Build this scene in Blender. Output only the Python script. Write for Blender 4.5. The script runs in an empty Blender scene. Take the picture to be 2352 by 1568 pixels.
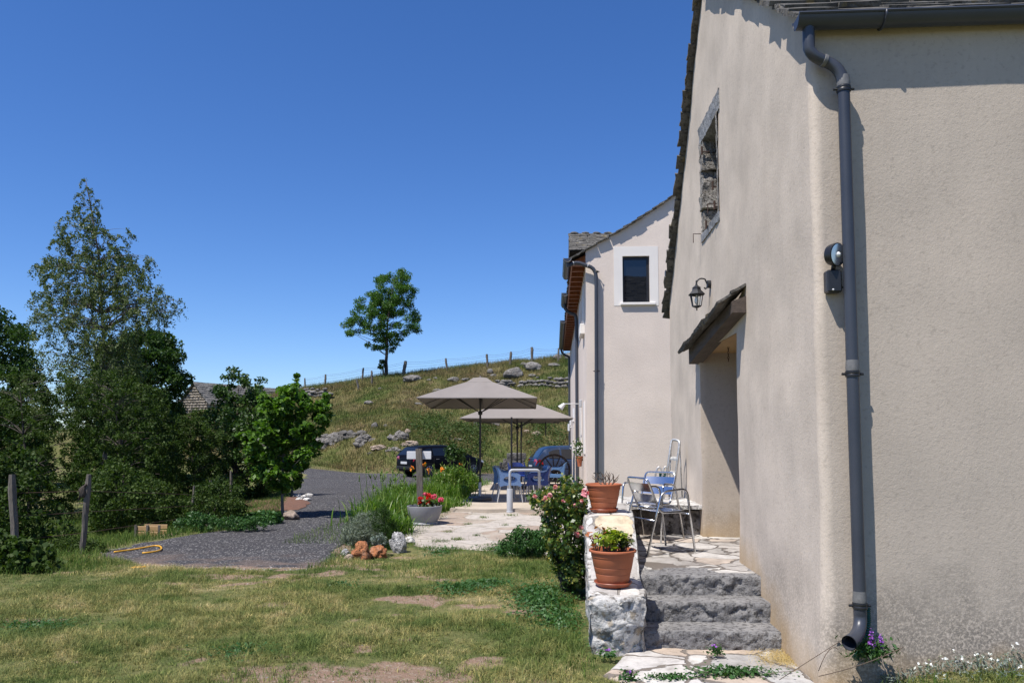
import bpy, math, random
import numpy as np
from mathutils import Vector, Matrix, noise as mnoise
R = math.radians
random.seed(7); RNG = np.random.default_rng(11)
SC = bpy.context.scene

# ---------------------------------------------------------------- camera
EYE = 1.55; F = 1820.0; W0, H0 = 2352.0, 1568.0; V0 = 862.0
PITCH = math.atan(138.0 / F); YAW = math.atan(99.0 / F)
cam_d = bpy.data.cameras.new('camera'); cam = bpy.data.objects.new('camera', cam_d)
SC.collection.objects.link(cam); SC.camera = cam
cam.location = (0, 0, EYE); cam.rotation_euler = (R(90) + PITCH, 0, YAW)
cam_d.sensor_width = 36; cam_d.lens = 36 * F / W0; cam_d.shift_y = (V0 - H0 / 2) / W0
cam_d.clip_start = 0.05; cam_d.clip_end = 3000
# ---------------------------------------------------------------- sky, sun, exposure
SUND = Vector((-.38, -.38, 1.0)).normalized()
w = bpy.data.worlds.new("World"); SC.world = w; w.use_nodes = True
nt = w.node_tree; bg = nt.nodes['Background']
sky = nt.nodes.new('ShaderNodeTexSky'); sky.sky_type = 'NISHITA'; sky.sun_disc = False
sky.sun_elevation = math.asin(SUND.z); sky.sun_rotation = math.atan2(SUND.x, SUND.y)
sky.air_density = 1.0; sky.dust_density = 0.1; sky.ozone_density = 1.0; sky.altitude = 900
hs_ = nt.nodes.new('ShaderNodeHueSaturation'); hs_.inputs['Hue'].default_value = .503; hs_.inputs['Saturation'].default_value = 1.13; hs_.inputs['Value'].default_value = 1.0
tn = nt.nodes.new('ShaderNodeMix'); tn.data_type = 'RGBA'; tn.blend_type = 'MULTIPLY'; tn.inputs[0].default_value = 1; tn.inputs[7].default_value = (.80, .95, 1.24, 1)
nt.links.new(sky.outputs[0], tn.inputs[6]); nt.links.new(tn.outputs[2], hs_.inputs['Color']); nt.links.new(hs_.outputs[0], bg.inputs[0]); bg.inputs[1].default_value = 0.090
sl = bpy.data.lights.new('sun', 'SUN'); so = bpy.data.objects.new('sun', sl); SC.collection.objects.link(so)
sl.energy = 4.9; sl.angle = R(0.53); sl.color = (1.0, 0.955, 0.89)
so.location = (-20, -20, 60); so.rotation_euler = SUND.to_track_quat('Z', 'Y').to_euler()
SC.view_settings.view_transform = 'Standard'; SC.view_settings.look = 'None'
SC.view_settings.exposure = 0.45; SC.view_settings.gamma = 1
try:
    SC.cycles.max_bounces = 6; SC.cycles.transparent_max_bounces = 6; SC.cycles.use_denoising = True
except Exception: pass

# ---------------------------------------------------------------- from a picture point to a place
_m = Matrix.Rotation(YAW, 3, 'Z') @ Matrix.Rotation(R(90) + PITCH, 3, 'X')
MR = np.array(_m)
def ray(u, v):
    return MR @ np.array([(u - W0 / 2) / F, (V0 - v) / F, -1.0])
def at(u, v, Y):
    d = ray(u, v); k = Y / d[1]; return Vector((d[0] * k, Y, EYE + d[2] * k))
def onz(u, v, z):
    d = ray(u, v); k = (z - EYE) / d[2]; return Vector((d[0] * k, d[1] * k, z))
def onx(u, v, X):
    d = ray(u, v); k = X / d[0]; return Vector((X, d[1] * k, EYE + d[2] * k))

# ---------------------------------------------------------------- noise, ground
def sm(a, b, x):
    t = np.clip((np.asarray(x, float) - a) / (b - a), 0, 1); return t * t * (3 - 2 * t)
def vn(x, y, s=0):
    x = np.asarray(x, float); y = np.asarray(y, float)
    xi = np.floor(x).astype(np.int64); yi = np.floor(y).astype(np.int64); fx = x - xi; fy = y - yi
    def h(a, b):
        n = (a * 374761393 + b * 668265263 + s * 2147483647 // 7) & 0xffffffff
        n = ((n ^ (n >> 13)) * 1274126177) & 0xffffffff
        return ((n ^ (n >> 16)) & 0xffff) / 65535.0
    fx = fx * fx * (3 - 2 * fx); fy = fy * fy * (3 - 2 * fy)
    return (h(xi, yi) * (1 - fx) + h(xi + 1, yi) * fx) * (1 - fy) + (h(xi, yi + 1) * (1 - fx) + h(xi + 1, yi + 1) * fx) * fy
def fbm(x, y, s=0, o=4):
    t = 0; a = .5; k = 1.0
    for i in range(o): t = t + a * vn(x * k + 17.3 * i, y * k - 9.1 * i, s + i); a *= .5; k *= 2.03
    return t
_cu = [(300, 985), (420, 960), (560, 925), (700, 893), (760, 884), (830, 872), (887, 862), (930, 858), (1025, 848), (1100, 838), (1170, 833), (1220, 828), (1310, 815), (1500, 800), (1900, 800)]
YC = 62.0
_cx = [at(u, v, YC).x for u, v in _cu]; _cz = [at(u, v, YC).z for u, v in _cu]
def foot(X): return 40 + 3.5 * sm(9, 15, -np.asarray(X, float)) + .5 * (vn(np.asarray(X) * .35, 3.3, 5) - .5)
def g(X, Y, rough=True):
    X = np.asarray(X, float); Y = np.asarray(Y, float)
    z = -.1 * sm(8.5, 11.5, Y) - .25 * sm(20, 31, Y)
    z = z + .16 * sm(1.5, 2.4, X) * (1 - sm(6, 8, Y))
    z = z - .22 * sm(6.2, 8.5, -X) * sm(8, 10.5, Y) * (1 - sm(18, 26, Y))
    z = z + .35 * sm(9, 14, -X) * sm(30, 41, Y)
    f = foot(X); t = Y - f
    cz = np.interp(X, _cx, _cz)
    side = sm(60, 30, np.abs(X + 8)) if False else 1
    bank = 1.5 * sm(0, 3.6, t) * (.75 + .5 * vn(X * .3, Y * .1, 9))
    rise = np.clip((t - 2) / (YC - f - 2), 0, 1)
    rise = .8 * rise + .2 * sm(0, 1, rise)
    z = np.where(t > 0, z + bank * (1 - rise) + (cz - z) * rise, z)
    z = np.where(Y > YC, cz - .16 * (Y - YC) * sm(0, 6, Y - YC) , z)
    z = np.maximum(z, -6)
    if rough:
        k = sm(.5, 3, t) * (1 - sm(YC - 6, YC - 1, Y) * .75)
        z = z + k * ((fbm(X * .35, Y * .35, 3) - .47) * .9 + (fbm(X * 1.4, Y * 1.4, 8, 3) - .45) * .35)
        z = z + (1 - sm(11, 13, Y)) * (fbm(X * 1.7, Y * 1.7, 21, 3) - .44) * .05 * (1 - sm(.1, .3, X) * sm(4.5, 4.9, Y))
    return z
def gz(x, y): return float(g(np.array([x]), np.array([y]))[0])
def ong(u, v, z0=-.1):
    z = z0
    for i in range(12):
        p = onz(u, v, z); z = .5 * z + .5 * gz(p.x, p.y)
    return onz(u, v, z)
def onhill(u, v):
    d = ray(u, v); Y = np.arange(38, 64, .1); x = d[0] / d[1] * Y; z = EYE + d[2] / d[1] * Y; gg = g(x, Y); k = np.nonzero(z <= gg)[0]
    if len(k): return Vector((float(x[k[0]]), float(Y[k[0]]), float(gg[k[0]])))
    return Vector((d[0] / d[1] * 61.5, 61.5, gz(d[0] / d[1] * 61.5, 61.5)))

# ---------------------------------------------------------------- mesh helpers
ORG = {}
def tag(o, label=None, cat=None, group=None, kind=None):
    if label: o['label'] = label
    if cat: o['category'] = cat
    if group: o['group'] = group
    if kind: o['kind'] = kind
    return o
def root(name, label, cat, loc=(0, 0, 0), group=None):
    o = bpy.data.objects.new(name, None); SC.collection.objects.link(o); o.location = loc
    o.empty_display_size = .1; ORG[o] = Vector(loc); return tag(o, label, cat, group)
def link(name, me, m, parent=None, smooth=False):
    if m is not None: me.materials.append(m)
    if smooth: me.polygons.foreach_set('use_smooth', np.ones(len(me.polygons), bool))
    o = bpy.data.objects.new(name, me); SC.collection.objects.link(o)
    if parent is not None: o.parent = parent; ORG[o] = ORG[parent]
    return o
class MB:
    def __init__(s): s.v = []; s.f = []; s.sharp = False
    def add(s, vs, fs):
        n = len(s.v); s.v += [tuple(p) for p in vs]; s.f += [tuple(i + n for i in f) for f in fs]; return s
    def box(s, x0, x1, y0, y1, z0, z1, M=None):
        vs = [Vector((x, y, z)) for z in (z0, z1) for y in (y0, y1) for x in (x0, x1)]
        if M is not None: vs = [M @ p for p in vs]
        return s.add(vs, [(0, 2, 3, 1), (4, 5, 7, 6), (0, 1, 5, 4), (2, 6, 7, 3), (0, 4, 6, 2), (1, 3, 7, 5)])
    def bbox(s, x0, x1, y0, y1, z0, z1, b=.01, M=None):      # chamfered box
        cx, cy, cz = (x0 + x1) / 2, (y0 + y1) / 2, (z0 + z1) / 2; hx, hy, hz = (x1 - x0) / 2, (y1 - y0) / 2, (z1 - z0) / 2
        b = min(b, hx * .9, hy * .9, hz * .9); vs = []; idx = {}
        for a in (-1, 1):
            for c in (-1, 1):
                for d in (-1, 1):
                    for ax in range(3):
                        p = [a * (hx - b), c * (hy - b), d * (hz - b)]; p[ax] = (a, c, d)[ax] * (hx, hy, hz)[ax]
                        idx[(a, c, d, ax)] = len(vs); q = Vector((cx + p[0], cy + p[1], cz + p[2])); vs.append(M @ q if M is not None else q)
        fs = []
        for ax in range(3):
            o1, o2 = [i for i in range(3) if i != ax]
            for sg in (-1, 1):
                l = []
                for e, f2 in ((-1, -1), (1, -1), (1, 1), (-1, 1)):
                    k = [0, 0, 0]; k[ax] = sg; k[o1] = e; k[o2] = f2; l.append(idx[(*k, ax)])
                flip = (sg == 1) == (ax == 1)
                fs.append(tuple(l[::-1] if flip else l))
        for ax in range(3):
            o1, o2 = [i for i in range(3) if i != ax]
            for e in (-1, 1):
                for f2 in (-1, 1):
                    k0 = [0, 0, 0]; k0[o1] = e; k0[o2] = f2; k1 = list(k0); k0[ax] = -1; k1[ax] = 1
                    l = (idx[(*k0, o1)], idx[(*k1, o1)], idx[(*k1, o2)], idx[(*k0, o2)])
                    fs.append(l if (e * f2 > 0) != (ax == 1) else l[::-1])
        for a in (-1, 1):
            for c in (-1, 1):
                for d in (-1, 1):
                    l = (idx[(a, c, d, 0)], idx[(a, c, d, 1)], idx[(a, c, d, 2)]); fs.append(l if a * c * d > 0 else l[::-1])
        return s.add(vs, fs)
    def tube(s, pts, r, n=8, cap=True):
        pts = [Vector(p) for p in pts]; rs = r if isinstance(r, (list, tuple)) else [r] * len(pts)
        ring = []; up = Vector((0, 0, 1)); prev = None
        for i, p in enumerate(pts):
            d = (pts[min(i + 1, len(pts) - 1)] - pts[max(i - 1, 0)])
            d = d.normalized() if d.length > 1e-9 else Vector((0, 0, 1))
            if prev is None:
                a = d.cross(up)
                if a.length < .05: a = d.cross(Vector((0, 1, 0)))
            else: a = prev - d * prev.dot(d)
            a.normalize(); prev = a; b = d.cross(a)
            ring.append([p + (a * math.cos(t) + b * math.sin(t)) * rs[i] for t in [2 * math.pi * k / n for k in range(n)]])
        vs = [q for rr in ring for q in rr]; fs = []
        for i in range(len(pts) - 1):
            for k in range(n): fs.append((i * n + k, i * n + (k + 1) % n, (i + 1) * n + (k + 1) % n, (i + 1) * n + k))
        if cap: fs.append(tuple(range(n))[::-1]); fs.append(tuple((len(pts) - 1) * n + k for k in range(n)))
        return s.add(vs, fs)
    def lathe(s, prof, c=(0, 0, 0), n=28, M=None, close=False):
        vs = []; fs = []; c = Vector(c)
        for (r, z) in prof:
            for k in range(n):
                a = 2 * math.pi * k / n; q = Vector((r * math.cos(a), r * math.sin(a), z)); q = M @ q if M is not None else q; vs.append(q + c)
        for i in range(len(prof) - 1):
            for k in range(n): fs.append((i * n + k, i * n + (k + 1) % n, (i + 1) * n + (k + 1) % n, (i + 1) * n + k))
        if close: fs.append(tuple(range(n))[::-1]); fs.append(tuple((len(prof) - 1) * n + k for k in range(n)))
        return s.add(vs, fs)
    def poly(s, pts, h, M=None):      # extrude polygon (list of 3D points) by vector h
        n = len(pts); a = [Vector(p) for p in pts]; b = [p + Vector(h) for p in a]; vs = a + b
        if M is not None: vs = [M @ p for p in vs]
        return s.add(vs, [tuple(range(n))[::-1], tuple(range(n, 2 * n))] + [(i, (i + 1) % n, n + (i + 1) % n, n + i) for i in range(n)])
    def build(s, name, m, parent=None, smooth=False, world=True, loc=None):
        off = Vector((0, 0, 0))
        if parent is not None and world: off = ORG[parent]
        if parent is None and loc is not None: off = Vector(loc)
        me = bpy.data.meshes.new(name); vs = s.v
        if off.length > 0: vs = [(p[0] - off.x, p[1] - off.y, p[2] - off.z) for p in vs]
        me.from_pydata(vs, [], s.f); me.update()
        o = link(name, me, m, parent, smooth)
        if parent is None: o.location = off; ORG[o] = off
        if smooth == 'auto':
            me.polygons.foreach_set('use_smooth', np.ones(len(me.polygons), bool)); me.set_sharp_from_angle(angle=R(35))
        return o
def thing(mb, name, m, label, cat, loc=(0, 0, 0), group=None, smooth=False, kind=None):
    return tag(mb.build(name, m, None, smooth, loc=loc), label, cat, group, kind)
def npmesh(name, V, Fq, m, parent=None, smooth=False, loc=None, K=None):
    """V (N,3), Fq (M,k) int array or list of such"""
    off = ORG[parent] if parent is not None else Vector(loc or (0, 0, 0))
    V = np.asarray(V, float) - np.array(off)
    Fs = Fq if isinstance(Fq, list) else [Fq]
    me = bpy.data.meshes.new(name); me.vertices.add(len(V)); me.vertices.foreach_set('co', V.astype(np.float32).ravel())
    nl = sum(f.size for f in Fs); nf = sum(len(f) for f in Fs)
    me.loops.add(nl); me.polygons.add(nf)
    me.loops.foreach_set('vertex_index', np.concatenate([f.ravel() for f in Fs]).astype(np.int32))
    tot = np.concatenate([np.full(len(f), f.shape[1]) for f in Fs]); st = np.concatenate([[0], np.cumsum(tot)[:-1]])
    me.polygons.foreach_set('loop_start', st.astype(np.int32))
    try: me.polygons.foreach_set('loop_total', tot.astype(np.int32))
    except Exception: pass
    me.update(calc_edges=True); me.validate()
    o = link(name, me, m, parent, smooth)
    if parent is None: o.location = off; ORG[o] = off
    return o
def leaves(C, size, aspect=.6, up=.3, seed=0, droop=0, fold=.15, var=.35):
    """leaf cards: returns V,F"""
    rg = np.random.default_rng(seed); n = len(C)
    d = rg.normal(size=(n, 3)); d[:, 2] -= droop; d /= np.linalg.norm(d, axis=1)[:, None]
    nn = rg.normal(size=(n, 3)); nn[:, 2] += up * 3; w_ = np.cross(d, nn); w_ /= np.linalg.norm(w_, axis=1)[:, None] + 1e-9
    nr = np.cross(w_, d); L = size * (1 + var * rg.normal(size=n)).clip(.45, 1.9)[:, None]
    V = np.empty((n, 4, 3)); V[:, 0] = C - d * L / 2; V[:, 2] = C + d * L / 2
    V[:, 1] = C - d * L * .08 + w_ * L * aspect / 2 + nr * L * fold; V[:, 3] = C - d * L * .08 - w_ * L * aspect / 2 + nr * L * fold
    return V.reshape(-1, 3), np.arange(n * 4).reshape(n, 4)
def blades(P, L, wd, bend, S=2, seed=0, droop=0.0, ang=None):
    rg = np.random.default_rng(seed); n = len(P); P = np.asarray(P, float)
    L = np.broadcast_to(L, (n,)).astype(float); wd = np.broadcast_to(wd, (n,)); bend = np.broadcast_to(bend, (n,)) * rg.uniform(.2, 1.6, n)
    a = rg.uniform(0, 2 * np.pi, n) if ang is None else ang; b = a + rg.normal(size=n) * .5 + np.pi / 2
    dx, dy = np.cos(a), np.sin(a); sx, sy = np.cos(b), np.sin(b)
    V = np.empty((n, 2 * S + 1, 3))
    for i in range(S + 1):
        t = i / S; r = bend * L * t ** 1.7; z = L * (t - (bend * .35 + droop) * t ** 2.4); ww = wd * (1 - t) ** .6 * .5
        if i < S:
            V[:, 2 * i, 0] = P[:, 0] + dx * r + sx * ww; V[:, 2 * i, 1] = P[:, 1] + dy * r + sy * ww; V[:, 2 * i, 2] = P[:, 2] + z
            V[:, 2 * i + 1, 0] = P[:, 0] + dx * r - sx * ww; V[:, 2 * i + 1, 1] = P[:, 1] + dy * r - sy * ww; V[:, 2 * i + 1, 2] = P[:, 2] + z
        else:
            V[:, 2 * i, 0] = P[:, 0] + dx * r; V[:, 2 * i, 1] = P[:, 1] + dy * r; V[:, 2 * i, 2] = P[:, 2] + z
    base = np.arange(n)[:, None] * (2 * S + 1); Fs = []
    for i in range(S - 1): Fs.append(base + np.array([2 * i, 2 * i + 1, 2 * i + 3, 2 * i + 2]))
    Fs.append(base + np.array([2 * S - 2, 2 * S - 1, 2 * S]))
    return V.reshape(-1, 3), Fs
def merge(parts):
    V = []; Q = {}; n = 0
    for v, f in parts:
        for a in (f if isinstance(f, list) else [f]): Q.setdefault(a.shape[1], []).append(a + n)
        V.append(v); n += len(v)
    return np.concatenate(V), [np.concatenate(x) for x in Q.values()]
_ico = {}
def ico(n):
    if n not in _ico:
        import bmesh
        b = bmesh.new(); bmesh.ops.create_icosphere(b, subdivisions=n, radius=1); b.verts.ensure_lookup_table()
        _ico[n] = ([v.co.copy() for v in b.verts], [tuple(x.index for x in f.verts) for f in b.faces]); b.free()
    return _ico[n]
def rock(mb, c, r, seed=0, sub=3, amp=.35, sc=1.3, flat=.25, M=None, fine=.12):
    vs, fs = ico(sub); out = []; so_ = Vector((seed * 7.13, seed * 3.7, -seed * 5.1))
    for p in vs:
        q = p * 1.0
        k = 1 + amp * mnoise.noise(p * sc + so_) + amp * .5 * mnoise.noise(p * sc * 2.3 + so_) + fine * abs(mnoise.noise(p * sc * 5 + so_)) + fine * .6 * mnoise.noise(p * sc * 11 + so_)
        # facet the blob a little so that it reads as broken stone
        for (nx, ny, nz, dd) in ((.8, .3, .4, .72), (-.6, .5, .5, .75), (.1, -.8, .45, .74), (-.3, -.5, -.8, .8), (0, 0, 1, .82)):
            nrm = Vector((nx + .4 * math.sin(seed * 1.7 + nx * 9), ny + .4 * math.cos(seed * 2.3), nz)).normalized(); e = (q * k).dot(nrm)
            if e > dd: k *= (dd + (e - dd) * .25) / e
        q = q * k; q.z = max(q.z, -flat - .3)
        q = Vector((q.x * r[0], q.y * r[1], q.z * r[2]))
        if M is not None: q = M @ q
        out.append(q + Vector(c))
    return mb.add(out, fs)
def rough_box(mb, x0, x1, y0, y1, z0, z1, st=.04, amp=.012, sc=9, seed=0, f=None, faces='xXyYzZ'):
    """a box whose faces are grids pushed about by noise (a hewn block)"""
    def dsp(p):
        a = amp
        q = Vector((p[0] * sc + seed, p[1] * sc, p[2] * sc))
        d = mnoise.noise_vector(q) * a + mnoise.noise_vector(q * 2.7) * a * .6 + mnoise.noise_vector(q * .35) * a
        r = Vector(p) + d
        if f: r = f(Vector(p), r)
        return r
    nx, ny, nz = [max(1, int(round((b - a) / st))) for a, b in ((x0, x1), (y0, y1), (z0, z1))]
    X = [x0 + (x1 - x0) * i / nx for i in range(nx + 1)]; Y = [y0 + (y1 - y0) * i / ny for i in range(ny + 1)]; Z = [z0 + (z1 - z0) * i / nz for i in range(nz + 1)]
    def grid(A, B, fn, flip):
        vs = [dsp(fn(a, b)) for a in A for b in B]; m_ = len(B); fs = []
        for i in range(len(A) - 1):
            for j in range(m_ - 1):
                q = (i * m_ + j, (i + 1) * m_ + j, (i + 1) * m_ + j + 1, i * m_ + j + 1); fs.append(q[::-1] if flip else q)
        mb.add(vs, fs)
    if 'z' in faces: grid(X, Y, lambda a, b: (a, b, z0), True)
    if 'Z' in faces: grid(X, Y, lambda a, b: (a, b, z1), False)
    if 'y' in faces: grid(X, Z, lambda a, b: (a, y0, b), False)
    if 'Y' in faces: grid(X, Z, lambda a, b: (a, y1, b), True)
    if 'x' in faces: grid(Y, Z, lambda a, b: (x0, a, b), True)
    if 'X' in faces: grid(Y, Z, lambda a, b: (x1, a, b), False)
    return mb
def inpoly(u, v, P):
    r = np.zeros(len(u), bool); n = len(P)
    for i in range(n):
        x1, y1 = P[i]; x2, y2 = P[(i + 1) % n]
        if y1 == y2: continue
        c = ((y1 > v) != (y2 > v)) & (u < (x2 - x1) * (v - y1) / (y2 - y1) + x1); r ^= c
    return r
def edged(u, v, P):
    d = np.full(len(u), 1e9); n = len(P)
    for i in range(n):
        a = np.array(P[i], float); b = np.array(P[(i + 1) % n], float); ab = b - a; t = np.clip(((u - a[0]) * ab[0] + (v - a[1]) * ab[1]) / (ab @ ab), 0, 1)
        d = np.minimum(d, np.hypot(u - a[0] - t * ab[0], v - a[1] - t * ab[1]))
    return d
def volume(P, Y, depth, n, seed=0, skin=.5):
    """n points filling the body of a crown that stands at depth Y; thickness follows its width"""
    rg = np.random.default_rng(seed); P = np.array(P, float); lo = P.min(0); hi = P.max(0); U = []; 
    while sum(len(a) for a, b in U) < n if U else True:
        u = rg.uniform(lo[0], hi[0], n * 3); v = rg.uniform(lo[1], hi[1], n * 3); k = inpoly(u, v, P); U.append((u[k], v[k]))
    u = np.concatenate([a for a, b in U])[:n]; v = np.concatenate([b for a, b in U])[:n]
    d = edged(u, v, P); dm = d.max(); h = depth * np.sqrt(np.clip(1 - (1 - d / dm) ** 2, 0, 1))
    q = rg.uniform(-1, 1, n); q = np.sign(q) * np.abs(q) ** skin
    return np.array([at(a, b, Y + c) for a, b, c in zip(u, v, h * q)])
def arc(p0, p1, p2, n=6):
    p0, p1, p2 = Vector(p0), Vector(p1), Vector(p2)
    return [p0 * (1 - t) ** 2 + p1 * 2 * t * (1 - t) + p2 * t * t for t in [i / n for i in range(n + 1)]]
def fillet(pts, r=.03, n=4):
    out = [Vector(pts[0])]
    for i in range(1, len(pts) - 1):
        p = Vector(pts[i]); a = (Vector(pts[i - 1]) - p); b = (Vector(pts[i + 1]) - p); ra = min(r, a.length * .45); rb = min(r, b.length * .45)
        out += arc(p + a.normalized() * ra, p, p + b.normalized() * rb, n)
    return out + [Vector(pts[-1])]
# ---------------------------------------------------------------- materials
def nm(name):
    m = bpy.data.materials.new(name); m.use_nodes = True; t = m.node_tree; b = t.nodes['Principled BSDF']; return m, t, b
def N(t, ty, **k):
    n = t.nodes.new(ty)
    for a, v in k.items():
        if a in n.inputs: n.inputs[a].default_value = v
        else: setattr(n, a, v)
    return n
def L(t, a, b): t.links.new(a, b)
def coord(t, scale=(1, 1, 1), rot=(0, 0, 0), kind='Object'):
    c = N(t, 'ShaderNodeTexCoord'); mp = N(t, 'ShaderNodeMapping'); mp.inputs['Scale'].default_value = scale; mp.inputs['Rotation'].default_value = rot
    L(t, c.outputs[kind], mp.inputs[0]); return mp.outputs[0]
def geo(t, scale=(1, 1, 1)):
    c = N(t, 'ShaderNodeNewGeometry'); mp = N(t, 'ShaderNodeMapping'); mp.inputs['Scale'].default_value = scale; L(t, c.outputs['Position'], mp.inputs[0]); return mp.outputs[0]
def noi(t, vec, s, d=4, r=.55, dist=0):
    n = N(t, 'ShaderNodeTexNoise'); n.inputs['Scale'].default_value = s; n.inputs['Detail'].default_value = d; n.inputs['Roughness'].default_value = r; n.inputs['Distortion'].default_value = dist
    L(t, vec, n.inputs['Vector']); return n.outputs['Fac']
def ramp(t, fac, st, interp='LINEAR'):
    r = N(t, 'ShaderNodeValToRGB'); r.color_ramp.interpolation = interp; e = r.color_ramp.elements
    while len(e) < len(st): e.new(.5)
    for i, (p, c) in enumerate(st):
        e[i].position = p; e[i].color = (*c, 1) if isinstance(c, (tuple, list)) else (c, c, c, 1)
    L(t, fac, r.inputs[0]); return r.outputs[0]
def mix(t, fac, a, b, ty='MIX'):
    m = N(t, 'ShaderNodeMix', data_type='RGBA', blend_type=ty)
    for k, x in ((0, fac), (6, a), (7, b)):
        if isinstance(x, bpy.types.NodeSocket): L(t, x, m.inputs[k])
        elif k == 0: m.inputs[0].default_value = x
        else: m.inputs[k].default_value = (*x, 1) if isinstance(x, (tuple, list)) else (x, x, x, 1)
    return m.outputs[2]
def mth(t, op, a, b=0.0, c=None):
    m = N(t, 'ShaderNodeMath', operation=op)
    for k, x in enumerate((a, b, c)):
        if x is None: continue
        if isinstance(x, bpy.types.NodeSocket): L(t, x, m.inputs[k])
        else: m.inputs[k].default_value = x
    return m.outputs[0]
def bump(t, b, h, s=.3, d=.01, nrm=None):
    n = N(t, 'ShaderNodeBump'); n.inputs['Strength'].default_value = s; n.inputs['Distance'].default_value = d; L(t, h, n.inputs['Height'])
    if nrm is not None: L(t, nrm, n.inputs['Normal'])
    L(t, n.outputs[0], b.inputs['Normal']); return n.outputs[0]
def pm(name, c, c2=None, s=6, rough=.6, metal=0, bs=.2, bd=.005, bscale=None, spec=.5, scale=(1, 1, 1), coat=0):
    m, t, b = nm(name); v = coord(t, scale); c2 = c2 or tuple(x * .75 for x in c)
    f = noi(t, v, s, 5, .6); L(t, ramp(t, f, [(.3, c), (.7, c2)]), b.inputs['Base Color'])
    b.inputs['Roughness'].default_value = rough; b.inputs['Metallic'].default_value = metal; b.inputs['Specular IOR Level'].default_value = spec
    if coat: b.inputs['Coat Weight'].default_value = coat; b.inputs['Coat Roughness'].default_value = .03
    if bs: bump(t, b, noi(t, v, bscale or s * 4, 4, .6), bs, bd)
    return m
def leafm(name, cols, trans=.35, rough=.5, big=None, spec=.35):
    m, t, b = nm(name); gq = N(t, 'ShaderNodeNewGeometry'); n = len(cols)
    c = ramp(t, gq.outputs['Random Per Island'], [(i / (n - 1), x) for i, x in enumerate(cols)])
    if big:
        f = noi(t, geo(t), big[0], 3); c = mix(t, ramp(t, f, [(.4, 0.), (.62, 1.)]), c, mix(t, 1.0, c, big[1], 'MULTIPLY'))
    L(t, c, b.inputs['Base Color']); b.inputs['Roughness'].default_value = rough; b.inputs['Specular IOR Level'].default_value = spec
    tr = N(t, 'ShaderNodeBsdfTranslucent'); L(t, mix(t, 1.0, c, (1.0, 1.15, .45), 'MULTIPLY'), tr.inputs[0])
    ms = N(t, 'ShaderNodeMixShader'); ms.inputs[0].default_value = trans; L(t, b.outputs[0], ms.inputs[1]); L(t, tr.outputs[0], ms.inputs[2])
    L(t, ms.outputs[0], t.nodes['Material Output'].inputs[0]); return m
M = {}
def stucco(name, base, dark, bsize, bstr, grime, dist=.004):
    m, t, b = nm(name); v = geo(t)
    big = noi(t, v, 1.1, 5, .6); c = ramp(t, big, [(.35, base), (.68, tuple(x * .88 for x in base))])
    st = noi(t, geo(t, (9, 9, .55)), 1.0, 5, .62)                 # rain streaks
    c = mix(t, mth(t, 'MULTIPLY', ramp(t, st, [(.5, 0.), (.74, 1.)]), grime), c, dark)
    pit = noi(t, v, bsize * .8, 3, .6); c = mix(t, ramp(t, pit, [(.30, .38), (.44, 0.)]), c, tuple(x * .6 for x in base))
    c = mix(t, ramp(t, pit, [(.58, 0.), (.75, .2)]), c, tuple(min(1, x * 1.25) for x in base))
    return m, t, b, c, v
# near house wall: dirtier colour on the right, which also tones down the sunlit corner, stains near the ground
m, t, b, c, v = stucco('old_render', (.735, .63, .525), (.40, .35, .295), 42, .5, .12)
sep = N(t, 'ShaderNodeSeparateXYZ'); L(t, v, sep.inputs[0])
right = ramp(t, mth(t, 'ADD', sep.outputs[0], mth(t, 'MULTIPLY', noi(t, v, 2.2, 4), .12)), [(0, 0.), (1, 1.)])
mr = N(t, 'ShaderNodeMapRange'); mr.inputs[1].default_value = 1.53; mr.inputs[2].default_value = 1.69; L(t, mth(t, 'ADD', sep.outputs[0], mth(t, 'MULTIPLY', mth(t, 'SUBTRACT', noi(t, v, 2.2, 4), .5), .12)), mr.inputs[0])
c = mix(t, mr.outputs[0], c, mix(t, 1.0, c, (.64, .64, .635), 'MULTIPLY'))
low = N(t, 'ShaderNodeMapRange'); low.inputs[1].default_value = .85; low.inputs[2].default_value = .22
L(t, mth(t, 'ADD', sep.outputs[2], mth(t, 'MULTIPLY', mth(t, 'SUBTRACT', noi(t, v, 3, 5), .5), .9)), low.inputs[0])
spk = ramp(t, noi(t, v, 60, 5, .75), [(.40, 0.), (.53, 1.)])
c = mix(t, mth(t, 'MULTIPLY', mth(t, 'MULTIPLY', low.outputs[0], spk), mth(t, 'MULTIPLY', mr.outputs[0], .72)), c, (.10, .092, .08))
och = N(t, 'ShaderNodeMapRange'); och.inputs[1].default_value = .30; och.inputs[2].default_value = -.05     # ochre damp along the steps
yy = mth(t, 'MULTIPLY_ADD', sep.outputs[1], -.42, sep.outputs[2]); yy = mth(t, 'ADD', yy, 2.6 - .10)
L(t, mth(t, 'ADD', mth(t, 'MULTIPLY', mth(t, 'SUBTRACT', noi(t, v, 4, 5), .5), .45), mth(t, 'SUBTRACT', sep.outputs[2], mth(t, 'MINIMUM', mth(t, 'MAXIMUM', mth(t, 'MULTIPLY', mth(t, 'SUBTRACT', sep.outputs[1], 5.6), .36), 0.0), .42))), och.inputs[0])
c = mix(t, mth(t, 'MULTIPLY', och.outputs[0], .75), c, (.36, .245, .12))
L(t, c, b.inputs['Base Color']); b.inputs['Roughness'].default_value = .95; b.inputs['Specular IOR Level'].default_value = .15
bh = mth(t, 'ADD', noi(t, v, 50, 3, .55, .6), mth(t, 'MULTIPLY', noi(t, v, 120, 2), .35))
bump(t, b, bh, .38, .0055); M['render1'] = m
m, t, b, c, v = stucco('new_render', (.72, .62, .54), (.60, .53, .465), 60, .4, .2)
L(t, c, b.inputs['Base Color']); b.inputs['Roughness'].default_value = .95; b.inputs['Specular IOR Level'].default_value = .15
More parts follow.
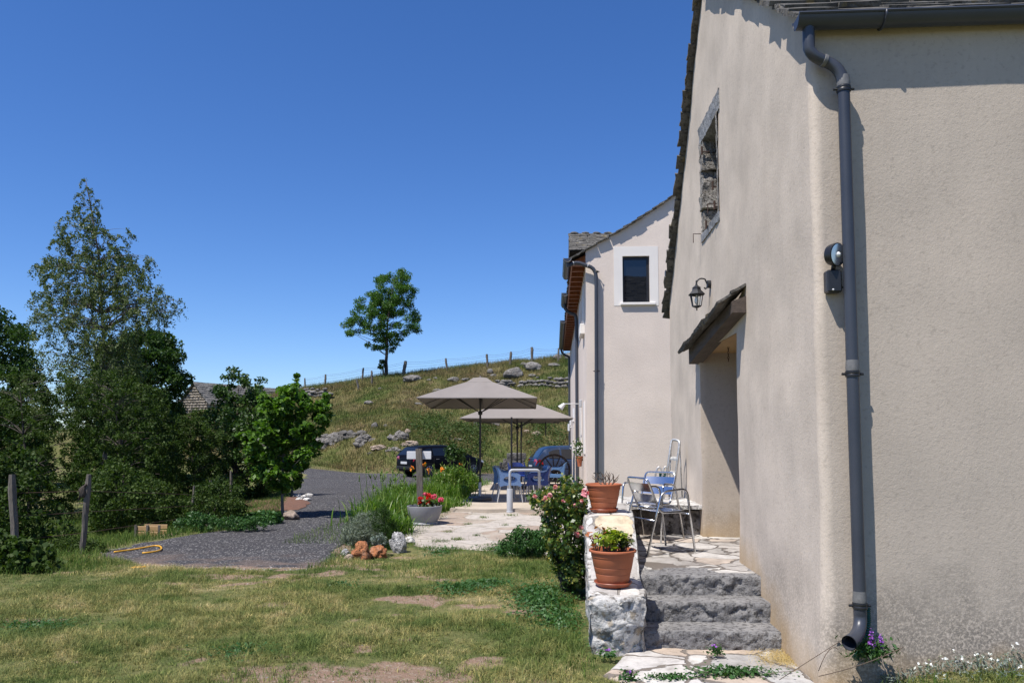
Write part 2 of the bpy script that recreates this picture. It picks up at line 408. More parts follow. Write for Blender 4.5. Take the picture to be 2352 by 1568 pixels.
bump(t, b, noi(t, v, 45, 3, .6), .55, .008); M['render2'] = m
M['surround'] = pm('smooth_surround', (.74, .70, .655), (.70, .66, .62), 3, .85, bs=.1)
M['zinc'] = pm('zinc_paint', (.034, .039, .052), (.047, .052, .066), 3, .38, bs=.05, spec=.5)
M['zincjoint'] = pm('zinc_joint', (.17, .165, .16), (.10, .10, .10), 30, .5, bs=.1)
M['black'] = pm('black_metal', (.012, .012, .013), (.02, .02, .022), 8, .4, bs=.05)
M['alu'] = pm('brushed_aluminium', (.62, .63, .65), (.55, .56, .58), 12, .22, 1, bs=.03)
M['alu_paint'] = pm('spattered_aluminium', (.33, .33, .33), (.60, .59, .57), 45, .45, .6, bs=.2)
M['greypaint'] = pm('pale_grey_paint', (.42, .43, .45), (.38, .39, .41), 4, .4, bs=.04)
M['white'] = pm('white_paint', (.62, .62, .63), (.57, .57, .58), 3, .4, bs=.05)
M['terra'] = pm('terracotta', (.40, .125, .055), (.33, .105, .05), 5, .55, bs=.15, spec=.4)
M['saucer'] = pm('terracotta_saucer', (.34, .085, .035), (.28, .07, .03), 5, .45, bs=.1)
M['soil'] = pm('potting_soil', (.035, .022, .014), (.06, .04, .025), 30, 1, bs=1, bd=.02)
M['red_soil'] = pm('red_earth', (.17, .085, .055), (.12, .06, .04), 9, 1, bs=1, bd=.04, bscale=14)
M['twig'] = pm('dry_twig', (.16, .115, .085), (.08, .055, .04), 30, .9, bs=.6)
M['bark'] = pm('bark', (.075, .06, .048), (.04, .032, .026), 12, .95, bs=1, bd=.02, scale=(1, 1, .2))
M['bark_pale'] = pm('pale_bark', (.17, .155, .14), (.07, .064, .058), 6, .9, bs=.6, bd=.01, scale=(1, 1, .6))
M['oldwood'] = pm('weathered_wood', (.17, .148, .125), (.08, .068, .056), 7, .9, bs=1, bd=.012, scale=(6, 6, .7), bscale=12)
M['beam'] = pm('oak_beam', (.095, .072, .058), (.055, .04, .032), 6, .85, bs=.8, bd=.01, scale=(5, .8, 5))
M['soffit'] = pm('varnished_soffit', (.30, .105, .032), (.17, .055, .02), 4, .5, bs=.2, scale=(6, 1, 1))
M['ply'] = pm('pine_boards', (.42, .27, .12), (.36, .22, .10), 5, .6, bs=.1, scale=(5, 1, 1))
M['glass'] = pm('dark_glass', (.008, .010, .014), (.01, .012, .016), 2, .02, bs=0, spec=.8)
M['fabric'] = pm('parasol_canvas', (.225, .20, .185), (.205, .183, .17), 3, .9, bs=.25, bd=.002, bscale=180)
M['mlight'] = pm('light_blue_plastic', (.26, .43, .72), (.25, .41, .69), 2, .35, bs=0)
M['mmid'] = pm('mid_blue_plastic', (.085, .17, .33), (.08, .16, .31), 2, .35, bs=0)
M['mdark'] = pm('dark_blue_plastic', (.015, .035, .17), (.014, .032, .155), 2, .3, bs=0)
M['tabletop'] = pm('dark_tabletop', (.05, .048, .048), (.07, .068, .066), 6, .45, bs=.1)
M['wheelwood'] = pm('cartwheel_wood', (.15, .10, .075), (.07, .048, .036), 14, .9, bs=.8, bd=.01)
M['iron'] = pm('rusty_iron', (.07, .035, .022), (.035, .02, .015), 20, .85, bs=.5)
M['rubber'] = pm('rubber', (.012, .012, .013), (.02, .02, .02), 9, .8, bs=.1)
M['carblack'] = pm('black_car_paint', (.003, .003, .005), (.004, .004, .006), 2, .4, bs=0, coat=0, spec=.12)
M['carblue'] = pm('blue_car_paint', (.009, .026, .07), (.010, .028, .075), 2, .32, .1, bs=0, coat=.35)
M['trim'] = pm('black_trim', (.01, .01, .011), (.014, .014, .015), 5, .5, bs=0)
M['taillight'] = pm('red_lens', (.42, .008, .012), (.35, .006, .01), 9, .12, bs=0, coat=1)
M['rimsilver'] = pm('wheel_silver', (.30, .31, .32), (.26, .27, .28), 5, .3, .7, bs=0)
M['plate'] = pm('number_plate', (.55, .56, .58), (.5, .5, .52), 20, .4, bs=0)
M['hose'] = pm('yellow_hose', (.72, .38, .03), (.60, .30, .02), 8, .45, bs=.1)
M['greenhose'] = pm('green_hose', (.012, .085, .055), (.01, .06, .04), 8, .5, bs=.1)
M['planter'] = pm('grey_planter', (.235, .235, .245), (.21, .21, .22), 3, .55, bs=.1)
M['redpetal'] = leafm('red_petals', [(.55, .008, .008), (.75, .012, .01), (.4, .004, .006)], .2, .5)
M['pinkpetal'] = leafm('pink_petals', [(.70, .04, .14), (.8, .15, .28), (.62, .02, .09)], .25, .5)
M['rosepetal'] = leafm('rose_petals', [(.78, .30, .38), (.85, .48, .50), (.7, .10, .16)], .3, .5)
M['orangepetal'] = leafm('orange_petals', [(.85, .20, .015), (.9, .32, .03), (.75, .14, .01)], .3, .5)
M['whitepetal'] = leafm('white_petals', [(.8, .8, .78), (.75, .76, .78), (.85, .84, .8)], .2, .5)
M['purplepetal'] = leafm('purple_petals', [(.30, .08, .52), (.42, .16, .62), (.24, .05, .42)], .25, .5)
M['interior_shade'] = pm('shaded_interior', (.16, .13, .105), (.13, .105, .085), 4, .9, bs=.3)
M['bulb'] = pm('frosted_glass', (.75, .74, .70), (.7, .69, .66), 4, .25, bs=0)
m, t, b = nm('clear_glass'); b.inputs['Base Color'].default_value = (.9, .93, .92, 1); b.inputs['Roughness'].default_value = .05; b.inputs['Transmission Weight'].default_value = 1; b.inputs['IOR'].default_value = 1.15; M['clear'] = m
# stone kinds
def stone(name, cols, s=5, spots=None, bs=1.0, bd=.02, bscale=14, lich=None, crack=True):
    m, t, b = nm(name); v = geo(t); n = len(cols)
    f = noi(t, v, s, 6, .65); c = ramp(t, f, [(.32 + .36 * i / (n - 1), x) for i, x in enumerate(cols)])
    if spots: c = mix(t, ramp(t, noi(t, v, s * 5, 5, .7), [(.50, 0.), (.60, 1.)]), c, spots)
    if lich: c = mix(t, mth(t, 'MULTIPLY', ramp(t, noi(t, v, 7, 4, .6), [(.60, 0.), (.66, 1.)]), .8), c, lich)
    h = noi(t, v, bscale, 6, .65)
    if crack:
        vo = N(t, 'ShaderNodeTexVoronoi', feature='DISTANCE_TO_EDGE'); vo.inputs['Scale'].default_value = bscale * .45
        wv = N(t, 'ShaderNodeVectorMath', operation='ADD'); nn = N(t, 'ShaderNodeTexNoise'); nn.inputs['Scale'].default_value = bscale * .5; L(t, v, nn.inputs['Vector'])
        sc_ = N(t, 'ShaderNodeVectorMath', operation='SCALE'); sc_.inputs[3].default_value = .12; L(t, nn.outputs['Color'], sc_.inputs[0]); L(t, v, wv.inputs[0]); L(t, sc_.outputs[0], wv.inputs[1]); L(t, wv.outputs[0], vo.inputs['Vector'])
        cr = ramp(t, vo.outputs['Distance'], [(0.0, 0.), (.06, 1.)]); h = mth(t, 'ADD', h, mth(t, 'MULTIPLY', cr, .25))
    L(t, c, b.inputs['Base Color']); b.inputs['Roughness'].default_value = .93; b.inputs['Specular IOR Level'].default_value = .2
    bump(t, b, h, bs, bd); M[name] = m; return m
stone('limestone_white', [(.66, .64, .61), (.56, .54, .51), (.40, .38, .35)], 4, (.20, .19, .17), bd=.03)
stone('wall_block', [(.52, .505, .48), (.47, .455, .43), (.22, .205, .19)], 3, (.17, .155, .14), bd=.035, bscale=9, lich=(.34, .28, .20))
stone('step_stone', [(.28, .27, .262), (.22, .214, .212), (.165, .16, .16)], 6, (.085, .082, .08), bs=1, bd=.03, bscale=17, crack=False)
stone('hill_rock', [(.28, .262, .24), (.18, .168, .155), (.085, .08, .073)], 1.3, (.09, .082, .072), bd=.12, bscale=3)
stone('warm_rock', [(.48, .40, .33), (.38, .30, .24), (.24, .19, .15)], 2.5, (.16, .12, .09), bd=.05, bscale=7)
stone('orange_rock', [(.50, .22, .10), (.36, .14, .06), (.42, .27, .19)], 8, (.20, .09, .05), bd=.03, bscale=22)
stone('white_rock', [(.60, .59, .57), (.42, .41, .40), (.18, .175, .17)], 10, (.12, .115, .11), bd=.03, bscale=20)
stone('window_stone', [(.36, .34, .31), (.27, .25, .225), (.18, .165, .148)], 9, (.07, .06, .05), bd=.02, bscale=22)
stone('blue_stone', [(.33, .335, .345), (.24, .245, .255), (.15, .155, .165)], 12, (.10, .10, .10), bd=.008, bscale=24)
stone('bench_stone', [(.42, .39, .355), (.22, .20, .18), (.09, .08, .07)], 4, (.075, .065, .055), bd=.05, bscale=7)
stone('slate', [(.15, .142, .128), (.095, .09, .082), (.20, .19, .175)], 3.5, (.06, .056, .05), bs=.8, bd=.02, bscale=12, lich=(.16, .13, .07))
stone('slate_pale', [(.21, .20, .18), (.145, .138, .125), (.27, .25, .225)], 1.5, (.10, .095, .09), bs=.8, bd=.03, bscale=5)
stone('barn_stone', [(.40, .345, .28), (.29, .25, .20), (.19, .165, .135)], 2.0, (.11, .095, .08), bs=1, bd=.06, bscale=4)
stone('terrace_stone', [(.47, .40, .325), (.42, .36, .29), (.35, .30, .24)], 1.2, None, bs=.6, bd=.015, bscale=6)
# crazy paving
def paving(name, cell, mortar, cols, wid, jit=.6, stretch=(1, 1, 1), bd=.02, dirt=(.25, .22, .18), dirtamt=.5):
    m, t, b = nm(name); v = geo(t, stretch)
    nn = N(t, 'ShaderNodeTexNoise'); nn.inputs['Scale'].default_value = 3.2 * cell / 3; nn.inputs['Detail'].default_value = 4; L(t, v, nn.inputs['Vector'])
    sc_ = N(t, 'ShaderNodeVectorMath', operation='SCALE'); sc_.inputs[3].default_value = jit / cell; L(t, nn.outputs['Color'], sc_.inputs[0])
    wv = N(t, 'ShaderNodeVectorMath', operation='ADD'); L(t, v, wv.inputs[0]); L(t, sc_.outputs[0], wv.inputs[1])
    fl = N(t, 'ShaderNodeVectorMath', operation='MULTIPLY'); fl.inputs[1].default_value = (1, 1, 0); L(t, wv.outputs[0], fl.inputs[0])
    ve = N(t, 'ShaderNodeTexVoronoi', feature='DISTANCE_TO_EDGE'); ve.inputs['Scale'].default_value = cell; L(t, fl.outputs[0], ve.inputs['Vector'])
    vc = N(t, 'ShaderNodeTexVoronoi', feature='F1'); vc.inputs['Scale'].default_value = cell; L(t, fl.outputs[0], vc.inputs['Vector'])
    sx = N(t, 'ShaderNodeSeparateXYZ'); L(t, vc.outputs['Color'], sx.inputs[0])
    n = len(cols); sc = ramp(t, sx.outputs[0], [(i / n, x) for i, x in enumerate(cols)], 'CONSTANT')
    g1 = geo(t); sc = mix(t, 1.0, sc, ramp(t, noi(t, g1, 9, 6, .7), [(.3, (1.08, 1.06, 1.04)), (.5, (.93, .92, .91)), (.72, (.58, .56, .54))]), 'MULTIPLY')
    e = mth(t, 'SUBTRACT', ve.outputs['Distance'], mth(t, 'MULTIPLY', mth(t, 'SUBTRACT', noi(t, g1, 20, 3), .5), .05))
    k = ramp(t, e, [(wid * .6, 0.), (wid, 1.)]); mo = mix(t, noi(t, g1, 60, 3), mortar, tuple(x * .6 for x in mortar))
    c = mix(t, k, mo, sc); c = mix(t, mth(t, 'MULTIPLY', ramp(t, noi(t, g1, 2.3, 5), [(.48, 0.), (.66, 1.)]), dirtamt), c, dirt)
    L(t, c, b.inputs['Base Color']); b.inputs['Roughness'].default_value = .9; b.inputs['Specular IOR Level'].default_value = .25
    bump(t, b, mth(t, 'ADD', k, mth(t, 'MULTIPLY', noi(t, g1, 18, 5), .7)), .8, bd); M[name] = m
paving('front_paving', 2.6, (.20, .17, .145), [(.50, .48, .46), (.42, .41, .395), (.54, .52, .49), (.46, .38, .31), (.36, .35, .34)], .045, 1.2, dirt=(.20, .175, .15), dirtamt=.35)
paving('landing_paving', 3.0, (.17, .145, .125), [(.50, .475, .45), (.44, .41, .38), (.55, .53, .50), (.36, .34, .32), (.47, .40, .34)], .05, 1.4, (1, 1, 1), dirt=(.15, .13, .115), dirtamt=.55)
paving('apron_paving', 1.25, (.43, .38, .31), [(.44, .40, .355), (.46, .42, .375), (.34, .27, .215), (.39, .35, .31), (.42, .375, .325)], .03, 1.6, (1, 1, 1), .03, dirt=(.42, .38, .32), dirtamt=.5)
paving('cap_paving', 2.5, (.26, .235, .205), [(.60, .58, .55), (.52, .50, .47), (.62, .60, .58), (.60, .50, .36), (.42, .40, .38)], .03, .5, dirt=(.36, .34, .31), dirtamt=.35)
# lawn soil + grass share the same noises
def lawncol(t, v):
    f = noi(t, v, .9, 5, .6); f2 = noi(t, v, 4.5, 4, .6)
    return ramp(t, mth(t, 'ADD', mth(t, 'MULTIPLY', f, .62), mth(t, 'MULTIPLY', f2, .38)), [(.35, (.06, .105, .022)), (.45, (.12, .16, .045)), (.54, (.23, .23, .085)), (.65, (.42, .36, .19))])
m, t, b = nm('lawn_earth'); v = geo(t); at_ = N(t, 'ShaderNodeAttribute', attribute_name='bare')
c = mix(t, .45, lawncol(t, v), (.10, .085, .045)); e = ramp(t, noi(t, v, 16, 5, .7), [(.3, (.30, .20, .15)), (.5, (.25, .17, .12)), (.7, (.36, .29, .23))])
vo = N(t, 'ShaderNodeTexVoronoi'); vo.inputs['Scale'].default_value = 38; L(t, v, vo.inputs['Vector'])
e = mix(t, ramp(t, vo.outputs['Distance'], [(.10, .7), (.2, 0.)]), e, (.46, .42, .37))
bare = at_.outputs['Fac']; c = mix(t, ramp(t, mth(t, 'ADD', bare, mth(t, 'MULTIPLY', mth(t, 'SUBTRACT', noi(t, v, 12, 4), .5), .5)), [(.35, 0.), (.6, 1.)]), c, e)
sp = N(t, 'ShaderNodeSeparateXYZ'); L(t, v, sp.inputs[0]); far = N(t, 'ShaderNodeMapRange'); far.inputs[1].default_value = 36; far.inputs[2].default_value = 42; L(t, sp.outputs[1], far.inputs[0])
hc = ramp(t, noi(t, v, .28, 6, .65), [(.34, (.055, .08, .02)), (.45, (.095, .105, .034)), (.55, (.14, .125, .054)), (.68, (.12, .10, .05))])
hc = mix(t, ramp(t, noi(t, v, 1.6, 5, .7), [(.54, 0.), (.70, .8)]), hc, (.23, .15, .105))
c = mix(t, far.outputs[0], c, hc)
L(t, c, b.inputs['Base Color']); b.inputs['Roughness'].default_value = 1; b.inputs['Specular IOR Level'].default_value = .1
bump(t, b, mth(t, 'ADD', noi(t, v, 30, 5, .7), noi(t, v, 3, 3)), 1, .03); M['earth'] = m
def grassm(name, fn, trans=.3):
    m, t, b = nm(name); v = geo(t); gq = N(t, 'ShaderNodeNewGeometry'); c = fn(t, v)
    c = mix(t, 1.0, c, ramp(t, gq.outputs['Random Per Island'], [(0, (.55, .68, .55)), (.45, (.95, 1.0, 1.0)), (.8, (1.5, 1.35, 1.2)), (1, (2.6, 2.2, 2.3))]), 'MULTIPLY')
    L(t, c, b.inputs['Base Color']); b.inputs['Roughness'].default_value = .7; b.inputs['Specular IOR Level'].default_value = .2
    tr = N(t, 'ShaderNodeBsdfTranslucent'); L(t, c, tr.inputs[0]); ms = N(t, 'ShaderNodeMixShader'); ms.inputs[0].default_value = trans
    L(t, b.outputs[0], ms.inputs[1]); L(t, tr.outputs[0], ms.inputs[2]); L(t, ms.outputs[0], t.nodes['Material Output'].inputs[0]); M[name] = m
grassm('lawn_grass', lawncol)
grassm('hill_grass', lambda t, v: ramp(t, noi(t, v, .28, 6, .65), [(.34, (.065, .11, .024)), (.45, (.11, .13, .038)), (.55, (.17, .155, .062)), (.68, (.15, .12, .06))]))
grassm('green_grass', lambda t, v: ramp(t, noi(t, v, 2.2, 4), [(.35, (.045, .10, .015)), (.65, (.11, .16, .035))]), .35)
m, t, b = nm('gravel'); v = geo(t)
vo = N(t, 'ShaderNodeTexVoronoi'); vo.inputs['Scale'].default_value = 55; L(t, v, vo.inputs['Vector']); vc = N(t, 'ShaderNodeSeparateXYZ'); L(t, vo.outputs['Color'], vc.inputs[0])
c = ramp(t, vc.outputs[0], [(0, (.034, .033, .036)), (.55, (.058, .056, .060)), (.86, (.095, .092, .094)), (.97, (.38, .36, .34))], 'LINEAR')
c = mix(t, ramp(t, noi(t, v, .5, 5), [(.45, 0.), (.7, .55)]), c, (.066, .06, .06))
sp = N(t, 'ShaderNodeSeparateXYZ'); L(t, v, sp.inputs[0]); nr = N(t, 'ShaderNodeMapRange'); nr.inputs[1].default_value = 11.9; nr.inputs[2].default_value = 10.2; L(t, mth(t, 'ADD', sp.outputs[1], mth(t, 'MULTIPLY', noi(t, v, 1.2, 5), 1.5)), nr.inputs[0])
c = mix(t, mth(t, 'MULTIPLY', nr.outputs[0], ramp(t, noi(t, v, 2, 5), [(.42, 0.), (.6, .85)])), c, (.20, .145, .115))
L(t, c, b.inputs['Base Color']); b.inputs['Roughness'].default_value = .95; b.inputs['Specular IOR Level'].default_value = .2
bump(t, b, mth(t, 'ADD', vo.outputs['Distance'], noi(t, v, 9, 4)), .9, .02); M['gravel'] = m
M['pebble'] = leafm('pebble', [(.07, .068, .07), (.16, .15, .14), (.38, .36, .33), (.24, .18, .15)], 0, .9)
M['straw'] = leafm('straw', [(.46, .33, .13), (.52, .40, .18), (.38, .27, .11)], .2, .8)
# foliage
M['birch'] = leafm('birch_leaves', [(.045, .075, .020), (.075, .11, .032), (.115, .15, .052), (.16, .19, .08)], .3, .5, spec=.35)
M['willow'] = leafm('shrub_leaves', [(.028, .058, .010), (.042, .078, .014), (.062, .10, .020), (.09, .125, .032)], .3, .6, (.8, (.6, .68, .5)), spec=.2)
M['darktree'] = leafm('dark_tree_leaves', [(.020, .046, .009), (.030, .066, .012), (.048, .092, .018)], .3, .6, spec=.2)
M['cherry'] = leafm('cherry_leaves', [(.020, .048, .010), (.032, .072, .014), (.055, .11, .022), (.08, .14, .035)], .28, .45)
M['linden'] = leafm('linden_leaves', [(.035, .085, .012), (.06, .135, .016), (.10, .20, .022), (.15, .26, .04)], .4, .5)
M['ash'] = leafm('ash_leaves', [(.04, .095, .014), (.06, .14, .02), (.095, .19, .03)], .38, .5)
M['rose'] = leafm('rose_leaves', [(.030, .065, .014), (.055, .11, .020), (.10, .16, .035), (.30, .27, .05)], .3, .4, spec=.5)
M['lily'] = leafm('daylily_leaves', [(.05, .12, .012), (.085, .18, .02), (.14, .24, .035), (.22, .27, .07)], .4, .4)
M['peony'] = leafm('peony_leaves', [(.035, .085, .018), (.06, .13, .028), (.10, .19, .045)], .3, .45)
M['lavender'] = leafm('lavender_leaves', [(.10, .13, .085), (.16, .19, .135), (.23, .26, .20)], .2, .7)
M['silver'] = leafm('silver_leaves', [(.11, .15, .11), (.18, .22, .18), (.28, .31, .27)], .2, .7)
M['weed'] = leafm('weed_leaves', [(.030, .085, .020), (.045, .12, .03), (.08, .16, .045)], .3, .5)
M['potgreen'] = leafm('geranium_leaves', [(.30, .36, .03), (.20, .30, .03), (.40, .42, .05), (.12, .20, .03)], .4, .45)
M['potdark'] = leafm('dark_geranium_leaves', [(.035, .07, .015), (.05, .09, .02), (.10, .08, .03)], .2, .5)
M['potred'] = leafm('reddish_leaves', [(.40, .12, .05), (.50, .20, .09), (.28, .07, .04)], .3, .5)
M['scrub'] = leafm('scrub_leaves', [(.05, .09, .022), (.08, .125, .034), (.125, .16, .055)], .3, .6, spec=.2)
# ---------------------------------------------------------------- ground
def bare(x, y):
    f = fbm(x * .75 + 3, y * .9, 31, 5); f2 = fbm(x * 3.6, y * 4.6, 44, 5)
    k = sm(.57, .68, f * .5 + f2 * .52) * .9
    k = np.maximum(k, sm(5.75, 5.1, y + .5 * (f2 - .5)) * sm(.2, -.5, x) * sm(-3.3, -1.5, x) * .95)
    for (cx, cy, rx, ry) in ((-1.35, 7.6, .34, .2), (-2.6, 7.3, .22, .12), (-1.5, 8.9, .2, .08), (-3.6, 8.7, .5, .14), (-4.4, 6.6, .35, .12)):
        k = np.maximum(k, sm(1.35, .55, np.hypot((x - cx) / rx, (y - cy) / ry) + (f2 - .5) * 2.6) * .85)
    k = np.maximum(k, sm(9.0, 9.6, y) * sm(-5.5, -5, x) * sm(-2.5, -2.9, x) * .9)
    return k * sm(.3, 0, x) 
xs = np.concatenate([[-700, -350, -180, -110], np.arange(-80, -30, 2.5), np.arange(-30, -10, .6), np.arange(-10, 3.5, .1), np.arange(3.5, 14, .6), np.arange(14, 50, 3), [70, 120, 300, 700]])
ys = np.concatenate([[-60, -30, -12, -4, 0], np.arange(2, 12.5, .1), np.arange(12.5, 30, .35), np.arange(30, 66, .4), np.arange(66, 90, 2.5), [100, 130, 180, 280, 450, 900]])
GX, GY = np.meshgrid(xs, ys); Z = g(GX, GY)
V = np.stack([GX.ravel(), GY.ravel(), Z.ravel()], 1); nx, ny = len(xs), len(ys)
I = (np.arange(ny - 1)[:, None] * nx + np.arange(nx - 1)[None]).ravel()
ground = npmesh('ground', V, np.stack([I, I + 1, I + nx + 1, I + nx], 1), M['earth'], smooth=True); tag(ground, kind='structure')
ba = ground.data.attributes.new('bare', 'FLOAT', 'POINT'); ba.data.foreach_set('value', bare(V[:, 0], V[:, 1]).astype(np.float32))
# gravel road
ry = [9.15, 9.6, 10.2, 11, 12, 13.3, 15.3, 18, 25, 26.5, 27.5, 36, 38.6, 39.6]
rl = [-4.3, -5.1, -5.9, -6.5, -6.5, -5.9, -5.4, -6.3, -8.4, -8.7, -9.2, -11.6, -12.6, -13.2]
rr = [-2.95, -2.85, -2.9, -3.05, -3.2, -3.3, -3.4, -3.5, -3.6, -3.2, 3.5, 6, 6, 5]
YY = np.arange(9.15, 39.6, .12); rows = []; nc = 70
for y in YY:
    a = np.interp(y, ry, rl) + .35 * (float(vn(y * 1.3, 1.1, 2)) - .5) + .16 * (float(vn(y * 5, 4.1, 3)) - .5); b_ = np.interp(y, ry, rr) + .25 * (float(vn(y * 1.7, 7.1, 4)) - .5) + .12 * (float(vn(y * 5, 2.1, 6)) - .5)
    x = a + (b_ - a) * np.linspace(0, 1, nc); yy0 = np.full(nc, y) + (1 - min(1, (y - 9.15) / 1.6)) * (1.5 * (fbm(x * .9, x * 0 + 3.3, 71, 4) - .36)); 
    rows.append(np.stack([x, yy0, g(x, yy0) + .012 - .03 * (y < 9.2) - .03 * (np.abs(np.linspace(-1, 1, nc)) > .99)], 1))
V = np.concatenate(rows); I = (np.arange(len(YY) - 1)[:, None] * nc + np.arange(nc - 1)[None]).ravel()
tag(npmesh('gravel_road', V, np.stack([I, I + 1, I + nc + 1, I + nc], 1), M['gravel'], smooth=True), kind='structure')
def inroad(x, y, m_=0.0): return (y > 9.15 + m_) & (y < 39.6) & (x > np.interp(y, ry, rl) + m_) & (x < np.interp(y, ry, rr) - m_)
# terrace (upper slab) and the rough apron before it
mb = MB()
TY = onz(1080, 1168, 0).y; TL = -2.25
def tf(p, r):
    r = r.copy(); r.z = p.z + (r.z - p.z) * .35
    return r
rough_box(mb, TL, 6.0, TY, 26.6, -.5, 0, st=.25, amp=.02, sc=3, f=tf, faces='xyZ')
tag(mb.build('terrace', M['terrace_stone'], smooth=True), kind='structure')
mb = MB()
def slab_outline(pts, z, h, seed):
    P = []; n = len(pts)
    for i in range(n):
        a = Vector(pts[i]); b = Vector(pts[(i + 1) % n])
        k = max(2, int((b - a).length / .12))
        for j in range(k):
            p = a.lerp(b, j / k); q = mnoise.noise_vector(Vector((p.x * 2.5, p.y * 2.5, seed))) * .09 + mnoise.noise_vector(Vector((p.x * 8, p.y * 8, seed))) * .03; P.append(Vector((p.x + q.x, p.y + q.y, 0)))
    c = sum(P, Vector()) / len(P); vs = [Vector((p.x, p.y, z - h)) for p in P] + [Vector((p.x, p.y, z - .012)) for p in P]; m_ = len(P)
    lv = [1.0, .96, .8, .6, .4, .2]; vs = vs[:m_]; fs = []
    for k in lv:
        for p in P:
            q = c.lerp(p, k); vs.append(Vector((q.x, q.y, z - (.02 if k == 1 else 0) + mnoise.noise(Vector((q.x * 1.8, q.y * 1.8, seed))) * .022)))
    vs.append(Vector((c.x, c.y, z)))
    for l in range(len(lv)):
        for i in range(m_): fs.append((l * m_ + i, l * m_ + (i + 1) % m_, (l + 1) * m_ + (i + 1) % m_, (l + 1) * m_ + i))
    for i in range(m_): fs.append((len(lv) * m_ + i, len(lv) * m_ + (i + 1) % m_, len(vs) - 1))
    return vs, fs
ap = [onz(u, v, -.085) for u, v in ((925, 1238), (945, 1205), (990, 1183), (1030, 1172))]
apo = [(p.x, p.y) for p in ap] + [(.3, TY + .05), (.45, 11.0), (-.25, 11.0)] + [(onz(u, v, -.085).x, onz(u, v, -.085).y) for u, v in ((1140, 1262), (1050, 1258), (985, 1262))]
vs, fs = slab_outline([(x, y, 0) for x, y in apo], -.07, .25, 3.3); mb.add(vs, fs)
tag(mb.build('stone_apron_path', M['apron_paving'], smooth=True), kind='structure')
# paving at the foot of the steps and the landing above them
mb = MB(); vs, fs = slab_outline([(.33, 5.3, 0), (.5, 5.02, 0), (.95, 4.86, 0), (1.45, 4.78, 0), (1.74, 4.86, 0), (1.76, 5.97, 0), (.5, 5.97, 0)], .022, .15, 8.8); mb.add(vs, fs)
tag(mb.build('front_paving', M['front_paving'], smooth=True), kind='structure')
XW = 1.63
mb = MB(); rough_box(mb, .62, 2.7, 6.62, 9.5, .2, .437, st=.06, amp=.006, sc=6, faces='yxZ')
tag(mb.build('landing', M['landing_paving'], smooth=True), kind='structure')

# ---------------------------------------------------------------- steps
st = root('stone_steps', 'three rough grey stone steps rising beside the low white wall to the landing', 'steps', (1.15, 6.2, 0))
sy = [5.91, 6.21, 6.49, 6.80]; sz = [0, .144, .288, .440]
for i in range(3):
    mb = MB(); xr = [1.74, 1.71, 1.66][i]
    def ff(p, r, y0=sy[i], z1=sz[i + 1]):
        k = 1.0 if p.y < y0 + .01 else .25
        r = p + (r - p) * k
        if p.y < y0 + .01:
            big = mnoise.noise(Vector((p.x * 5, p.z * 5, y0 * 9))) * .022 + abs(mnoise.noise(Vector((p.x * 14, p.z * 14, y0)))) * .018
            dd_, vp = mnoise.voronoi(Vector((p.x * 13 + y0 * 7, p.z * 17, y0 * 5))); loc_ = Vector((p.x * 13 + y0 * 7, p.z * 17, y0 * 5)) - vp[0]; fc = .016 * mnoise.noise(vp[0] * 3.7) + .028 * (loc_.x * mnoise.noise(vp[0] * 2.1 + Vector((9, 0, 0))) + loc_.y * mnoise.noise(vp[0] * 2.9))
            r.y += -.016 + (big * .5 + fc) * min(1, (z1 - p.z) / .02) + .012 * math.exp(-((z1 - p.z) / .010) ** 2)
        if p.x > xr - .03: r.x += mnoise.noise(Vector((p.y * 8, p.z * 8, 3))) * .02
        return r
    rough_box(mb, .64, xr, sy[i], sy[i + 1] + .06, max(-.05, sz[i] - .06), sz[i + 1], st=.014, amp=.005, sc=14, seed=i * 4.2, f=ff, faces='yZxX')
    mb.build('step', M['step_stone'], st, smooth=True)

# ---------------------------------------------------------------- low wall by the steps
lw = root('low_stone_wall', 'low whitewashed stone wall with sloping flagged top, between steps and rose bush', 'wall', (.45, 6.2, 0))
mb = MB()
def lwx(y): return .245 + .02 * (y - 5.75), .625 + .055 * (y - 5.75)
def lwt(y): return float(np.interp(y, [5.7, 6.32, 7.3, 7.31, 9.3], [.405, .44, .755, .80, .82]))
def lf(p, r):
    a, b_ = lwx(p.y); X = a + (b_ - a) * (p.x + .5); zt = lwt(max(p.y, 5.75)); Zz = -.06 + (zt + .06) * p.z
    d = (r - p); side = 1.0
    amt = 1.0 if p.z < .99 else .25
    dv = mnoise.noise_vector(Vector((X * 7, p.y * 7, Zz * 7))) * .022 + mnoise.noise_vector(Vector((X * 19, p.y * 19, Zz * 19))) * .010 + mnoise.noise_vector(Vector((X * 2.6, p.y * 2.6, Zz * 2.6))) * .03
    q = Vector((X, p.y, Zz)) + dv * amt
    if p.y < 5.76:
        lv_ = Vector((X * 12, Zz * 12, 3)); dd_, vp = mnoise.voronoi(lv_); l2 = lv_ - vp[0]; q.y += .014 * mnoise.noise(vp[0] * 3.7) + .03 * (l2.x * mnoise.noise(vp[0] * 2.1) + l2.y * mnoise.noise(vp[0] * 2.9 + Vector((5, 0, 0))))
        q.y += .05 * abs(p.x) ** 2 * 4 + (.03 if p.z > .97 else 0) - .02 + .05 * (1 - p.z)
    return q
rough_box(mb, -.5, .5, 5.74, 9.3, 0, 1, st=.04, amp=0, f=lf, faces='xXyZ')
body = mb.build('wall_body', M['wall_block'], lw, smooth=True)
mb = MB(); yy_ = np.arange(5.80, 9.3, .05); n = 9; vs = []
yb = [y for y in yy_ if y < 7.28] + [7.30, 7.305] + [y for y in yy_ if y > 7.33]
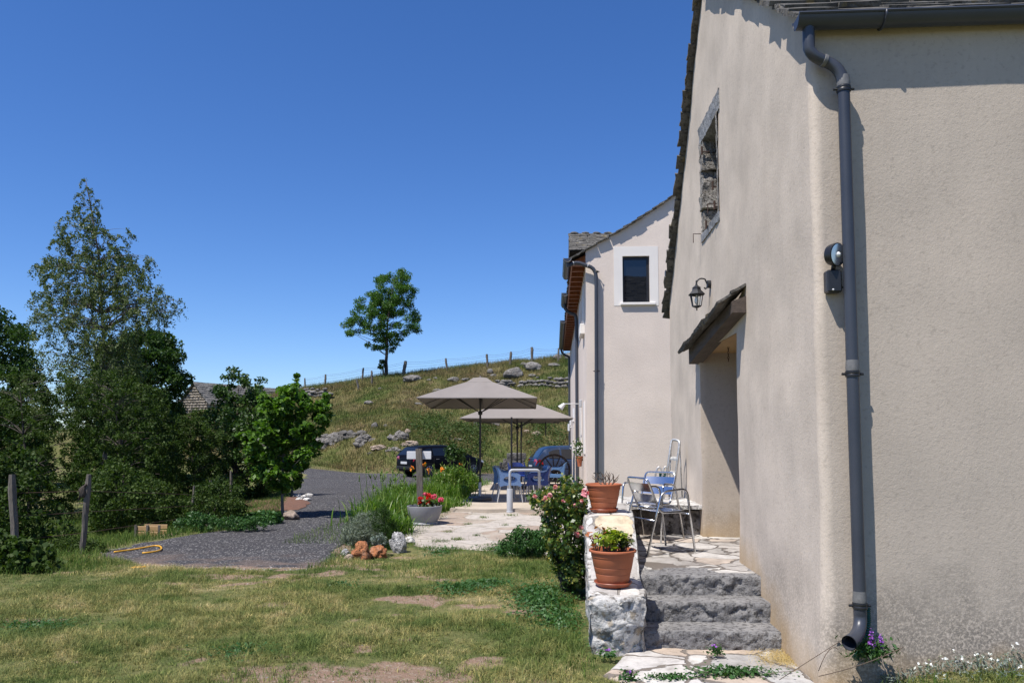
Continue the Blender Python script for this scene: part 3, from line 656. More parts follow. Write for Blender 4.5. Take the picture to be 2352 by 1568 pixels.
for y in yb:
    a, b_ = lwx(y); 
    for k in range(n):
        x = a + .005 + (b_ - a - .012) * k / (n - 1) + .012 * mnoise.noise(Vector((y * 6, k * .1, 1 if k < n / 2 else 5))) * (1 if k in (0, n - 1) else 0)
        vs.append((x, y, lwt(y) + .012 + .006 * mnoise.noise(Vector((x * 9, y * 9, 0))) - (.02 if k in (0, n - 1) else 0) - (.02 if y == yb[0] else 0)))
fs = [(i * n + k, i * n + k + 1, (i + 1) * n + k + 1, (i + 1) * n + k) for i in range(len(yb) - 1) for k in range(n - 1)]
mb.add(vs, fs); mb.build('flagged_top', M['cap_paving'], lw, smooth=True)
# stone ledge behind the chairs
bn = root('stone_ledge', 'rough stone ledge with flat white top slab behind the metal chairs', 'ledge', (1.2, 9.6, .437))
mb = MB(); rough_box(mb, .78, 1.66, 9.12, 10.2, .3, .72, st=.05, amp=.025, sc=6, faces='xyZ'); mb.build('rubble_base', M['bench_stone'], bn, smooth=True)
mb = MB(); rough_box(mb, .72, 1.645, 9.02, 10.25, .73, .775, st=.05, amp=.009, sc=8); mb.build('top_slab', M['limestone_white'], bn, smooth=True)

# ---------------------------------------------------------------- near house
h1 = root('rendered_farmhouse', 'near cream rendered house with old stone window, slate roof and dark downpipe at corner', 'house', (2.5, 7, 0))
pA = onx(1800, 25, XW); pB = onx(1690, -14, XW); b1 = (pB.z - pA.z) / (pB.y - pA.y); a1 = pA.z - b1 * pA.y
pC = onx(1612, -2, XW); pD = onx(1548, 600, XW); b2 = (pD.z - pC.z) / (pD.y - pC.y); a2 = pC.z - b2 * pC.y
YP = (a1 - a2) / (b2 - b1); YF = 11.25; YN = 4.98
def zt(y): return min(a1 + b1 * y, a2 + b2 * y)
print('rake', a1, b1, a2, b2, 'peak', YP, zt(YP), 'far', zt(YF), 'near', zt(YN))
D0, D1, DZ = 7.2, 8.98, onx(1605, 812, XW).z          # door opening
print('door top', DZ)
W0_, W1_ = 7.80, 8.66
WZ0 = 3.72; WZ1 = 4.96
print('slit window', W0_, W1_, WZ0, WZ1)
CR = .06
def wob(p):
    return .016 * mnoise.noise(Vector((p[0] * .9, p[1] * .9, p[2] * .9))) + .006 * mnoise.noise(Vector((p[0] * 3, p[1] * 3, p[2] * 3)))
mb = MB()
def wallgrid(ya, yb, za, zb_fn, st=.09):
    ny_ = max(1, int((yb - ya) / st)); nz_ = max(1, int((zb_fn(ya) - za) / st)); vs = []; 
    for i in range(ny_ + 1):
        y = ya + (yb - ya) * i / ny_; zb = zb_fn(y)
        for j in range(nz_ + 1):
            z = za + (zb - za) * j / nz_; flare = -.035 * math.exp(-max(z, 0) / .35) * (1 if y < 7.2 else .4)
            vs.append((XW + wob((0, y, z)) + flare, y, z))
    fs = [(i * (nz_ + 1) + j, i * (nz_ + 1) + j + 1, (i + 1) * (nz_ + 1) + j + 1, (i + 1) * (nz_ + 1) + j) for i in range(ny_) for j in range(nz_)]
    mb.add(vs, fs)
B0 = -.15
wallgrid(YN + CR, D0, B0, zt)
wallgrid(D0, W0_, DZ, zt); 
wallgrid(W0_, W1_, DZ, lambda y: WZ0); wallgrid(W0_, W1_, WZ1, zt)
wallgrid(W1_, D1, DZ, zt); wallgrid(D1, YF, B0, zt)
# rounded corner + right wall
vs = []; nz_ = 46; prof = [(XW + CR - CR * math.cos(a), YN + CR - CR * math.sin(a)) for a in [math.pi / 2 * k / 6 for k in range(7)]] + [(x, YN) for x in np.arange(XW + CR + .1, 6.6, .1)]
for (x, y) in prof:
    zz = a1 + b1 * y if x < XW + CR else zt(YN)
    for j in range(nz_ + 1):
        z = B0 + (zz - B0) * j / nz_; k = min(1, (x - XW) / CR); w1 = wob((0, y, z)) * (1 - k); w2 = wob((x, 0, z)) * k; fl = -.035 * math.exp(-max(z, 0) / .35)
        vs.append((x + w1 + fl * (1 - k), y + w2 * .7 + fl * k, z))
fs = [(i * (nz_ + 1) + j, (i + 1) * (nz_ + 1) + j, (i + 1) * (nz_ + 1) + j + 1, i * (nz_ + 1) + j + 1) for i in range(len(prof) - 1) for j in range(nz_)]
mb.add(vs, fs); mb.add([(6.5, YN, B0), (6.5, YF, B0), (6.5, YF, zt(YF)), (6.5, YN, zt(YN))], [(0, 1, 2, 3)])
mb.add([(XW, YF, B0), (6.5, YF, B0), (6.5, YF, zt(YF)), (XW, YF, zt(YF))], [(0, 3, 2, 1)])
# door recess: jambs, head
RX = XW + .75
for (y, flip) in ((D0, 0), (D1, 1)):
    vs = []; nx_, nz2 = 8, 22
    for i in range(nx_ + 1):
        for j in range(nz2 + 1):
            x = XW + (RX - XW) * i / nx_; z = B0 + (DZ - B0) * j / nz2; k = 1 if i else 0
            vs.append((x + (wob((0, y, z)) - .035 * math.exp(-max(z, 0) / .35) * (.4 if flip else 1) if i == 0 else 0), y + wob((x, y, z)) * k * .5 - (.02 * math.exp(-max(z - .44, 0) / .2) * k if flip else 0), z))
    fs = [(i * (nz2 + 1) + j, (i + 1) * (nz2 + 1) + j, (i + 1) * (nz2 + 1) + j + 1, i * (nz2 + 1) + j + 1) for i in range(nx_) for j in range(nz2)]
    mb.add(vs, [f[::-1] if not flip else f for f in fs])
wall = mb.build('wall', M['render1'], h1, smooth='auto')
mb = MB(); mb.box(XW + .02, RX, D0 - .05, D1 + .05, DZ, DZ + .03); mb.build('porch_ceiling', M['ply'], h1)
mb = MB()
for k in range(6): mb.bbox(RX - .04, RX, D0 + k * .297, D0 + .29 + k * .297, .437, DZ, .006)
dr = mb.build('door', M['beam'], h1)
mb = MB(); mb.tube([(RX - .05, 7.5, 1.4), (RX - .10, 7.5, 1.4), (RX - .10, 7.6, 1.4)], .01); mb.build('handle', M['black'], dr, smooth=True)
# old stone window
wn = None
mb = MB(); mb.box(XW + .42, XW + .46, W0_ - .05, W1_ + .05, WZ0 - .05, WZ1 + .05); wn = mb.build('stone_window', M['interior_shade'], h1)  # back panel coloured dark to stand for the shade inside the opening
mb = MB()
rough_box(mb, XW - .008, XW + .42, W0_ - .10, W1_ + .13, WZ1 - .19, WZ1 + .015, st=.03, amp=.008, sc=14, faces='xzyY'); mb.build('lintel', M['blue_stone'], wn, smooth=True)
mb = MB(); rough_box(mb, XW - .012, XW + .42, W0_ - .03, W1_ + .06, WZ0 - .015, WZ0 + .075, st=.03, amp=.008, sc=14, faces='xZyY', f=lambda p, r: r + Vector((0, 0, (XW + .2 - p.x) * -.18))); mb.build('sill', M['blue_stone'], wn, smooth=True)
mb = MB(); zz = WZ0 + .06; hs = [.22, .17, .26, .19, .2, .2]; i = 0
while zz < WZ1 - .18:
    h = min(hs[i % 6], WZ1 - .18 - zz); rough_box(mb, XW - .012 - .012 * (i % 2), XW + .42, W1_ - .10 - .05 * (i % 2), W1_ + .05, zz + .008, zz + h - .008, st=.025, amp=.016, sc=11, seed=i * 3, faces='xyzZ'); zz += h; i += 1
mb.build('jamb_stones', M['window_stone'], wn, smooth=True)
mb = MB(); rough_box(mb, XW - .01, XW + .42, W0_ - .03, W0_ + .04, WZ0 + .05, WZ1 - .18, st=.03, amp=.01, sc=11, faces='xYzZ'); mb.build('jamb_stones', M['window_stone'], wn, smooth=True)
for (u, v, dy) in ((1637, 425, 0), (1612, 345, 0), (1622, 515, .0), (1641, 470, 0)):
    p = onx(u, v, XW - .03); mb = MB(); mb.tube([p + Vector((0, 0, -.05)), p + Vector((0, 0, .04))], .011, 6); mb.tube([p + Vector((0, 0, -.02)), p + Vector((.08, .0, -.02))], .007, 6); mb.build('hinge_pin', M['iron'], wn)
for (u, v) in ((1603, 537), (1638, 468)):
    p = onx(u + 8, v, XW); mb = MB(); mb.tube([p, p + Vector((-.09, 0, 0)), p + Vector((-.09, 0, -.10))], .005, 6); mb.build('wall_hook', M['iron'], h1)
# roof: courses of slabs, thicker at the verge
def slab(mb, o, ax, ay, nrm, l, w_, th, seed):      # one irregular slate: o=corner, ax along slope, ay along eave
    rr_ = random.Random(seed); n = 4; pts = []
    k = [(0, 0), (l, 0), (l, w_), (0, w_)]
    out = []
    for i in range(4):
        a = k[i]; b_ = k[(i + 1) % 4]
        for j in range(2): out.append((a[0] + (b_[0] - a[0]) * j / 2 + rr_.uniform(-.018, .018), a[1] + (b_[1] - a[1]) * j / 2 + rr_.uniform(-.012, .012)))
    P = [o + ax * a + ay * b_ + nrm * rr_.uniform(-.003, .003) for a, b_ in out]
    mb.poly(P, nrm * th)
mb = MB()
def courses(mb, y0, z0, y1, z1, x0, x1, step=.24, sw=.30, th=.026, seed=0, only=None):
    ax = Vector((0, y1 - y0, z1 - z0)); Ln = ax.length; ax.normalize(); nrm = Vector((1, 0, 0)).cross(ax); nrm = nrm if nrm.z > 0 else -nrm
    n = int(Ln / step) + 1; rr_ = random.Random(seed)
    for i in range(n):
        x = x0 + rr_.uniform(-.02, .025); o0 = Vector((0, y0, z0)) + ax * (i * step)
        tilt = (ax * 1.0 + nrm * .09).normalized(); first = True
        while x < x1:
            ww = sw * rr_.uniform(.7, 1.4); l = step * 1.5 + rr_.uniform(-.03, .03)
            if i * step + l > Ln + .02: l = Ln - i * step + .02
            slab(mb, o0 + Vector((x, 0, 0)) + nrm * (rr_.uniform(0, .012) + .02) + ax * rr_.uniform(-.03, .03), (ax - nrm * .07).normalized(), Vector((1, 0, 0)), nrm, max(l, .05), ww - .006, th * rr_.uniform(.75, 1.4), rr_.random()); x += ww
            if only and x > x0 + only: break
zn = zt(YN); YE = YN - .07; zE = a1 + b1 * YE
courses(mb, YE, zE, YP + .02, zt(YP) + .03, XW - .085, 6.7, seed=1)
courses(mb, YF + .22, a2 + b2 * (YF + .22), YP, zt(YP) + .03, XW - .085, 6.7, .13, .28, .028, seed=2, only=1.3)
rf = mb.build('roof', M['slate'], h1)
mb = MB()   # deck and rafters below the slates
mb.add([(XW + .01, YE + .03, zE - .015), (6.6, YE + .03, zE - .015), (6.6, YP, zt(YP)), (XW + .01, YP, zt(YP)), (XW + .01, YF + .15, a2 + b2 * (YF + .15)), (6.6, YF + .15, a2 + b2 * (YF + .15))], [(0, 1, 2, 3), (3, 2, 5, 4)])
pass; mb.build('eave_boards', M['soffit'], h1)
# gutter
def gutter(mb, a, b_, r, up=(0, 0, 1), n=10, th=.006):
    a = Vector(a); b_ = Vector(b_); d = (b_ - a).normalized(); s_ = d.cross(Vector(up)).normalized(); u_ = Vector(up)
    pr = [(r * math.cos(t), -r * math.sin(t)) for t in [math.pi * k / n for k in range(n + 1)]]; pi_ = [((r - th) * math.cos(t), -(r - th) * math.sin(t)) for t in [math.pi * k / n for k in range(n + 1)]][::-1]
    P = [a + s_ * x + u_ * z for x, z in pr + pi_]; m_ = len(P); vs = P + [p + (b_ - a) for p in P]
    fs = [(i, (i + 1) % m_, m_ + (i + 1) % m_, m_ + i) for i in range(m_)]; mb.add(vs, fs)
    for e in (a, b_):      # end caps
        mb.add([e + s_ * x + u_ * z + d * (.002 if e is a else -.002) for x, z in pr], [tuple(range(n + 1))])
    for sg in (1, -1): mb.tube([a + s_ * r * sg, b_ + s_ * r * sg], .010, 6)
gA = at(1828, 44, YN - .085); gB = at(2420, 27, YN - .085)
mb = MB(); gutter(mb, (gA.x, gA.y, gA.z), (6.5, gA.y, gA.z + .02), .072); gt = mb.build('gutter', M['zinc'], h1, smooth='auto')
for x in (2.05, 3.0, 3.95):
    mb = MB(); mb.tube([(x, gA.y - .082 * math.cos(t), gA.z - .082 * math.sin(t) + .004) for t in [math.pi * k / 8 for k in range(9)]], .007, 6); mb.build('gutter_bracket', M['zinc'], gt, smooth=True)
py = YN - .085
top = at(1938, 215, py); bot = at(1975, 1392, py); r0 = .0365
o0 = at(1857, 72, gA.y)
dp_path = [o0 + Vector((0, 0, .03)), o0 + Vector((0, 0, -.05))] + arc(at(1858, 112, gA.y), at(1866, 132, gA.y), at(1893, 140, gA.y + .01), 5) + arc(at(1902, 144, gA.y + .015), at(1934, 156, py), at(1937, 198, py), 6) + [top, bot]
mb = MB(); mb.tube(dp_path, r0, 18, cap=False); dp = mb.build('downpipe', M['zinc'], h1, smooth='auto')
mb = MB(); el = [bot, bot + Vector((0, 0, -.05))] + arc(bot + Vector((0, 0, -.06)), at(1978, 1458, py - .02), at(1950, 1476, py - .15), 7)
mb.tube(el, [r0 * 1.02] * 7 + [r0 * 1.06, r0 * 1.14, r0 * 1.2], 18, cap=False); mb.tube(el[-4:], [r0 * .9, r0 * .95, r0 * 1.0, r0 * 1.1][:4], 18, cap=False); mb.build('outlet_elbow', M['zinc'], dp, smooth=True)
def collar(p, r, m_='black', w_=.03, ax=Vector((0, 0, 1)), par=None, ears=True):
    mb = MB(); mb.lathe([(r, -w_ * .5), (r * 1.14, -w_ * .5), (r * 1.2, -w_ * .2), (r * 1.12, 0), (r * 1.2, w_ * .2), (r * 1.14, w_ * .5), (r, w_ * .5)], p, 20)
    if ears:
        for s_ in (-1, 1): mb.tube([Vector(p) + Vector((s_ * r, .0, 0)), Vector(p) + Vector((s_ * r * 1.75, .0, 0))], r * .22, 8)
        mb.tube([Vector(p) + Vector((0, r, 0)), Vector(p) + Vector((0, .085, 0))], r * .2, 6)
    mb.build('pipe_clamp', M[m_], par, smooth='auto')
for v in (205, 873, 1390):
    k = (v - 215) / (1392 - 215); p = top.lerp(bot, k); collar(p, r0, 'black', .035, par=dp)
    mb = MB(); mb.lathe([(r0, .018), (r0 * 1.07, .02), (r0 * 1.1, .035), (r0 * 1.07, .055), (r0 * 1.0, .085)], p, 20); mb.build('joint_ring', M['zincjoint'], dp, smooth='auto')
mb = MB(); p = Vector(dp_path[7]); mb.lathe([(r0 * 1.0, -.012), (r0 * 1.08, -.01), (r0 * 1.08, .01), (r0 * 1.0, .012)], p, 18, M=(Vector(dp_path[8]) - Vector(dp_path[6])).to_track_quat('Z', 'Y').to_matrix()); mb.build('joint_ring', M['zincjoint'], dp, smooth='auto')
# far eave gutter end stub
p = at(1534, 628, YF + .1); mb = MB(); mb.tube([p + Vector((-.04, 0, 0)), p + Vector((.5, 0, 0))], .045, 12); mb.build('gutter', M['zinc'], h1, smooth='auto')
# door canopy
nA = onx(1712, 690, 1.52); fA = onx(1584, 806, 1.53); print('canopy', nA, fA)
cy0, cy1 = 6.82, fA.y; zb0 = 2.60; zb1 = onx(1585, 836, 1.53).z; zt0 = 2.70; zt1 = fA.z + .02
mb = MB(); vs = []
for y, zb_, zt_ in ((cy0, zb0, zt0), (cy1, zb1, zt1)):
    vs += [Vector((1.52, y, zb_)), Vector((1.66, y, zb_)), Vector((1.66, y, zt_ + .05)), Vector((1.52, y, zt_))]
mb.add(vs, [(0, 1, 2, 3), (7, 6, 5, 4), (0, 3, 7, 4), (0, 4, 5, 1), (1, 5, 6, 2), (2, 6, 7, 3)]); cb = mb.build('canopy_beam', M['beam'], h1)
mb = MB(); rr_ = random.Random(4); n = 8
for i in range(n):
    k = i / n; y = cy0 + (cy1 - .10 - cy0) * k; z = zt0 + (zt1 - zt0) * k
    for j in range(3):
        ww = (cy1 - cy0 + .1) / n * rr_.uniform(1.15, 1.5); off = rr_.uniform(-.02, .03)
        ax = Vector((-1, 0, -.55)).normalized(); nrm = Vector((-.55, 0, 1)).normalized()
        o = Vector((1.66, y + off, z + .085 + .014 * (2 - j))) + nrm * (.02 + .018 * rr_.random()) + ax * (.02 + j * .055)
        slab(mb, o, ax, (Vector((0, 1, 0)) + Vector((0, 0, -.12 - .1 * rr_.random()))).normalized(), nrm, .12 + .02 * rr_.random(), ww, .02 * rr_.uniform(.8, 1.6), rr_.random())
mb.build('canopy_slates', M['slate'], h1)
mb = MB(); p0 = Vector((XW + .18, 8.35, DZ + .01))
for i in range(6):
    z = p0.z - .02 - i * .026; mm = Matrix.Rotation(R(90) if i % 2 else 0, 3, 'Z')
    mb.tube([p0 + Vector((0, 0, z - p0.z)) + mm @ Vector((.008 * math.cos(t), 0, .017 * math.sin(t))) for t in [2 * math.pi * k / 8 for k in range(9)]], .003, 5, cap=False)
mb.build('chain', M['iron'], h1)

# ---------------------------------------------------------------- second house
H2Y = 16.5; XF = at(1345, 900, H2Y).x; ZE = 5.42
h2 = root('cream_house', 'smooth cream house behind the near one, slate roof, dark framed window, side facing terrace', 'house', (2.5, 20, 0))
rl_ = [at(u, v, H2Y) for u, v in ((1345, 576), (1372, 560), (1400, 544), (1450, 515), (1500, 483), (1550, 448), (1600, 410), (1700, 330))]
wx0, wx1 = at(1430, 640, H2Y).x, at(1492, 640, H2Y).x; wz0, wz1 = at(1460, 695, H2Y).z, at(1460, 588, H2Y).z
mb = MB()
pts = [(p.x, p.z) for p in rl_]
def zr(x): return float(np.interp(x, [a for a, _ in pts], [b_ for _, b_ in pts]))
brk = sorted([a for a, _ in pts] + [wx0, wx1] + [5.0])
brk = [x for x in brk if x <= 5.0]
for a, b_ in zip(brk[:-1], brk[1:]):
    if b_ - a < 1e-4: continue
    if a >= wx0 - 1e-4 and b_ <= wx1 + 1e-4:
        mb.add([(a, H2Y, -.3), (b_, H2Y, -.3), (b_, H2Y, wz0), (a, H2Y, wz0)], [(0, 1, 2, 3)]); mb.add([(a, H2Y, wz1), (b_, H2Y, wz1), (b_, H2Y, zr(b_)), (a, H2Y, zr(a))], [(0, 1, 2, 3)])
    else: mb.add([(a, H2Y, -.3), (b_, H2Y, -.3), (b_, H2Y, zr(b_)), (a, H2Y, zr(a))], [(0, 1, 2, 3)])
XF0 = pts[0][0]
mb.add([(XF0, H2Y, -.3), (XF0, 34, -.6), (XF0, 34, ZE), (XF0, H2Y, pts[0][1])], [(0, 3, 2, 1)])
mb.add([(XF0, 34, -.6), (6, 34, -.6), (6, 34, ZE), (XF0, 34, ZE)], [(0, 3, 2, 1)]); mb.add([(5, H2Y, -.3), (5, 34, -.6), (5, 34, ZE + 1), (5, H2Y, ZE + 1)], [(0, 1, 2, 3)])
dpt = .09
mb.add([(wx0, H2Y, wz0), (wx0, H2Y + dpt, wz0), (wx0, H2Y + dpt, wz1), (wx0, H2Y, wz1)], [(0, 1, 2, 3)]); mb.add([(wx1, H2Y, wz0), (wx1, H2Y + dpt, wz0), (wx1, H2Y + dpt, wz1), (wx1, H2Y, wz1)], [(0, 3, 2, 1)])
mb.add([(wx0, H2Y, wz1), (wx1, H2Y, wz1), (wx1, H2Y + dpt, wz1), (wx0, H2Y + dpt, wz1)], [(0, 1, 2, 3)])
mb.build('wall', M['render2'], h2)
sx0, sx1 = at(1410, 640, H2Y).x, at(1512, 640, H2Y).x; sz0, sz1 = at(1460, 702, H2Y).z, at(1460, 566, H2Y).z; yf = H2Y - .006
mb = MB()
for (a, b_, c_, d_) in ((sx0, wx0, sz0, sz1), (wx1, sx1, sz0, sz1), (wx0, wx1, wz1, sz1), (wx0, wx1, sz0, wz0)): mb.box(a, b_, yf, H2Y + .004, c_, d_)
mb.build('window_surround', M['surround'], h2)
fr = .035; wy = H2Y + dpt - .03
mb = MB()
for (a, b_, c_, d_) in ((wx0, wx0 + fr, wz0, wz1), (wx1 - fr * 1.6, wx1, wz0, wz1), (wx0 + fr, wx1 - fr * 1.6, wz1 - fr * 1.8, wz1), (wx0 + fr, wx1 - fr * 1.6, wz0, wz0 + fr)): mb.box(a, b_, wy, wy + .05, c_, d_)
wf = mb.build('window', M['black'], h2)
mb = MB(); mb.box(wx0 + fr, wx1 - fr * 1.6, wy + .015, wy + .025, wz0 + fr, wz1 - fr * 1.8); mb.build('pane', M['glass'], wf)
s0, s1 = at(1425, 700, H2Y), at(1506, 700, H2Y); mb = MB(); mb.bbox(s0.x, s1.x, H2Y - .06, H2Y + .08, wz0 - .055, wz0, .008); mb.build('sill', M['surround'], wf)
# roof of the wing: verge slates along the curved gable line and a plane behind
mb = MB(); rr_ = random.Random(9)
for a, b_ in zip(rl_[:-1], rl_[1:]):
    n = max(1, int((b_ - a).length / .16))
    for i in range(n):
        p = a.lerp(b_, i / n); q = a.lerp(b_, (i + 1) / n); ax = (q - p).normalized(); nrm = Vector((-ax.z, 0, ax.x))
        slab(mb, Vector((p.x, H2Y - .09 + rr_.uniform(-.015, .015), p.z)) + nrm * (.005 + rr_.uniform(0, .015)), (ax + nrm * -.10).normalized(), Vector((0, 1, 0)), nrm, .27, .45, .02 * rr_.uniform(.8, 1.4), i + a.x)
e0 = rl_[0]; ed = (rl_[1] - rl_[0]).normalized(); lo = e0 - ed * .40
for i in range(3):
    p = lo + ed * (.145 * i); nrm = Vector((-ed.z, 0, ed.x)); slab(mb, Vector((p.x, H2Y - .08, p.z)) + nrm * .012, (ed - nrm * .1).normalized(), Vector((0, 1, 0)), nrm, .25, 2.0, .022, i)
Y2 = 18.4
vs = [(lo.x, lo.z + .01)] + [(p.x, p.z + .02) for p in rl_]
for (xa, za), (xb, zb) in zip(vs[:-1], vs[1:]): mb.add([(xa, H2Y - .03, za), (xb, H2Y - .03, zb), (xb, Y2 + 1, zb), (xa, Y2 + 1, za)], [(0, 1, 2, 3)])
ex = lo.x; ez = lo.z
n = 70
for i in range(n):      # eave slates all along the facade
    y = H2Y + .4 + (34 - H2Y - .4) * i / n; slab(mb, Vector((ex + .02 + rr_.uniform(-.015, .015), y, ez + .005)), Vector((1, 0, .55)).normalized(), Vector((0, 1, 0)), Vector((-.5, 0, 1)).normalized(), .35, .235, .03, i)
mb.add([(ex + .03, 17, ez), (ex + 1.4, 17, ez + .72), (ex + 1.4, 34.1, ez + .72), (ex + .03, 34.1, ez)], [(0, 1, 2, 3)])
# cross gable facing the camera
c0 = at(1308, 577, 18.45); c1 = at(1309, 541, 19.4); ax = Vector((0, c1.y - c0.y, c1.z - c0.z)); 
mb2 = MB(); courses(mb2, c0.y, c0.z, c1.y, c1.z, c0.x, 2.6, .12, .22, .022, seed=8)
mb2.add([(c0.x, c0.y, c0.z), (2.6, c0.y, c0.z), (2.6, c1.y, c1.z), (c0.x, c1.y, c1.z), (c0.x, c1.y + .9, c0.z), (2.6, c1.y + .9, c0.z)], [(0, 1, 2, 3), (3, 2, 5, 4), (0, 3, 4)])
hr = mb.build('roof', M['slate'], h2); mb2.build('dormer_roof', M['slate'], hr)
for u in (1320, 1345.5, 1371, 1397):
    p = at(u, 538, c1.y); mb = MB(); rock(mb, p + Vector((0, .05, .02)), (.125, .14, .055), seed=u, sub=2, amp=.1, fine=.03, flat=.4); mb.build('ridge_stone', M['slate'], hr, smooth=True)
# soffit
mb = MB(); mb.add([(ex + .03, H2Y + .02, ez - .03), (XF0, H2Y + .02, ez + .12), (XF0, 34, ez + .12), (ex + .03, 34, ez - .03)], [(0, 3, 2, 1)])
for i in range(30): y = H2Y + .05 + i * .58; mb.box(ex + .06, XF0, y, y + .09, ez - .10, ez + .0)
mb.box(ex + .04, ex + .065, H2Y + .02, 34, ez - .12, ez - .0); mb.build('eave_rafters', M['soffit'], h2)
gx = ex - .04
for k, (ya, yb, rr0) in enumerate(((H2Y - .22, 18.2, .08), (20.3, 22.3, .085), (25.2, 33.3, .09))):
    gz_ = ez - .0; mb = MB(); gutter(mb, (gx, ya, gz_), (gx, yb, gz_), rr0); gg = mb.build('gutter', M['zinc'], h2, smooth='auto')
    mb = MB(); mb.tube([(gx + rr0 * math.cos(t), ya - .006, gz_ - rr0 * math.sin(t)) for t in [math.pi * q / 10 for q in range(11)]], .007, 6); mb.build('joint_ring', M['zincjoint'], gg, smooth=True)
yp = H2Y - .10
A = at(1311, 592, yp - .05); B_ = at(1370, 622, yp); C_ = at(1371, 1115, yp)
mb = MB(); path = [Vector((gx, yp - .05, ez - .06))] + arc((gx + .01, yp - .05, ez - .15), at(1316, 602, yp), at(1330, 604, yp), 4) + arc(at(1350, 611, yp), at(1369, 614, yp), at(1369.5, 640, yp), 5) + [at(1371, 1130, yp)]
mb.tube(path, .040, 14, cap=False); pp = mb.build('downpipe', M['zinc'], h2, smooth='auto')
for v in (624, 852, 1086): collar(at(1369.6 + (v - 640) / 490 * 1.5, v, yp), .040, 'black', .03, par=pp)
for i in (3, 6):
    p = path[i]; mb = MB(); mb.lathe([(.040, -.008), (.044, 0), (.040, .008)], p, 14, M=(path[i + 1] - path[i - 1]).to_track_quat('Z', 'Y').to_matrix()); mb.build('joint_ring', M['greypaint'], pp, smooth=True)
for (ya, k) in ((21.6, 0), (33.0, 1)):
    mb = MB(); mb.tube([Vector((gx, ya, ez - .06))] + arc((gx, ya, ez - .12), (gx + .02, ya, ez - .30), (XF0 - .14, ya, ez - .36), 4) + arc((XF0 - .1, ya, ez - .38), (XF0 - .06, ya, ez - .40), (XF0 - .06, ya, ez - .55), 4) + [(XF0 - .06, ya, 0)], .045, 12, cap=False); mb.build('downpipe', M['zinc'], h2, smooth='auto')
for (ya, z0, z1, kk) in ((17.35, 3.78, 4.0, 0), (19.6, 1.05, 1.16, 1)):
    mb = MB(); mb.bbox(XF0 - .10, XF0 + .05, ya, ya + .9, z0, z1, .01); mb.build('facade_sill', M['surround'], h2)
for ya in (17.35, 19.7, 23.5, 27.5):
    for z0, z1 in ((1.15, 2.3), (4.0, 4.9)): mb = MB(); mb.box(XF0 - .02, XF0 + .02, ya, ya + .85, z0, z1); mb.build('shutter', M['surround'], h2)
# ---------------------------------------------------------------- trees and shrubs
def tree(name, label, cat, crowns, base, Y, lm, bm='bark', tr=.12, lsize=.06, group=None, trunk=None, limb=1, stems=1, aspect=.6, up=.3, seed=1, kind_droop=0, top=None):
    """crowns: list of (poly, Y, depth, clumps, leaves per clump, clump radius)"""
    rt = root(name, label, cat, base, group); rg = np.random.default_rng(seed); base = Vector(base)
    cs = []; allc = []
    for (P, Yc, dep, nc_, k, rc) in crowns:
        c = volume(P, Yc, dep, nc_, seed + len(cs)); cs.append((c, k, rc)); allc.append(c)
    A = np.concatenate(allc); zt_ = A[:, 2].max()
    if top is None:
        sel = A[A[:, 2] > np.quantile(A[:, 2], .93)]; top = Vector(sel.mean(0))
    else: top = Vector(top)
    mb = MB(); mid = trunk or [(base + Vector((0, 0, -.1))), base.lerp(top, .35) + Vector((rg.normal() * .05, 0, 0)), base.lerp(top, .7), top]
    mid = [Vector(p) for p in mid]; sp = []
    for i in range(len(mid) - 1):
        for q in range(4): sp.append(mid[i].lerp(mid[i + 1], q / 4) + Vector((rg.normal(), rg.normal(), 0)) * tr * .12)
    sp.append(mid[-1]); n = len(sp)
    mb.tube(sp, [tr * (1 - .93 * i / (n - 1)) * (1.25 if i == 0 else 1) for i in range(n)], 9)
    if limb:
        for c in A[::limb]:
            c = Vector(c); zz = c.z - (.25 + .5 * rg.random()) * max(.3, (Vector((c.x, c.y, 0)) - Vector((base.x, base.y, 0))).length) * (.9 if kind_droop == 0 else .35)
            zz = min(max(zz, base.z + (zt_ - base.z) * .12), top.z - .02)
            k = min(range(n), key=lambda i: abs(sp[i].z - zz)); o = sp[k]; l = (c - o).length
            r_ = max(.006, min(tr * .45, .010 * l + tr * .05) * (1 - .6 * k / n))
            ctrl = o.lerp(c, .5) + Vector((0, 0, .18 * l if kind_droop else .08 * l)); pts_ = arc(o, ctrl, c, 5)
            mb.tube(pts_, [r_ * (1 - .8 * i / 5) for i in range(6)], 5, cap=False)
    mb.build('trunk', M[bm], rt, smooth=True)
    parts = []
    for j, (c, k, rc) in enumerate(cs):
        C = np.repeat(c, k, 0); d = rg.normal(size=C.shape); nrm_ = np.linalg.norm(d, axis=1)[:, None]; d = d / nrm_ * (rg.random((len(d), 1)) ** .45)
        if kind_droop:   # hanging sprays: leaves strung below an arching twig
            dirv = np.repeat(rg.normal(size=(len(c), 3)) * [1, 1, .25], k, 0); dirv /= np.linalg.norm(dirv, axis=1)[:, None]; s_ = rg.random((len(C), 1))
            C = C + dirv * s_ * rc * 1.3 + np.array([[0, 0, -1.0]]) * (s_ ** 2) * rc * kind_droop + d * rc * .32
        else: C = C + d * rc * np.array([1, 1, .75])
        parts.append(leaves(C, lsize, aspect, up, seed + j + 50, droop=.4 if kind_droop else .2))
    V, Fq = merge(parts); npmesh('crown', V, Fq, M[lm], rt); return rt
G_ = lambda u, v: ong(u, v)
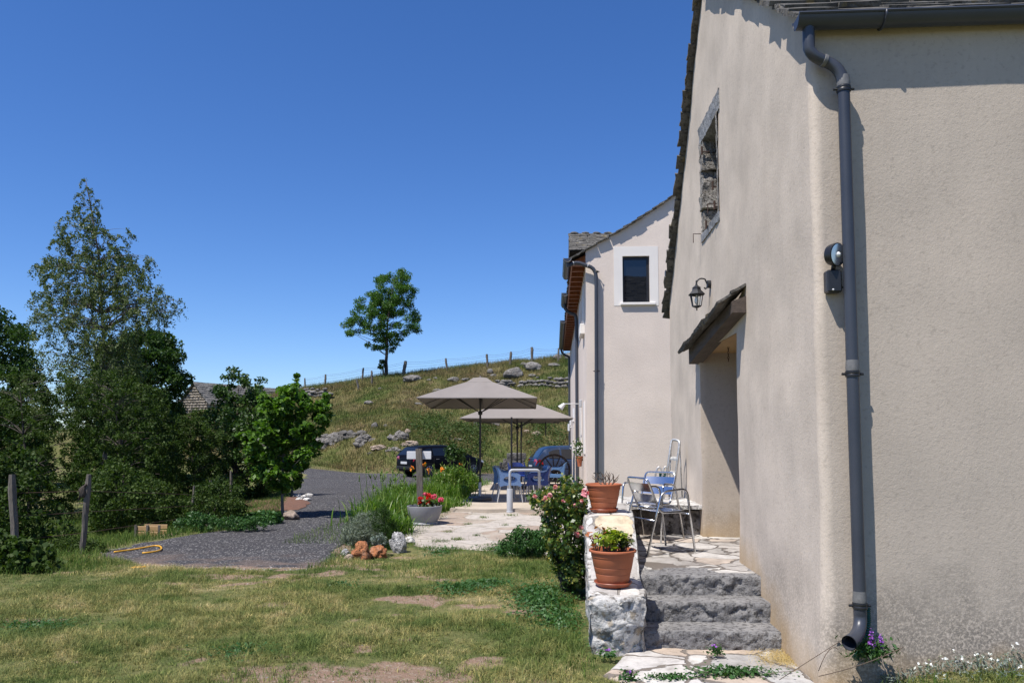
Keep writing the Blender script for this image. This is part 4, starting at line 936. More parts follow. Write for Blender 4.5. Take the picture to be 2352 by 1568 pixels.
# hill tree
hb = onhill(887, 864)
tree('ash_tree', 'lone bright green tree standing on the crest of the grassy hill', 'tree', [
    ([(868, 640), (885, 622), (915, 618), (945, 630), (956, 655), (950, 690), (925, 720), (880, 725), (850, 700), (858, 662)], hb.y, 2.0, 80, 150, .42),
    ([(812, 700), (850, 672), (900, 690), (945, 695), (970, 740), (960, 762), (915, 775), (860, 770), (800, 772), (790, 745), (815, 725)], hb.y, 2.6, 95, 150, .42),
    ([(840, 790), (880, 770), (925, 765), (930, 780), (900, 806), (870, 806), (845, 797)], hb.y, 1.2, 22, 110, .3)],
    hb, hb.y, 'ash', tr=.17, lsize=.15, seed=3, aspect=.4, limb=2, trunk=[hb + Vector((0, 0, -.3)), hb + Vector((.02, 0, 1.6)), at(890, 740, hb.y), at(905, 640, hb.y)])
p = onhill(876, 862) + Vector((0, -.4, 0)); p.z = gz(p.x, p.y)
tree('sapling', 'small sapling growing beside the trunk of the lone hill tree', 'tree', [([(872, 825), (880, 822), (884, 845), (878, 852), (869, 842)], p.y, .3, 14, 50, .16)], p, p.y, 'darktree', tr=.03, lsize=.10, seed=5)
# trees behind at the left
p = Vector((at(370, 1000, 31).x, 31, -.4))
tree('round_tree', 'dark dense round-topped tree behind the birch, left of the stone barn', 'tree', [
    ([(240, 800), (280, 775), (335, 762), (375, 772), (408, 802), (424, 850), (424, 890), (412, 930), (415, 1000), (400, 1120), (250, 1150), (220, 950)], 31, 2.6, 330, 170, .42)], p, 31, 'darktree', tr=.2, lsize=.13, seed=11, limb=3)
p = Vector((at(5, 1000, 27).x, 27, -.4))
tree('leafy_tree', 'green tree cut by the left edge of the photo behind the birch', 'tree', [
    ([(-160, 760), (-60, 690), (0, 698), (14, 722), (40, 742), (66, 765), (74, 830), (90, 900), (110, 1080), (80, 1180), (-160, 1180)], 27, 2.4, 330, 150, .40)], p, 27, 'darktree', tr=.18, lsize=.11, seed=12, limb=3)
# birch
p = Vector((at(243, 1200, 20).x, 20, -.45))
tree('birch_tree', 'tall wind-bent birch with thin sparse crown rising over the dark shrubs', 'tree', [
    ([(184, 408), (200, 403), (222, 432), (232, 470), (222, 500), (190, 490), (168, 478), (178, 440)], 20, .35, 26, 46, .14),
    ([(130, 490), (175, 478), (228, 492), (262, 545), (290, 520), (302, 550), (290, 600), (240, 610), (180, 590), (120, 570)], 20, .8, 100, 84, .20),
    ([(72, 592), (110, 585), (160, 580), (260, 590), (330, 570), (345, 590), (338, 640), (300, 650), (220, 700), (100, 690), (70, 668), (100, 640)], 20, 1.3, 190, 92, .23),
    ([(66, 712), (110, 680), (200, 680), (300, 640), (362, 650), (418, 690), (395, 742), (350, 735), (320, 770), (300, 800), (200, 800), (96, 770)], 20, 1.5, 230, 96, .26),
    ([(80, 800), (130, 780), (300, 780), (330, 830), (330, 960), (200, 1000), (60, 960), (50, 860)], 20, 1.4, 250, 96, .3),
    ([(335, 590), (345, 575), (352, 600)], 20, .1, 2, 12, .1), ([(385, 690), (420, 684), (418, 712), (404, 745)], 20, .2, 7, 24, .16)],
    p, 20, 'birch', 'bark_pale', tr=.065, lsize=.042, seed=21, aspect=.75, limb=2, kind_droop=1.6,
    trunk=[p, at(240, 960, 20), at(236, 760, 20), at(228, 600, 20), at(210, 480, 20), at(196, 412, 20)])
# shrub mass
for i, (P, Y, dep, nc_, lab, bx) in enumerate([
    ([(-60, 880), (60, 850), (150, 860), (190, 930), (210, 1060), (200, 1180), (130, 1235), (-60, 1240)], 17.5, 1.3, 300, 'dark small-leaved shrub filling the left edge behind the fence posts', 70),
    ([(150, 900), (240, 850), (330, 870), (400, 950), (425, 1010), (425, 1110), (390, 1200), (320, 1226), (200, 1226), (170, 1100)], 17, 1.4, 360, 'big dark shrub hanging low under the tall birch', 290),
    ([(395, 960), (440, 940), (500, 990), (520, 1060), (520, 1130), (470, 1165), (420, 1180), (380, 1120)], 18, .9, 130, 'dark shrub between the birch thicket and the cherry tree', 450)]):
    p = Vector((at(bx, 1200, Y).x, Y, gz(at(bx, 1200, Y).x, Y)))
    tree('thicket_shrub', lab, 'shrub', [(P, Y, dep, nc_, 110, .27)], p, Y, 'willow', tr=.05, lsize=.052, seed=31 + i, aspect=.55, limb=4, kind_droop=.4)
# cherry + linden
p = Vector((at(545, 1120, 22).x, 22, gz(at(545, 1120, 22).x, 22)))
tree('cherry_tree', 'dark green young tree with pointed top between the barn and the bright linden', 'tree', [
    ([(515, 862), (535, 845), (560, 850), (582, 875), (600, 872), (612, 892), (600, 925), (540, 935), (510, 915), (490, 905), (502, 880)], 22, .6, 44, 60, .17),
    ([(480, 950), (510, 915), (600, 915), (640, 990), (640, 1120), (560, 1160), (470, 1140), (440, 1070), (455, 985)], 22, 1.2, 230, 85, .24)], p, 22, 'cherry', tr=.09, lsize=.085, seed=41, limb=3)
p = ong(650, 1188); p2 = p + Vector((.18, 1.1, 0)); LY = p.y
tree('linden_tree', 'small bright green broad-leaved tree on a thin trunk at the road edge', 'tree', [
    ([(640, 898), (672, 880), (700, 900), (712, 930), (690, 960), (640, 965), (600, 955), (585, 935), (606, 905), (625, 915)], LY, .5, 62, 44, .11),
    ([(700, 915), (755, 932), (758, 965), (738, 1000), (700, 1010), (680, 970)], LY, .5, 42, 44, .11),
    ([(590, 968), (640, 955), (650, 1010), (620, 1050), (572, 1046), (560, 1005)], LY, .6, 54, 44, .11),
    ([(655, 960), (705, 985), (735, 1020), (722, 1062), (690, 1085), (650, 1060), (640, 1010)], LY, .6, 54, 44, .12),
    ([(560, 1050), (610, 1045), (680, 1070), (692, 1112), (645, 1132), (592, 1112)], LY, .5, 50, 44, .11),
    ([(735, 905), (752, 898), (756, 925), (742, 930)], LY, .1, 6, 26, .07), ([(672, 866), (682, 862), (688, 888), (670, 890)], LY, .1, 6, 24, .07), ([(548, 1000), (566, 990), (568, 1020)], LY, .1, 5, 24, .07)], p, LY, 'linden', 'bark_pale', tr=.035, lsize=.085, seed=43, aspect=.8, up=.8, limb=4,
    trunk=[p + Vector((0, 0, -.05)), at(648, 1100, LY), at(655, 1000, LY), at(668, 900, LY)])
q = ong(668, 1142); tree('young_tree', 'second thin trunk standing just behind the bright linden', 'tree', [([(640, 1000), (700, 1000), (700, 1080), (640, 1080)], q.y, .4, 30, 40, .18)], q, q.y, 'cherry', 'bark_pale', tr=.035, lsize=.08, seed=44, limb=4)
# undergrowth
def bush(name, label, P, Y, dep, n, k, rc, lm, ls, seed, cat='shrub', asp=.6, base=None, stems=6, up=.3, group=None, sm_='bark'):
    c = volume(P, Y, dep, n, seed); bx = float(c[:, 0].mean()); bz = gz(bx, Y) if base is None else base
    rt = root(name, label, cat, (bx, Y, bz), group); rg = np.random.default_rng(seed)
    mb = MB()
    for q in c[::max(1, len(c) // stems)]: mb.tube(arc((bx + rg.normal() * .05 * dep, Y + rg.normal() * .1 * dep, bz - .03), ((bx + q[0]) / 2, Y, bz + (q[2] - bz) * .6), q, 5), [.011, .010, .009, .007, .005, .003], 5)
    mb.build('stems', M[sm_], rt, smooth=True)
    C = np.repeat(c, k, 0); d = rg.normal(size=C.shape); d = d / np.linalg.norm(d, axis=1)[:, None] * rg.random((len(d), 1)) ** .45
    V, Fq = leaves(C + d * rc, ls, asp, up, seed + 3); V[:, 2] = np.maximum(V[:, 2], bz + .004); npmesh('foliage', V, Fq, M[lm], rt); return rt
bush('bramble_bush', 'leafy dark green climber tangled round the leftmost fence post', [(-40, 1225), (30, 1245), (75, 1250), (110, 1262), (135, 1290), (125, 1330), (60, 1345), (-40, 1350)], 9.2, .5, 170, 60, .11, 'willow', .055, 51, asp=.8)
bush('bramble_bush', 'green brambles behind the two tall left fence posts', [(-40, 1060), (60, 1040), (110, 1150), (170, 1210), (160, 1290), (-40, 1290)], 11.6, .5, 150, 55, .13, 'willow', .05, 52, asp=.8)
bush('hedge_rose', 'tangled green bush round the three small fence posts', [(405, 1170), (440, 1120), (500, 1105), (545, 1120), (560, 1165), (548, 1195), (480, 1212), (405, 1210)], 14.6, .6, 130, 55, .13, 'willow', .045, 53)
bush('hanging_shrub', 'dark drooping shrub between the second fence post and the crate', [(205, 1100), (260, 1060), (330, 1090), (400, 1130), (420, 1180), (400, 1215), (350, 1210), (330, 1190), (230, 1235), (205, 1200)], 14.6, .6, 210, 60, .15, 'willow', .05, 54)
bush('vegetable_patch', 'low green garden plants growing beside the road before the linden', [(560, 1190), (600, 1178), (640, 1182), (640, 1200), (600, 1212), (560, 1214)], 14.9, .4, 50, 45, .09, 'weed', .06, 55, asp=.8, cat='plant')
# rose bush by the low wall
RY = 7.85
rt = bush('rose_bush', 'climbing rose bush with pink blooms leaning on the low white wall', [(1300, 1095), (1325, 1100), (1338, 1130), (1344, 1180), (1342, 1250), (1342, 1335), (1318, 1352), (1292, 1345), (1285, 1310), (1268, 1295), (1266, 1262), (1252, 1240), (1256, 1195), (1232, 1165), (1222, 1140), (1250, 1126), (1285, 1135)], RY, .34, 190, 34, .07, 'rose', .036, 61, asp=.75, base=gz(.2, RY), stems=26)
for (u, v, r) in ((1344, 1133, .030), (1341, 1127, .022), (1276, 1118, .020), (1229, 1140, .017), (1262, 1137, .018), (1252, 1146, .022), (1335, 1212, .020), (1325, 1226, .022), (1336, 1150, .016), (1293, 1150, .014), (1320, 1160, .015)):
    rg = np.random.default_rng(int(u * 3 + v)); n = 34; d = rg.normal(size=(n, 3)); d /= np.linalg.norm(d, axis=1)[:, None]
    C = np.array(at(u, v, RY - .30)) + d * r * rg.uniform(.2, 1, (n, 1)); V, Fq = leaves(C, r * 1.3, .9, .2, int(u)); npmesh('rose_bloom', V, Fq, M['rosepetal'], rt)
bush('leafy_shrub', 'bushy light green plant with upright shoots before the stone path', [(1170, 1235), (1195, 1205), (1215, 1225), (1250, 1215), (1262, 1235), (1262, 1275), (1200, 1280), (1160, 1270), (1135, 1262), (1150, 1245)], 10.6, .35, 110, 45, .07, 'weed', .042, 62, asp=.4)
bush('lavender_bush', 'grey green lavender mound beside the gravel road', [(790, 1215), (800, 1195), (830, 1180), (862, 1178), (880, 1195), (885, 1225), (875, 1248), (820, 1260), (792, 1245)], 12.0, .42, 150, 60, .08, 'lavender', .055, 63, asp=.14, up=0)
bush('flowering_herb', 'dark feathery plant with small flowers between lavender and planter', [(845, 1190), (865, 1165), (885, 1160), (905, 1200), (915, 1235), (905, 1270), (875, 1270), (872, 1225)], 11.7, .25, 110, 55, .07, 'darktree', .028, 64, asp=.3)
rt = bush('dusty_miller', 'small white silvery plant behind the orange rocks', [(855, 1232), (868, 1222), (884, 1230), (888, 1248), (868, 1256), (855, 1248)], 10.75, .12, 40, 26, .03, 'silver', .022, 65, cat='plant', asp=.6)
bush('leafy_bush', 'dark leafy bush among the daylilies beside the parasol base', [(990, 1095), (1015, 1078), (1040, 1072), (1065, 1080), (1098, 1095), (1100, 1120), (1070, 1135), (1000, 1135)], 22.3, .4, 150, 34, .13, 'lily', .095, 66, asp=.22)
bush('tall_shrub', 'slender green shrub standing in front of the black car', [(1025, 1030), (1040, 1022), (1060, 1030), (1072, 1048), (1060, 1060), (1035, 1056), (1024, 1044)], 23, .3, 34, 40, .11, 'cherry', .07, 67, asp=.5, base=-.2)
# daylilies
def lily(label, u, v, n, Lm, seed, spread=.3, stalks=8, flowers=3, z0=None):
    n = int(n * 1.9)
    p = ong(u, v) if z0 is None else onz(u, v, z0); rt = root('daylily_clump', label, 'plant', p, 'daylilies along the terrace edge'); rg = np.random.default_rng(seed)
    P = np.array(p) + rg.normal(size=(n, 3)) * [spread, spread * 1.1, 0]; P[:, 2] = g(P[:, 0], P[:, 1])
    V, Fs = blades(P, rg.uniform(.55, 1.1, n) * Lm, rg.uniform(.022, .038, n), rg.uniform(.25, .95, n), 5, seed, droop=.12); npmesh('foliage', V, Fs, M['lily'], rt)
    for i in range(stalks):
        q = p + Vector((rg.normal() * spread, rg.normal() * spread, 0)); q.z = gz(q.x, q.y); a = rg.uniform(0, 6.28); h = Lm * rg.uniform(1.1, 1.45); t = q + Vector((.18 * math.cos(a) * h, .18 * math.sin(a) * h, h))
        mb = MB(); mb.tube(arc(q, q.lerp(t, .5) + Vector((0, 0, .1)), t, 4), [.006, .006, .005, .005, .004], 5)
        for k in range(3): e = t + Vector((rg.normal() * .025, rg.normal() * .025, rg.uniform(-.03, .05))); mb.tube([t - Vector((0, 0, .03)), e, e + (e - t) * .5 + Vector((0, 0, .035))], [.004, .011, .003], 6)
        mb.build('flower_stalk', M['lily'], rt, smooth=True)
        if i < flowers:
            C = np.repeat(np.array([t + Vector((0, -.02, .03))]), 9, 0); V, Fq = leaves(C + rg.normal(size=(9, 3)) * .03, .10, .4, .6, seed + i); npmesh('flower', V, Fq, M['orangepetal'], rt)
lily('daylily clump with orange flowers right behind the wooden signpost', 988, 1150, 420, .62, 71, .30, 12, 5)
lily('tall daylily clump left of the wooden signpost', 897, 1190, 420, .66, 72, .24, 14, 0)
lily('daylily leaves spilling beside the grey round planter', 893, 1228, 280, .50, 73, .16, 3, 0)
lily('daylily clump in front of the leafy bush by the terrace corner', 1015, 1150, 420, .58, 74, .36, 5, 0)
lily('daylily clump just left of the parasol pole', 1068, 1128, 360, .62, 75, .34, 9, 0)
lily('farthest daylily clump near the black car', 1040, 1118, 320, .70, 76, .40, 8, 1)
lily('daylily clump at the road side behind the lavender', 880, 1200, 320, .60, 77, .26, 8, 0)
lily('daylily leaves filling the strip between signpost and lavender', 935, 1150, 420, .60, 78, .34, 4, 0)
lily('daylily clump behind the planter on its left', 928, 1180, 380, .62, 79, .24, 4, 0)
lily('low daylily leaves along the terrace side near the planter', 1020, 1172, 260, .42, 80, .22, 1, 0)
bush('weed_clump', 'tall dark weeds and dead stems round the second fence post', [(120, 1255), (165, 1225), (215, 1240), (250, 1262), (266, 1292), (200, 1312), (120, 1320)], 11.2, .35, 130, 45, .09, 'willow', .04, 56, asp=.35, stems=30, sm_='twig')
bush('weed_clump', 'low green weeds under the small fence posts by the road', [(400, 1190), (440, 1180), (520, 1185), (590, 1190), (640, 1196), (600, 1212), (500, 1222), (410, 1226)], 13.6, .3, 120, 45, .07, 'weed', .04, 57, asp=.5)
# ---------------------------------------------------------------- grass and small litter
def scat(n, x0, x1, y0, y1, seed, dens=None, powr=1.0):
    rg = np.random.default_rng(seed); x = rg.uniform(x0, x1, n); y = y0 + (y1 - y0) * rg.random(n) ** powr
    # keep what the lens can see
    k = (x > -.78 * y - .8) & (x < .62 * y + .5)
    if dens is not None: k &= rg.random(n) < dens(x, y)
    x, y = x[k], y[k]; return np.stack([x, y, g(x, y) - .006], 1)
def onpave(x, y):
    a = (x > .36) & (x < 1.78) & (y > np.maximum(4.83, 5.3 - (x - .33) * .75)) ; b_ = (x > .2) & (y > 5.72); c_ = (y > 11.0) & (x > -2.6); d_ = (x > 1.62) & (y > 4.93)
    return a | b_ | c_ | d_ | inroad(x, y, .05)
def ld(x, y): 
    k = (1 - bare(x, y) * .84) * (.55 + .8 * sm(.36, .56, fbm(x * 1.5, y * 1.5, 77, 4))); k = np.where(onpave(x, y), 0, k); return k
P = scat(420000, -8, 4.2, 4.0, 11.3, 5, ld, 1.25); rg = np.random.default_rng(6)
T_ = scat(34000, -8, 4.2, 4.0, 11.3, 55, lambda x, y: ld(x, y) * (.35 + sm(.4, .6, fbm(x * 2.5, y * 2.5, 99, 3))), 1.2); kt = rg.integers(14, 34, len(T_)); Tr = np.repeat(T_, kt, 0) + rg.normal(size=(kt.sum(), 3)) * [.022, .022, 0]
nf_ = len(P); P = np.concatenate([P, Tr]); P = P[~onpave(P[:, 0], P[:, 1])]; n = len(P); nf_ = min(nf_, n)
hh = .028 + .055 * sm(.40, .66, fbm(P[:, 0] * 1.5, P[:, 1] * 1.5, 77, 4)) + .02 * rg.random(n); hh *= rg.uniform(.5, 1.25, n); hh[nf_:] *= rg.uniform(.7, 1.45, n - nf_)
V, Fs = blades(P, hh, rg.uniform(.003, .0055, n), rg.uniform(.4, 1.5, n), 2, 8, .2); tag(npmesh('lawn_grass', V, Fs, M['lawn_grass']), kind='stuff')
# taller green grass at the edges
def td(x, y):
    k = sm(.75, .15, np.abs(y - (9.2 + .25 * np.sin(x * 2)))) * ((x > -2.9) & (x < .2)) * .5
    k = np.maximum(k, sm(.5, .0, np.abs(x - .12)) * (y < 9.5) * (y > 5.2) * (x < .26) * .9)
    k = np.maximum(k, sm(.9, .2, np.abs(x + .3 + .35) ) * sm(9.4, 10.2, y) * (y < 11.1) * .9)
    k = np.maximum(k, (x < -5.2) * sm(8.2, 9.0, y - .12 * (x + 5.5)) * .95)
    k = np.maximum(k, sm(.5, .1, np.abs(x + 2.9)) * (y > 9.2) * (y < 12.5) * .9)
    k = np.maximum(k, (x > -4.2) * (x < -2.2) * (y > 12) * (y < 27) * .6)
    k = np.maximum(k, (x > 1.75) * (y < 4.97) * sm(4.3, 4.9, y) * .6)
    rl2 = np.interp(y, ry, rl); k = np.maximum(k, (y > 10.6) * sm(1.1, .1, rl2 - x) * (x < rl2) * .8)
    return np.where(onpave(x, y) & ~((x > -4.2) & (x < -2.2) & (y > 12)), 0, k)
P = scat(230000, -11, 4.2, 4.2, 26, 15, td, 1.3); n = len(P); d_ = P[:, 1]
V, Fs = blades(P, rg.uniform(.05, .15, n) * (1 + .5 * sm(-5.2, -6, P[:, 0])), rg.uniform(.003, .0055, n) * (1 + d_ / 20), rg.uniform(.3, .9, n), 3, 9, .1); tag(npmesh('verge_grass', V, Fs, M['green_grass']), kind='stuff')
P = scat(60000, -40, -5, 11, 42, 16, lambda x, y: (~inroad(x, y, -.1)) * .8, .9); n = len(P)
V, Fs = blades(P, rg.uniform(.06, .22, n), rg.uniform(.012, .02, n), rg.uniform(.3, .9, n), 2, 19, .1); tag(npmesh('meadow_grass', V, Fs, M['green_grass']), kind='stuff')
def hd(x, y): return sm(39.8, 41, y) * (.45 + .6 * sm(.35, .6, fbm(x * .6, y * .6, 55, 4))) * (y > foot(x) - .3)
P = scat(330000, -27, 5, 39.5, 66, 17, hd, 1.0); n = len(P); tall = sm(57, 62, P[:, 1]) * 1.0
V, Fs = blades(P, rg.uniform(.10, .34, n) * (1 + .9 * tall * rg.random(n)), rg.uniform(.016, .034, n) * (1 - .45 * tall), rg.uniform(.2, .7, n), 2, 29, .05); tag(npmesh('hill_grass', V, Fs, M['hill_grass']), kind='stuff')
# green clumps of scrub on the lower hillside
for (u, v, ru, rv, s_, lab) in ((1040, 1010, 50, 12, 81, 'low green scrub on the bank behind the first parasol pole'), (1085, 1035, 42, 14, 82, 'dark green scrub above the nose of the black car'), (985, 985, 34, 8, 83, 'green patch of scrub halfway up the bank'), (1265, 1005, 38, 10, 84, 'scrub on the slope above the blue car')):
    c = onhill(u, v); k = c.y / 1820; rg2 = np.random.default_rng(s_); m2 = 34; q = rg2.normal(size=(m2, 2)) * [ru * k * .6, 1.6]; hc_ = rg2.uniform(.1, .5, m2)
    n = m2 * 110; cc = np.repeat(np.concatenate([q, hc_[:, None]], 1), 110, 0); d = rg2.normal(size=(n, 3)) * [.28, .28, .16]
    C = np.stack([c.x + cc[:, 0] + d[:, 0], c.y + cc[:, 1] + d[:, 1], d[:, 2]], 1); gg = g(C[:, 0], C[:, 1]); C[:, 2] = gg + np.abs(C[:, 2]) * 1.4 + cc[:, 2] * np.exp(-(d[:, 0] ** 2 + d[:, 1] ** 2) / .2) * rg2.random(n); V, Fq = leaves(C, .10, .45, .2, s_)
    o = npmesh('hillside_scrub', V, Fq, M['scrub'], loc=c); tag(o, lab, 'scrub', 'scrub on the hillside')
# pebbles
def pebbles(name, n, x0, x1, y0, y1, smin, smax, seed, dens, mat_='pebble'):
    P = scat(n, x0, x1, y0, y1, seed, dens, 1.4); rg3 = np.random.default_rng(seed); vs, fs = ico(1); vs = np.array(vs); fs = np.array(fs); m_ = len(P)
    s_ = rg3.uniform(smin, smax, (m_, 1, 1)) * rg3.uniform(.6, 1.3, (m_, 1, 3)) * np.array([1, 1, .6]); V = P[:, None] + vs[None] * s_ * rg3.uniform(.8, 1.2, (m_, len(vs), 1)); Fq = (fs[None] + np.arange(m_)[:, None, None] * len(vs)).reshape(-1, 3)
    tag(npmesh(name, V.reshape(-1, 3), Fq, M[mat_]), kind='stuff')
pebbles('road_gravel', 26000, -7, -2.8, 9.2, 20, .006, .020, 91, lambda x, y: inroad(x, y, -.05) * .7)
pebbles('lawn_pebbles', 9000, -6, .2, 4.3, 11, .004, .014, 92, lambda x, y: bare(x, y) * .9 + .02)
# clover and mallow patches in the lawn
def patch(cu, cv, ru, rv, n, ls, lm, seed, h=.05, z=None):
    p = ong(cu, cv) if z is None else onz(cu, cv, z); k = p.y / 1820; rg4 = np.random.default_rng(seed); q = rg4.normal(size=(n, 3)) * .5
    C = np.array(p) + q * [ru * k, rv * k * p.y * 1.1, 0]; C[:, 2] = g(C[:, 0], C[:, 1]) + rg4.random(n) * h + .008; return leaves(C, ls, .85, 2.0, seed)
pl = [patch(*a) for a in ((1250, 1390, 70, 22, 1900, .028, 0, 1, .07), (1225, 1365, 50, 12, 900, .026, 0, 2, .05), (1045, 1355, 55, 8, 800, .024, 0, 3, .04), (1120, 1345, 70, 7, 900, .024, 0, 4, .04), (1010, 1270, 40, 6, 500, .024, 0, 5, .04), (1165, 1262, 60, 6, 700, .03, 0, 6, .05), (1390, 1485, 40, 10, 700, .022, 0, 7, .05), (1290, 1430, 60, 15, 900, .022, 0, 8, .05), (780, 1345, 60, 5, 400, .02, 0, 9, .03), (1690, 1558, 90, 6, 900, .022, 0, 10, .06), (1540, 1562, 60, 4, 300, .02, 0, 12, .03), (2010, 1500, 90, 12, 1300, .026, 0, 11, .09), (90, 1440, 90, 8, 500, .02, 0, 13, .03), (560, 1500, 90, 10, 500, .02, 0, 14, .03))]
V, Fq = merge(pl); tag(npmesh('clover_patches', V, Fq, M['weed']), kind='stuff')
# tufts growing in the joints of the apron path
pl = []
for i, (u, v, s_) in enumerate(((1010, 1243, 26), (1050, 1238, 20), (985, 1258, 30), (1030, 1222, 12), (1110, 1188, 14), (1175, 1183, 16), (1075, 1204, 12), (1095, 1230, 10), (1230, 1182, 12), (1130, 1262, 40), (1180, 1258, 40), (945, 1250, 18), (1040, 1262, 44), (990, 1184, 16), (1160, 1206, 10))):
    p = onz(u, v, -.07); k = p.y / 1820; rg5 = np.random.default_rng(i); n = 26 * s_ // 4; P = np.array(p) + rg5.normal(size=(n, 3)) * [s_ * k * .45, s_ * k * .5, 0]; P[:, 2] = -.075; pl.append(blades(P, rg5.uniform(.02, .07, n), .006, .7, 2, i))
V, Fs = merge(pl); tag(npmesh('path_tufts', V, Fs, M['green_grass']), kind='stuff')
# silver ground cover with white flowers at the foot of the right wall
rg = np.random.default_rng(101); n = 16000; X = rg.uniform(1.9, 3.6, n); Yp = 4.96 - np.abs(rg.normal(size=n)) * .16 * (.4 + sm(2.0, 3.2, X)) ; hh = rg.random(n) * (.05 + .13 * sm(2.0, 3.2, X) + .05 * vn(X * 5, X * 0, 3))
C = np.stack([X, Yp, g(X, Yp) + hh], 1); k = rg.random(n) < .12 + .75 * sm(2.3, 3.2, X) * sm(.35, .6, vn(X * 7, Yp * 7, 4)); V, Fq = leaves(C[k], .026, .2, 0, 102); tag(npmesh('silver_ground_cover', V, Fq, M['silver']), kind='stuff')
n = 85; X = 2.05 + 1.6 * rg.random(n) ** .8; Yp = 4.93 - np.abs(rg.normal(size=n)) * .13; C = np.stack([X, Yp, g(X, Yp) + .05 + rg.random(n) * (.08 + .17 * sm(2.2, 3.3, X))], 1); C = np.repeat(C, 5, 0) + rg.normal(size=(n * 5, 3)) * .004
V, Fq = leaves(C, .014, .8, 1, 103); tag(npmesh('white_blossom', V, Fq, M['whitepetal']), kind='stuff')
# straw on the slab by the wall
n = 900; P = np.array([1.60, 5.66, .03]) + rg.normal(size=(n, 3)) * [.10, .10, .006]; P = P[(P[:, 0] < 1.68)]; P[:, 2] = .026 + rg.random(len(P)) * .012; V, Fs = blades(P, .0 + rg.uniform(.03, .08, len(P)), .003, 3.0, 2, 5, .9); tag(npmesh('straw', V, Fs, M['straw']), kind='stuff')
# ---------------------------------------------------------------- copies
def kids(o): return list(o.children)
def copy_tree(o, parent=None):
    c = o.copy(); SC.collection.objects.link(c)
    if parent is not None: c.parent = parent
    for ch in kids(o): copy_tree(ch, c)
    return c
def place(o, loc, rz=0, label=None, sc=None):
    o.location = loc; o.rotation_euler = (0, 0, rz)
    if label: o['label'] = label
    if sc: o.scale = (sc, sc, sc)
    return o
def recolor(o, m_, names):
    for ch in kids(o):
        if ch.name.split('.')[0] in names: ch.data = ch.data.copy(); ch.data.materials[0] = m_

# ---------------------------------------------------------------- terracotta pots on the low wall
def pot(label, P, R_, H_):
    rt = root('terracotta_pot', label, 'pot', P, 'terracotta pots on the low wall')
    pr = [(0, .012), (R_ * .60, .012), (R_ * .63, .02), (R_ * .70, H_ * .22), (R_ * .735, H_ * .34), (R_ * .725, H_ * .35), (R_ * .745, H_ * .365), (R_ * .80, H_ * .52), (R_ * .79, H_ * .53), (R_ * .81, H_ * .545), (R_ * .875, H_ * .80), (R_ * .90, H_ * .81), (R_ * .915, H_ * .92), (R_ * .985, H_ * .93), (R_ * 1.0, H_ * .955), (R_ * .99, H_ * .985), (R_ * .955, H_), (R_ * .91, H_ * .985), (R_ * .87, H_ * .93), (R_ * .80, H_ * .7), (0, H_ * .7)]
    mb = MB(); mb.lathe(pr, P, 40); mb.build('pot_body', M['terra'], rt, smooth='auto')
    mb = MB(); mb.lathe([(0, 0), (R_ * .62, 0), (R_ * .68, .006), (R_ * .80, .032), (R_ * .785, .036), (R_ * .66, .014), (0, .012)], P, 40); mb.build('saucer', M['saucer'], rt, smooth='auto')
    mb = MB(); n = 24; vs = [Vector(P) + Vector((0, 0, H_ * .90))] + [Vector(P) + Vector((R_ * .86 * math.cos(2 * math.pi * k / n), R_ * .86 * math.sin(2 * math.pi * k / n), H_ * .87)) for k in range(n)]
    mb.add(vs, [(0, 1 + k, 1 + (k + 1) % n) for k in range(n)]); mb.build('soil', M['soil'], rt, smooth=True); return rt
a_ = at(1408, 1343, 6.03); pz = lwt(6.03) + .014; R1 = .178; H1_ = (onz(1408, 1343, pz).y and .285)
pA_ = Vector((a_.x, 6.03, pz)); pt = pot('terracotta pot of green and reddish geranium on low end of the wall', pA_, R1, .27)
rg = np.random.default_rng(3)
def potplant(pt, c, n, spread, h, lm, ls, seed, name='leaves', k=9):
    rg = np.random.default_rng(seed); mb = MB(); pts_ = []
    for i in range(n):
        b_ = c + Vector((rg.normal() * spread * .35, rg.normal() * spread * .35, 0)); e = c + Vector((rg.normal() * spread, rg.normal() * spread, h * rg.uniform(.45, 1))); mb.tube(arc(b_, b_.lerp(e, .5) + Vector((0, 0, .02)), e, 3), [.004, .0035, .003, .002], 5); pts_.append(e)
    mb.build('stems', M['twig'], pt, smooth=True)
    C = np.repeat(np.array(pts_), k, 0) + rg.normal(size=(n * k, 3)) * .02; V, Fq = leaves(C, ls, .95, 1.2, seed); npmesh(name, V, Fq, M[lm], pt)
tp = pA_ + Vector((0, 0, .24))
potplant(pt, tp + Vector((-.03, -.02, 0)), 26, .06, .15, 'potgreen', .040, 4, 'green_leaves', 9)
potplant(pt, tp + Vector((.08, .02, 0)), 24, .05, .13, 'potdark', .026, 5, 'dark_leaves', 10)
potplant(pt, tp + Vector((-.12, -.02, .0)), 7, .03, .19, 'potred', .042, 6, 'red_leaves', 3)
b_ = at(1387, 1172, 7.75); pz = lwt(7.75) + .014; pB_ = Vector((b_.x, 7.75, pz))
pt2 = pot('terracotta pot with bare dry twigs on the high end of the wall', pB_, .178, .27)
mb = MB(); rr_ = random.Random(2); c = pB_ + Vector((.03, 0, .24))
def twig(mb, p, d, l, r, dep):
    q = p + d * l; m1 = p.lerp(q, .5) + Vector((rr_.uniform(-1, 1), rr_.uniform(-1, 1), 0)) * l * .12; mb.tube([p, m1, q], [r, r * .85, r * .65], 5)
    if dep:
        for i in range(2 if dep < 3 else 3): twig(mb, q if i else m1, (d + Vector((rr_.uniform(-.8, .8), rr_.uniform(-.5, .5), rr_.uniform(-.1, .6)))).normalized(), l * rr_.uniform(.5, .8), r * .62, dep - 1)
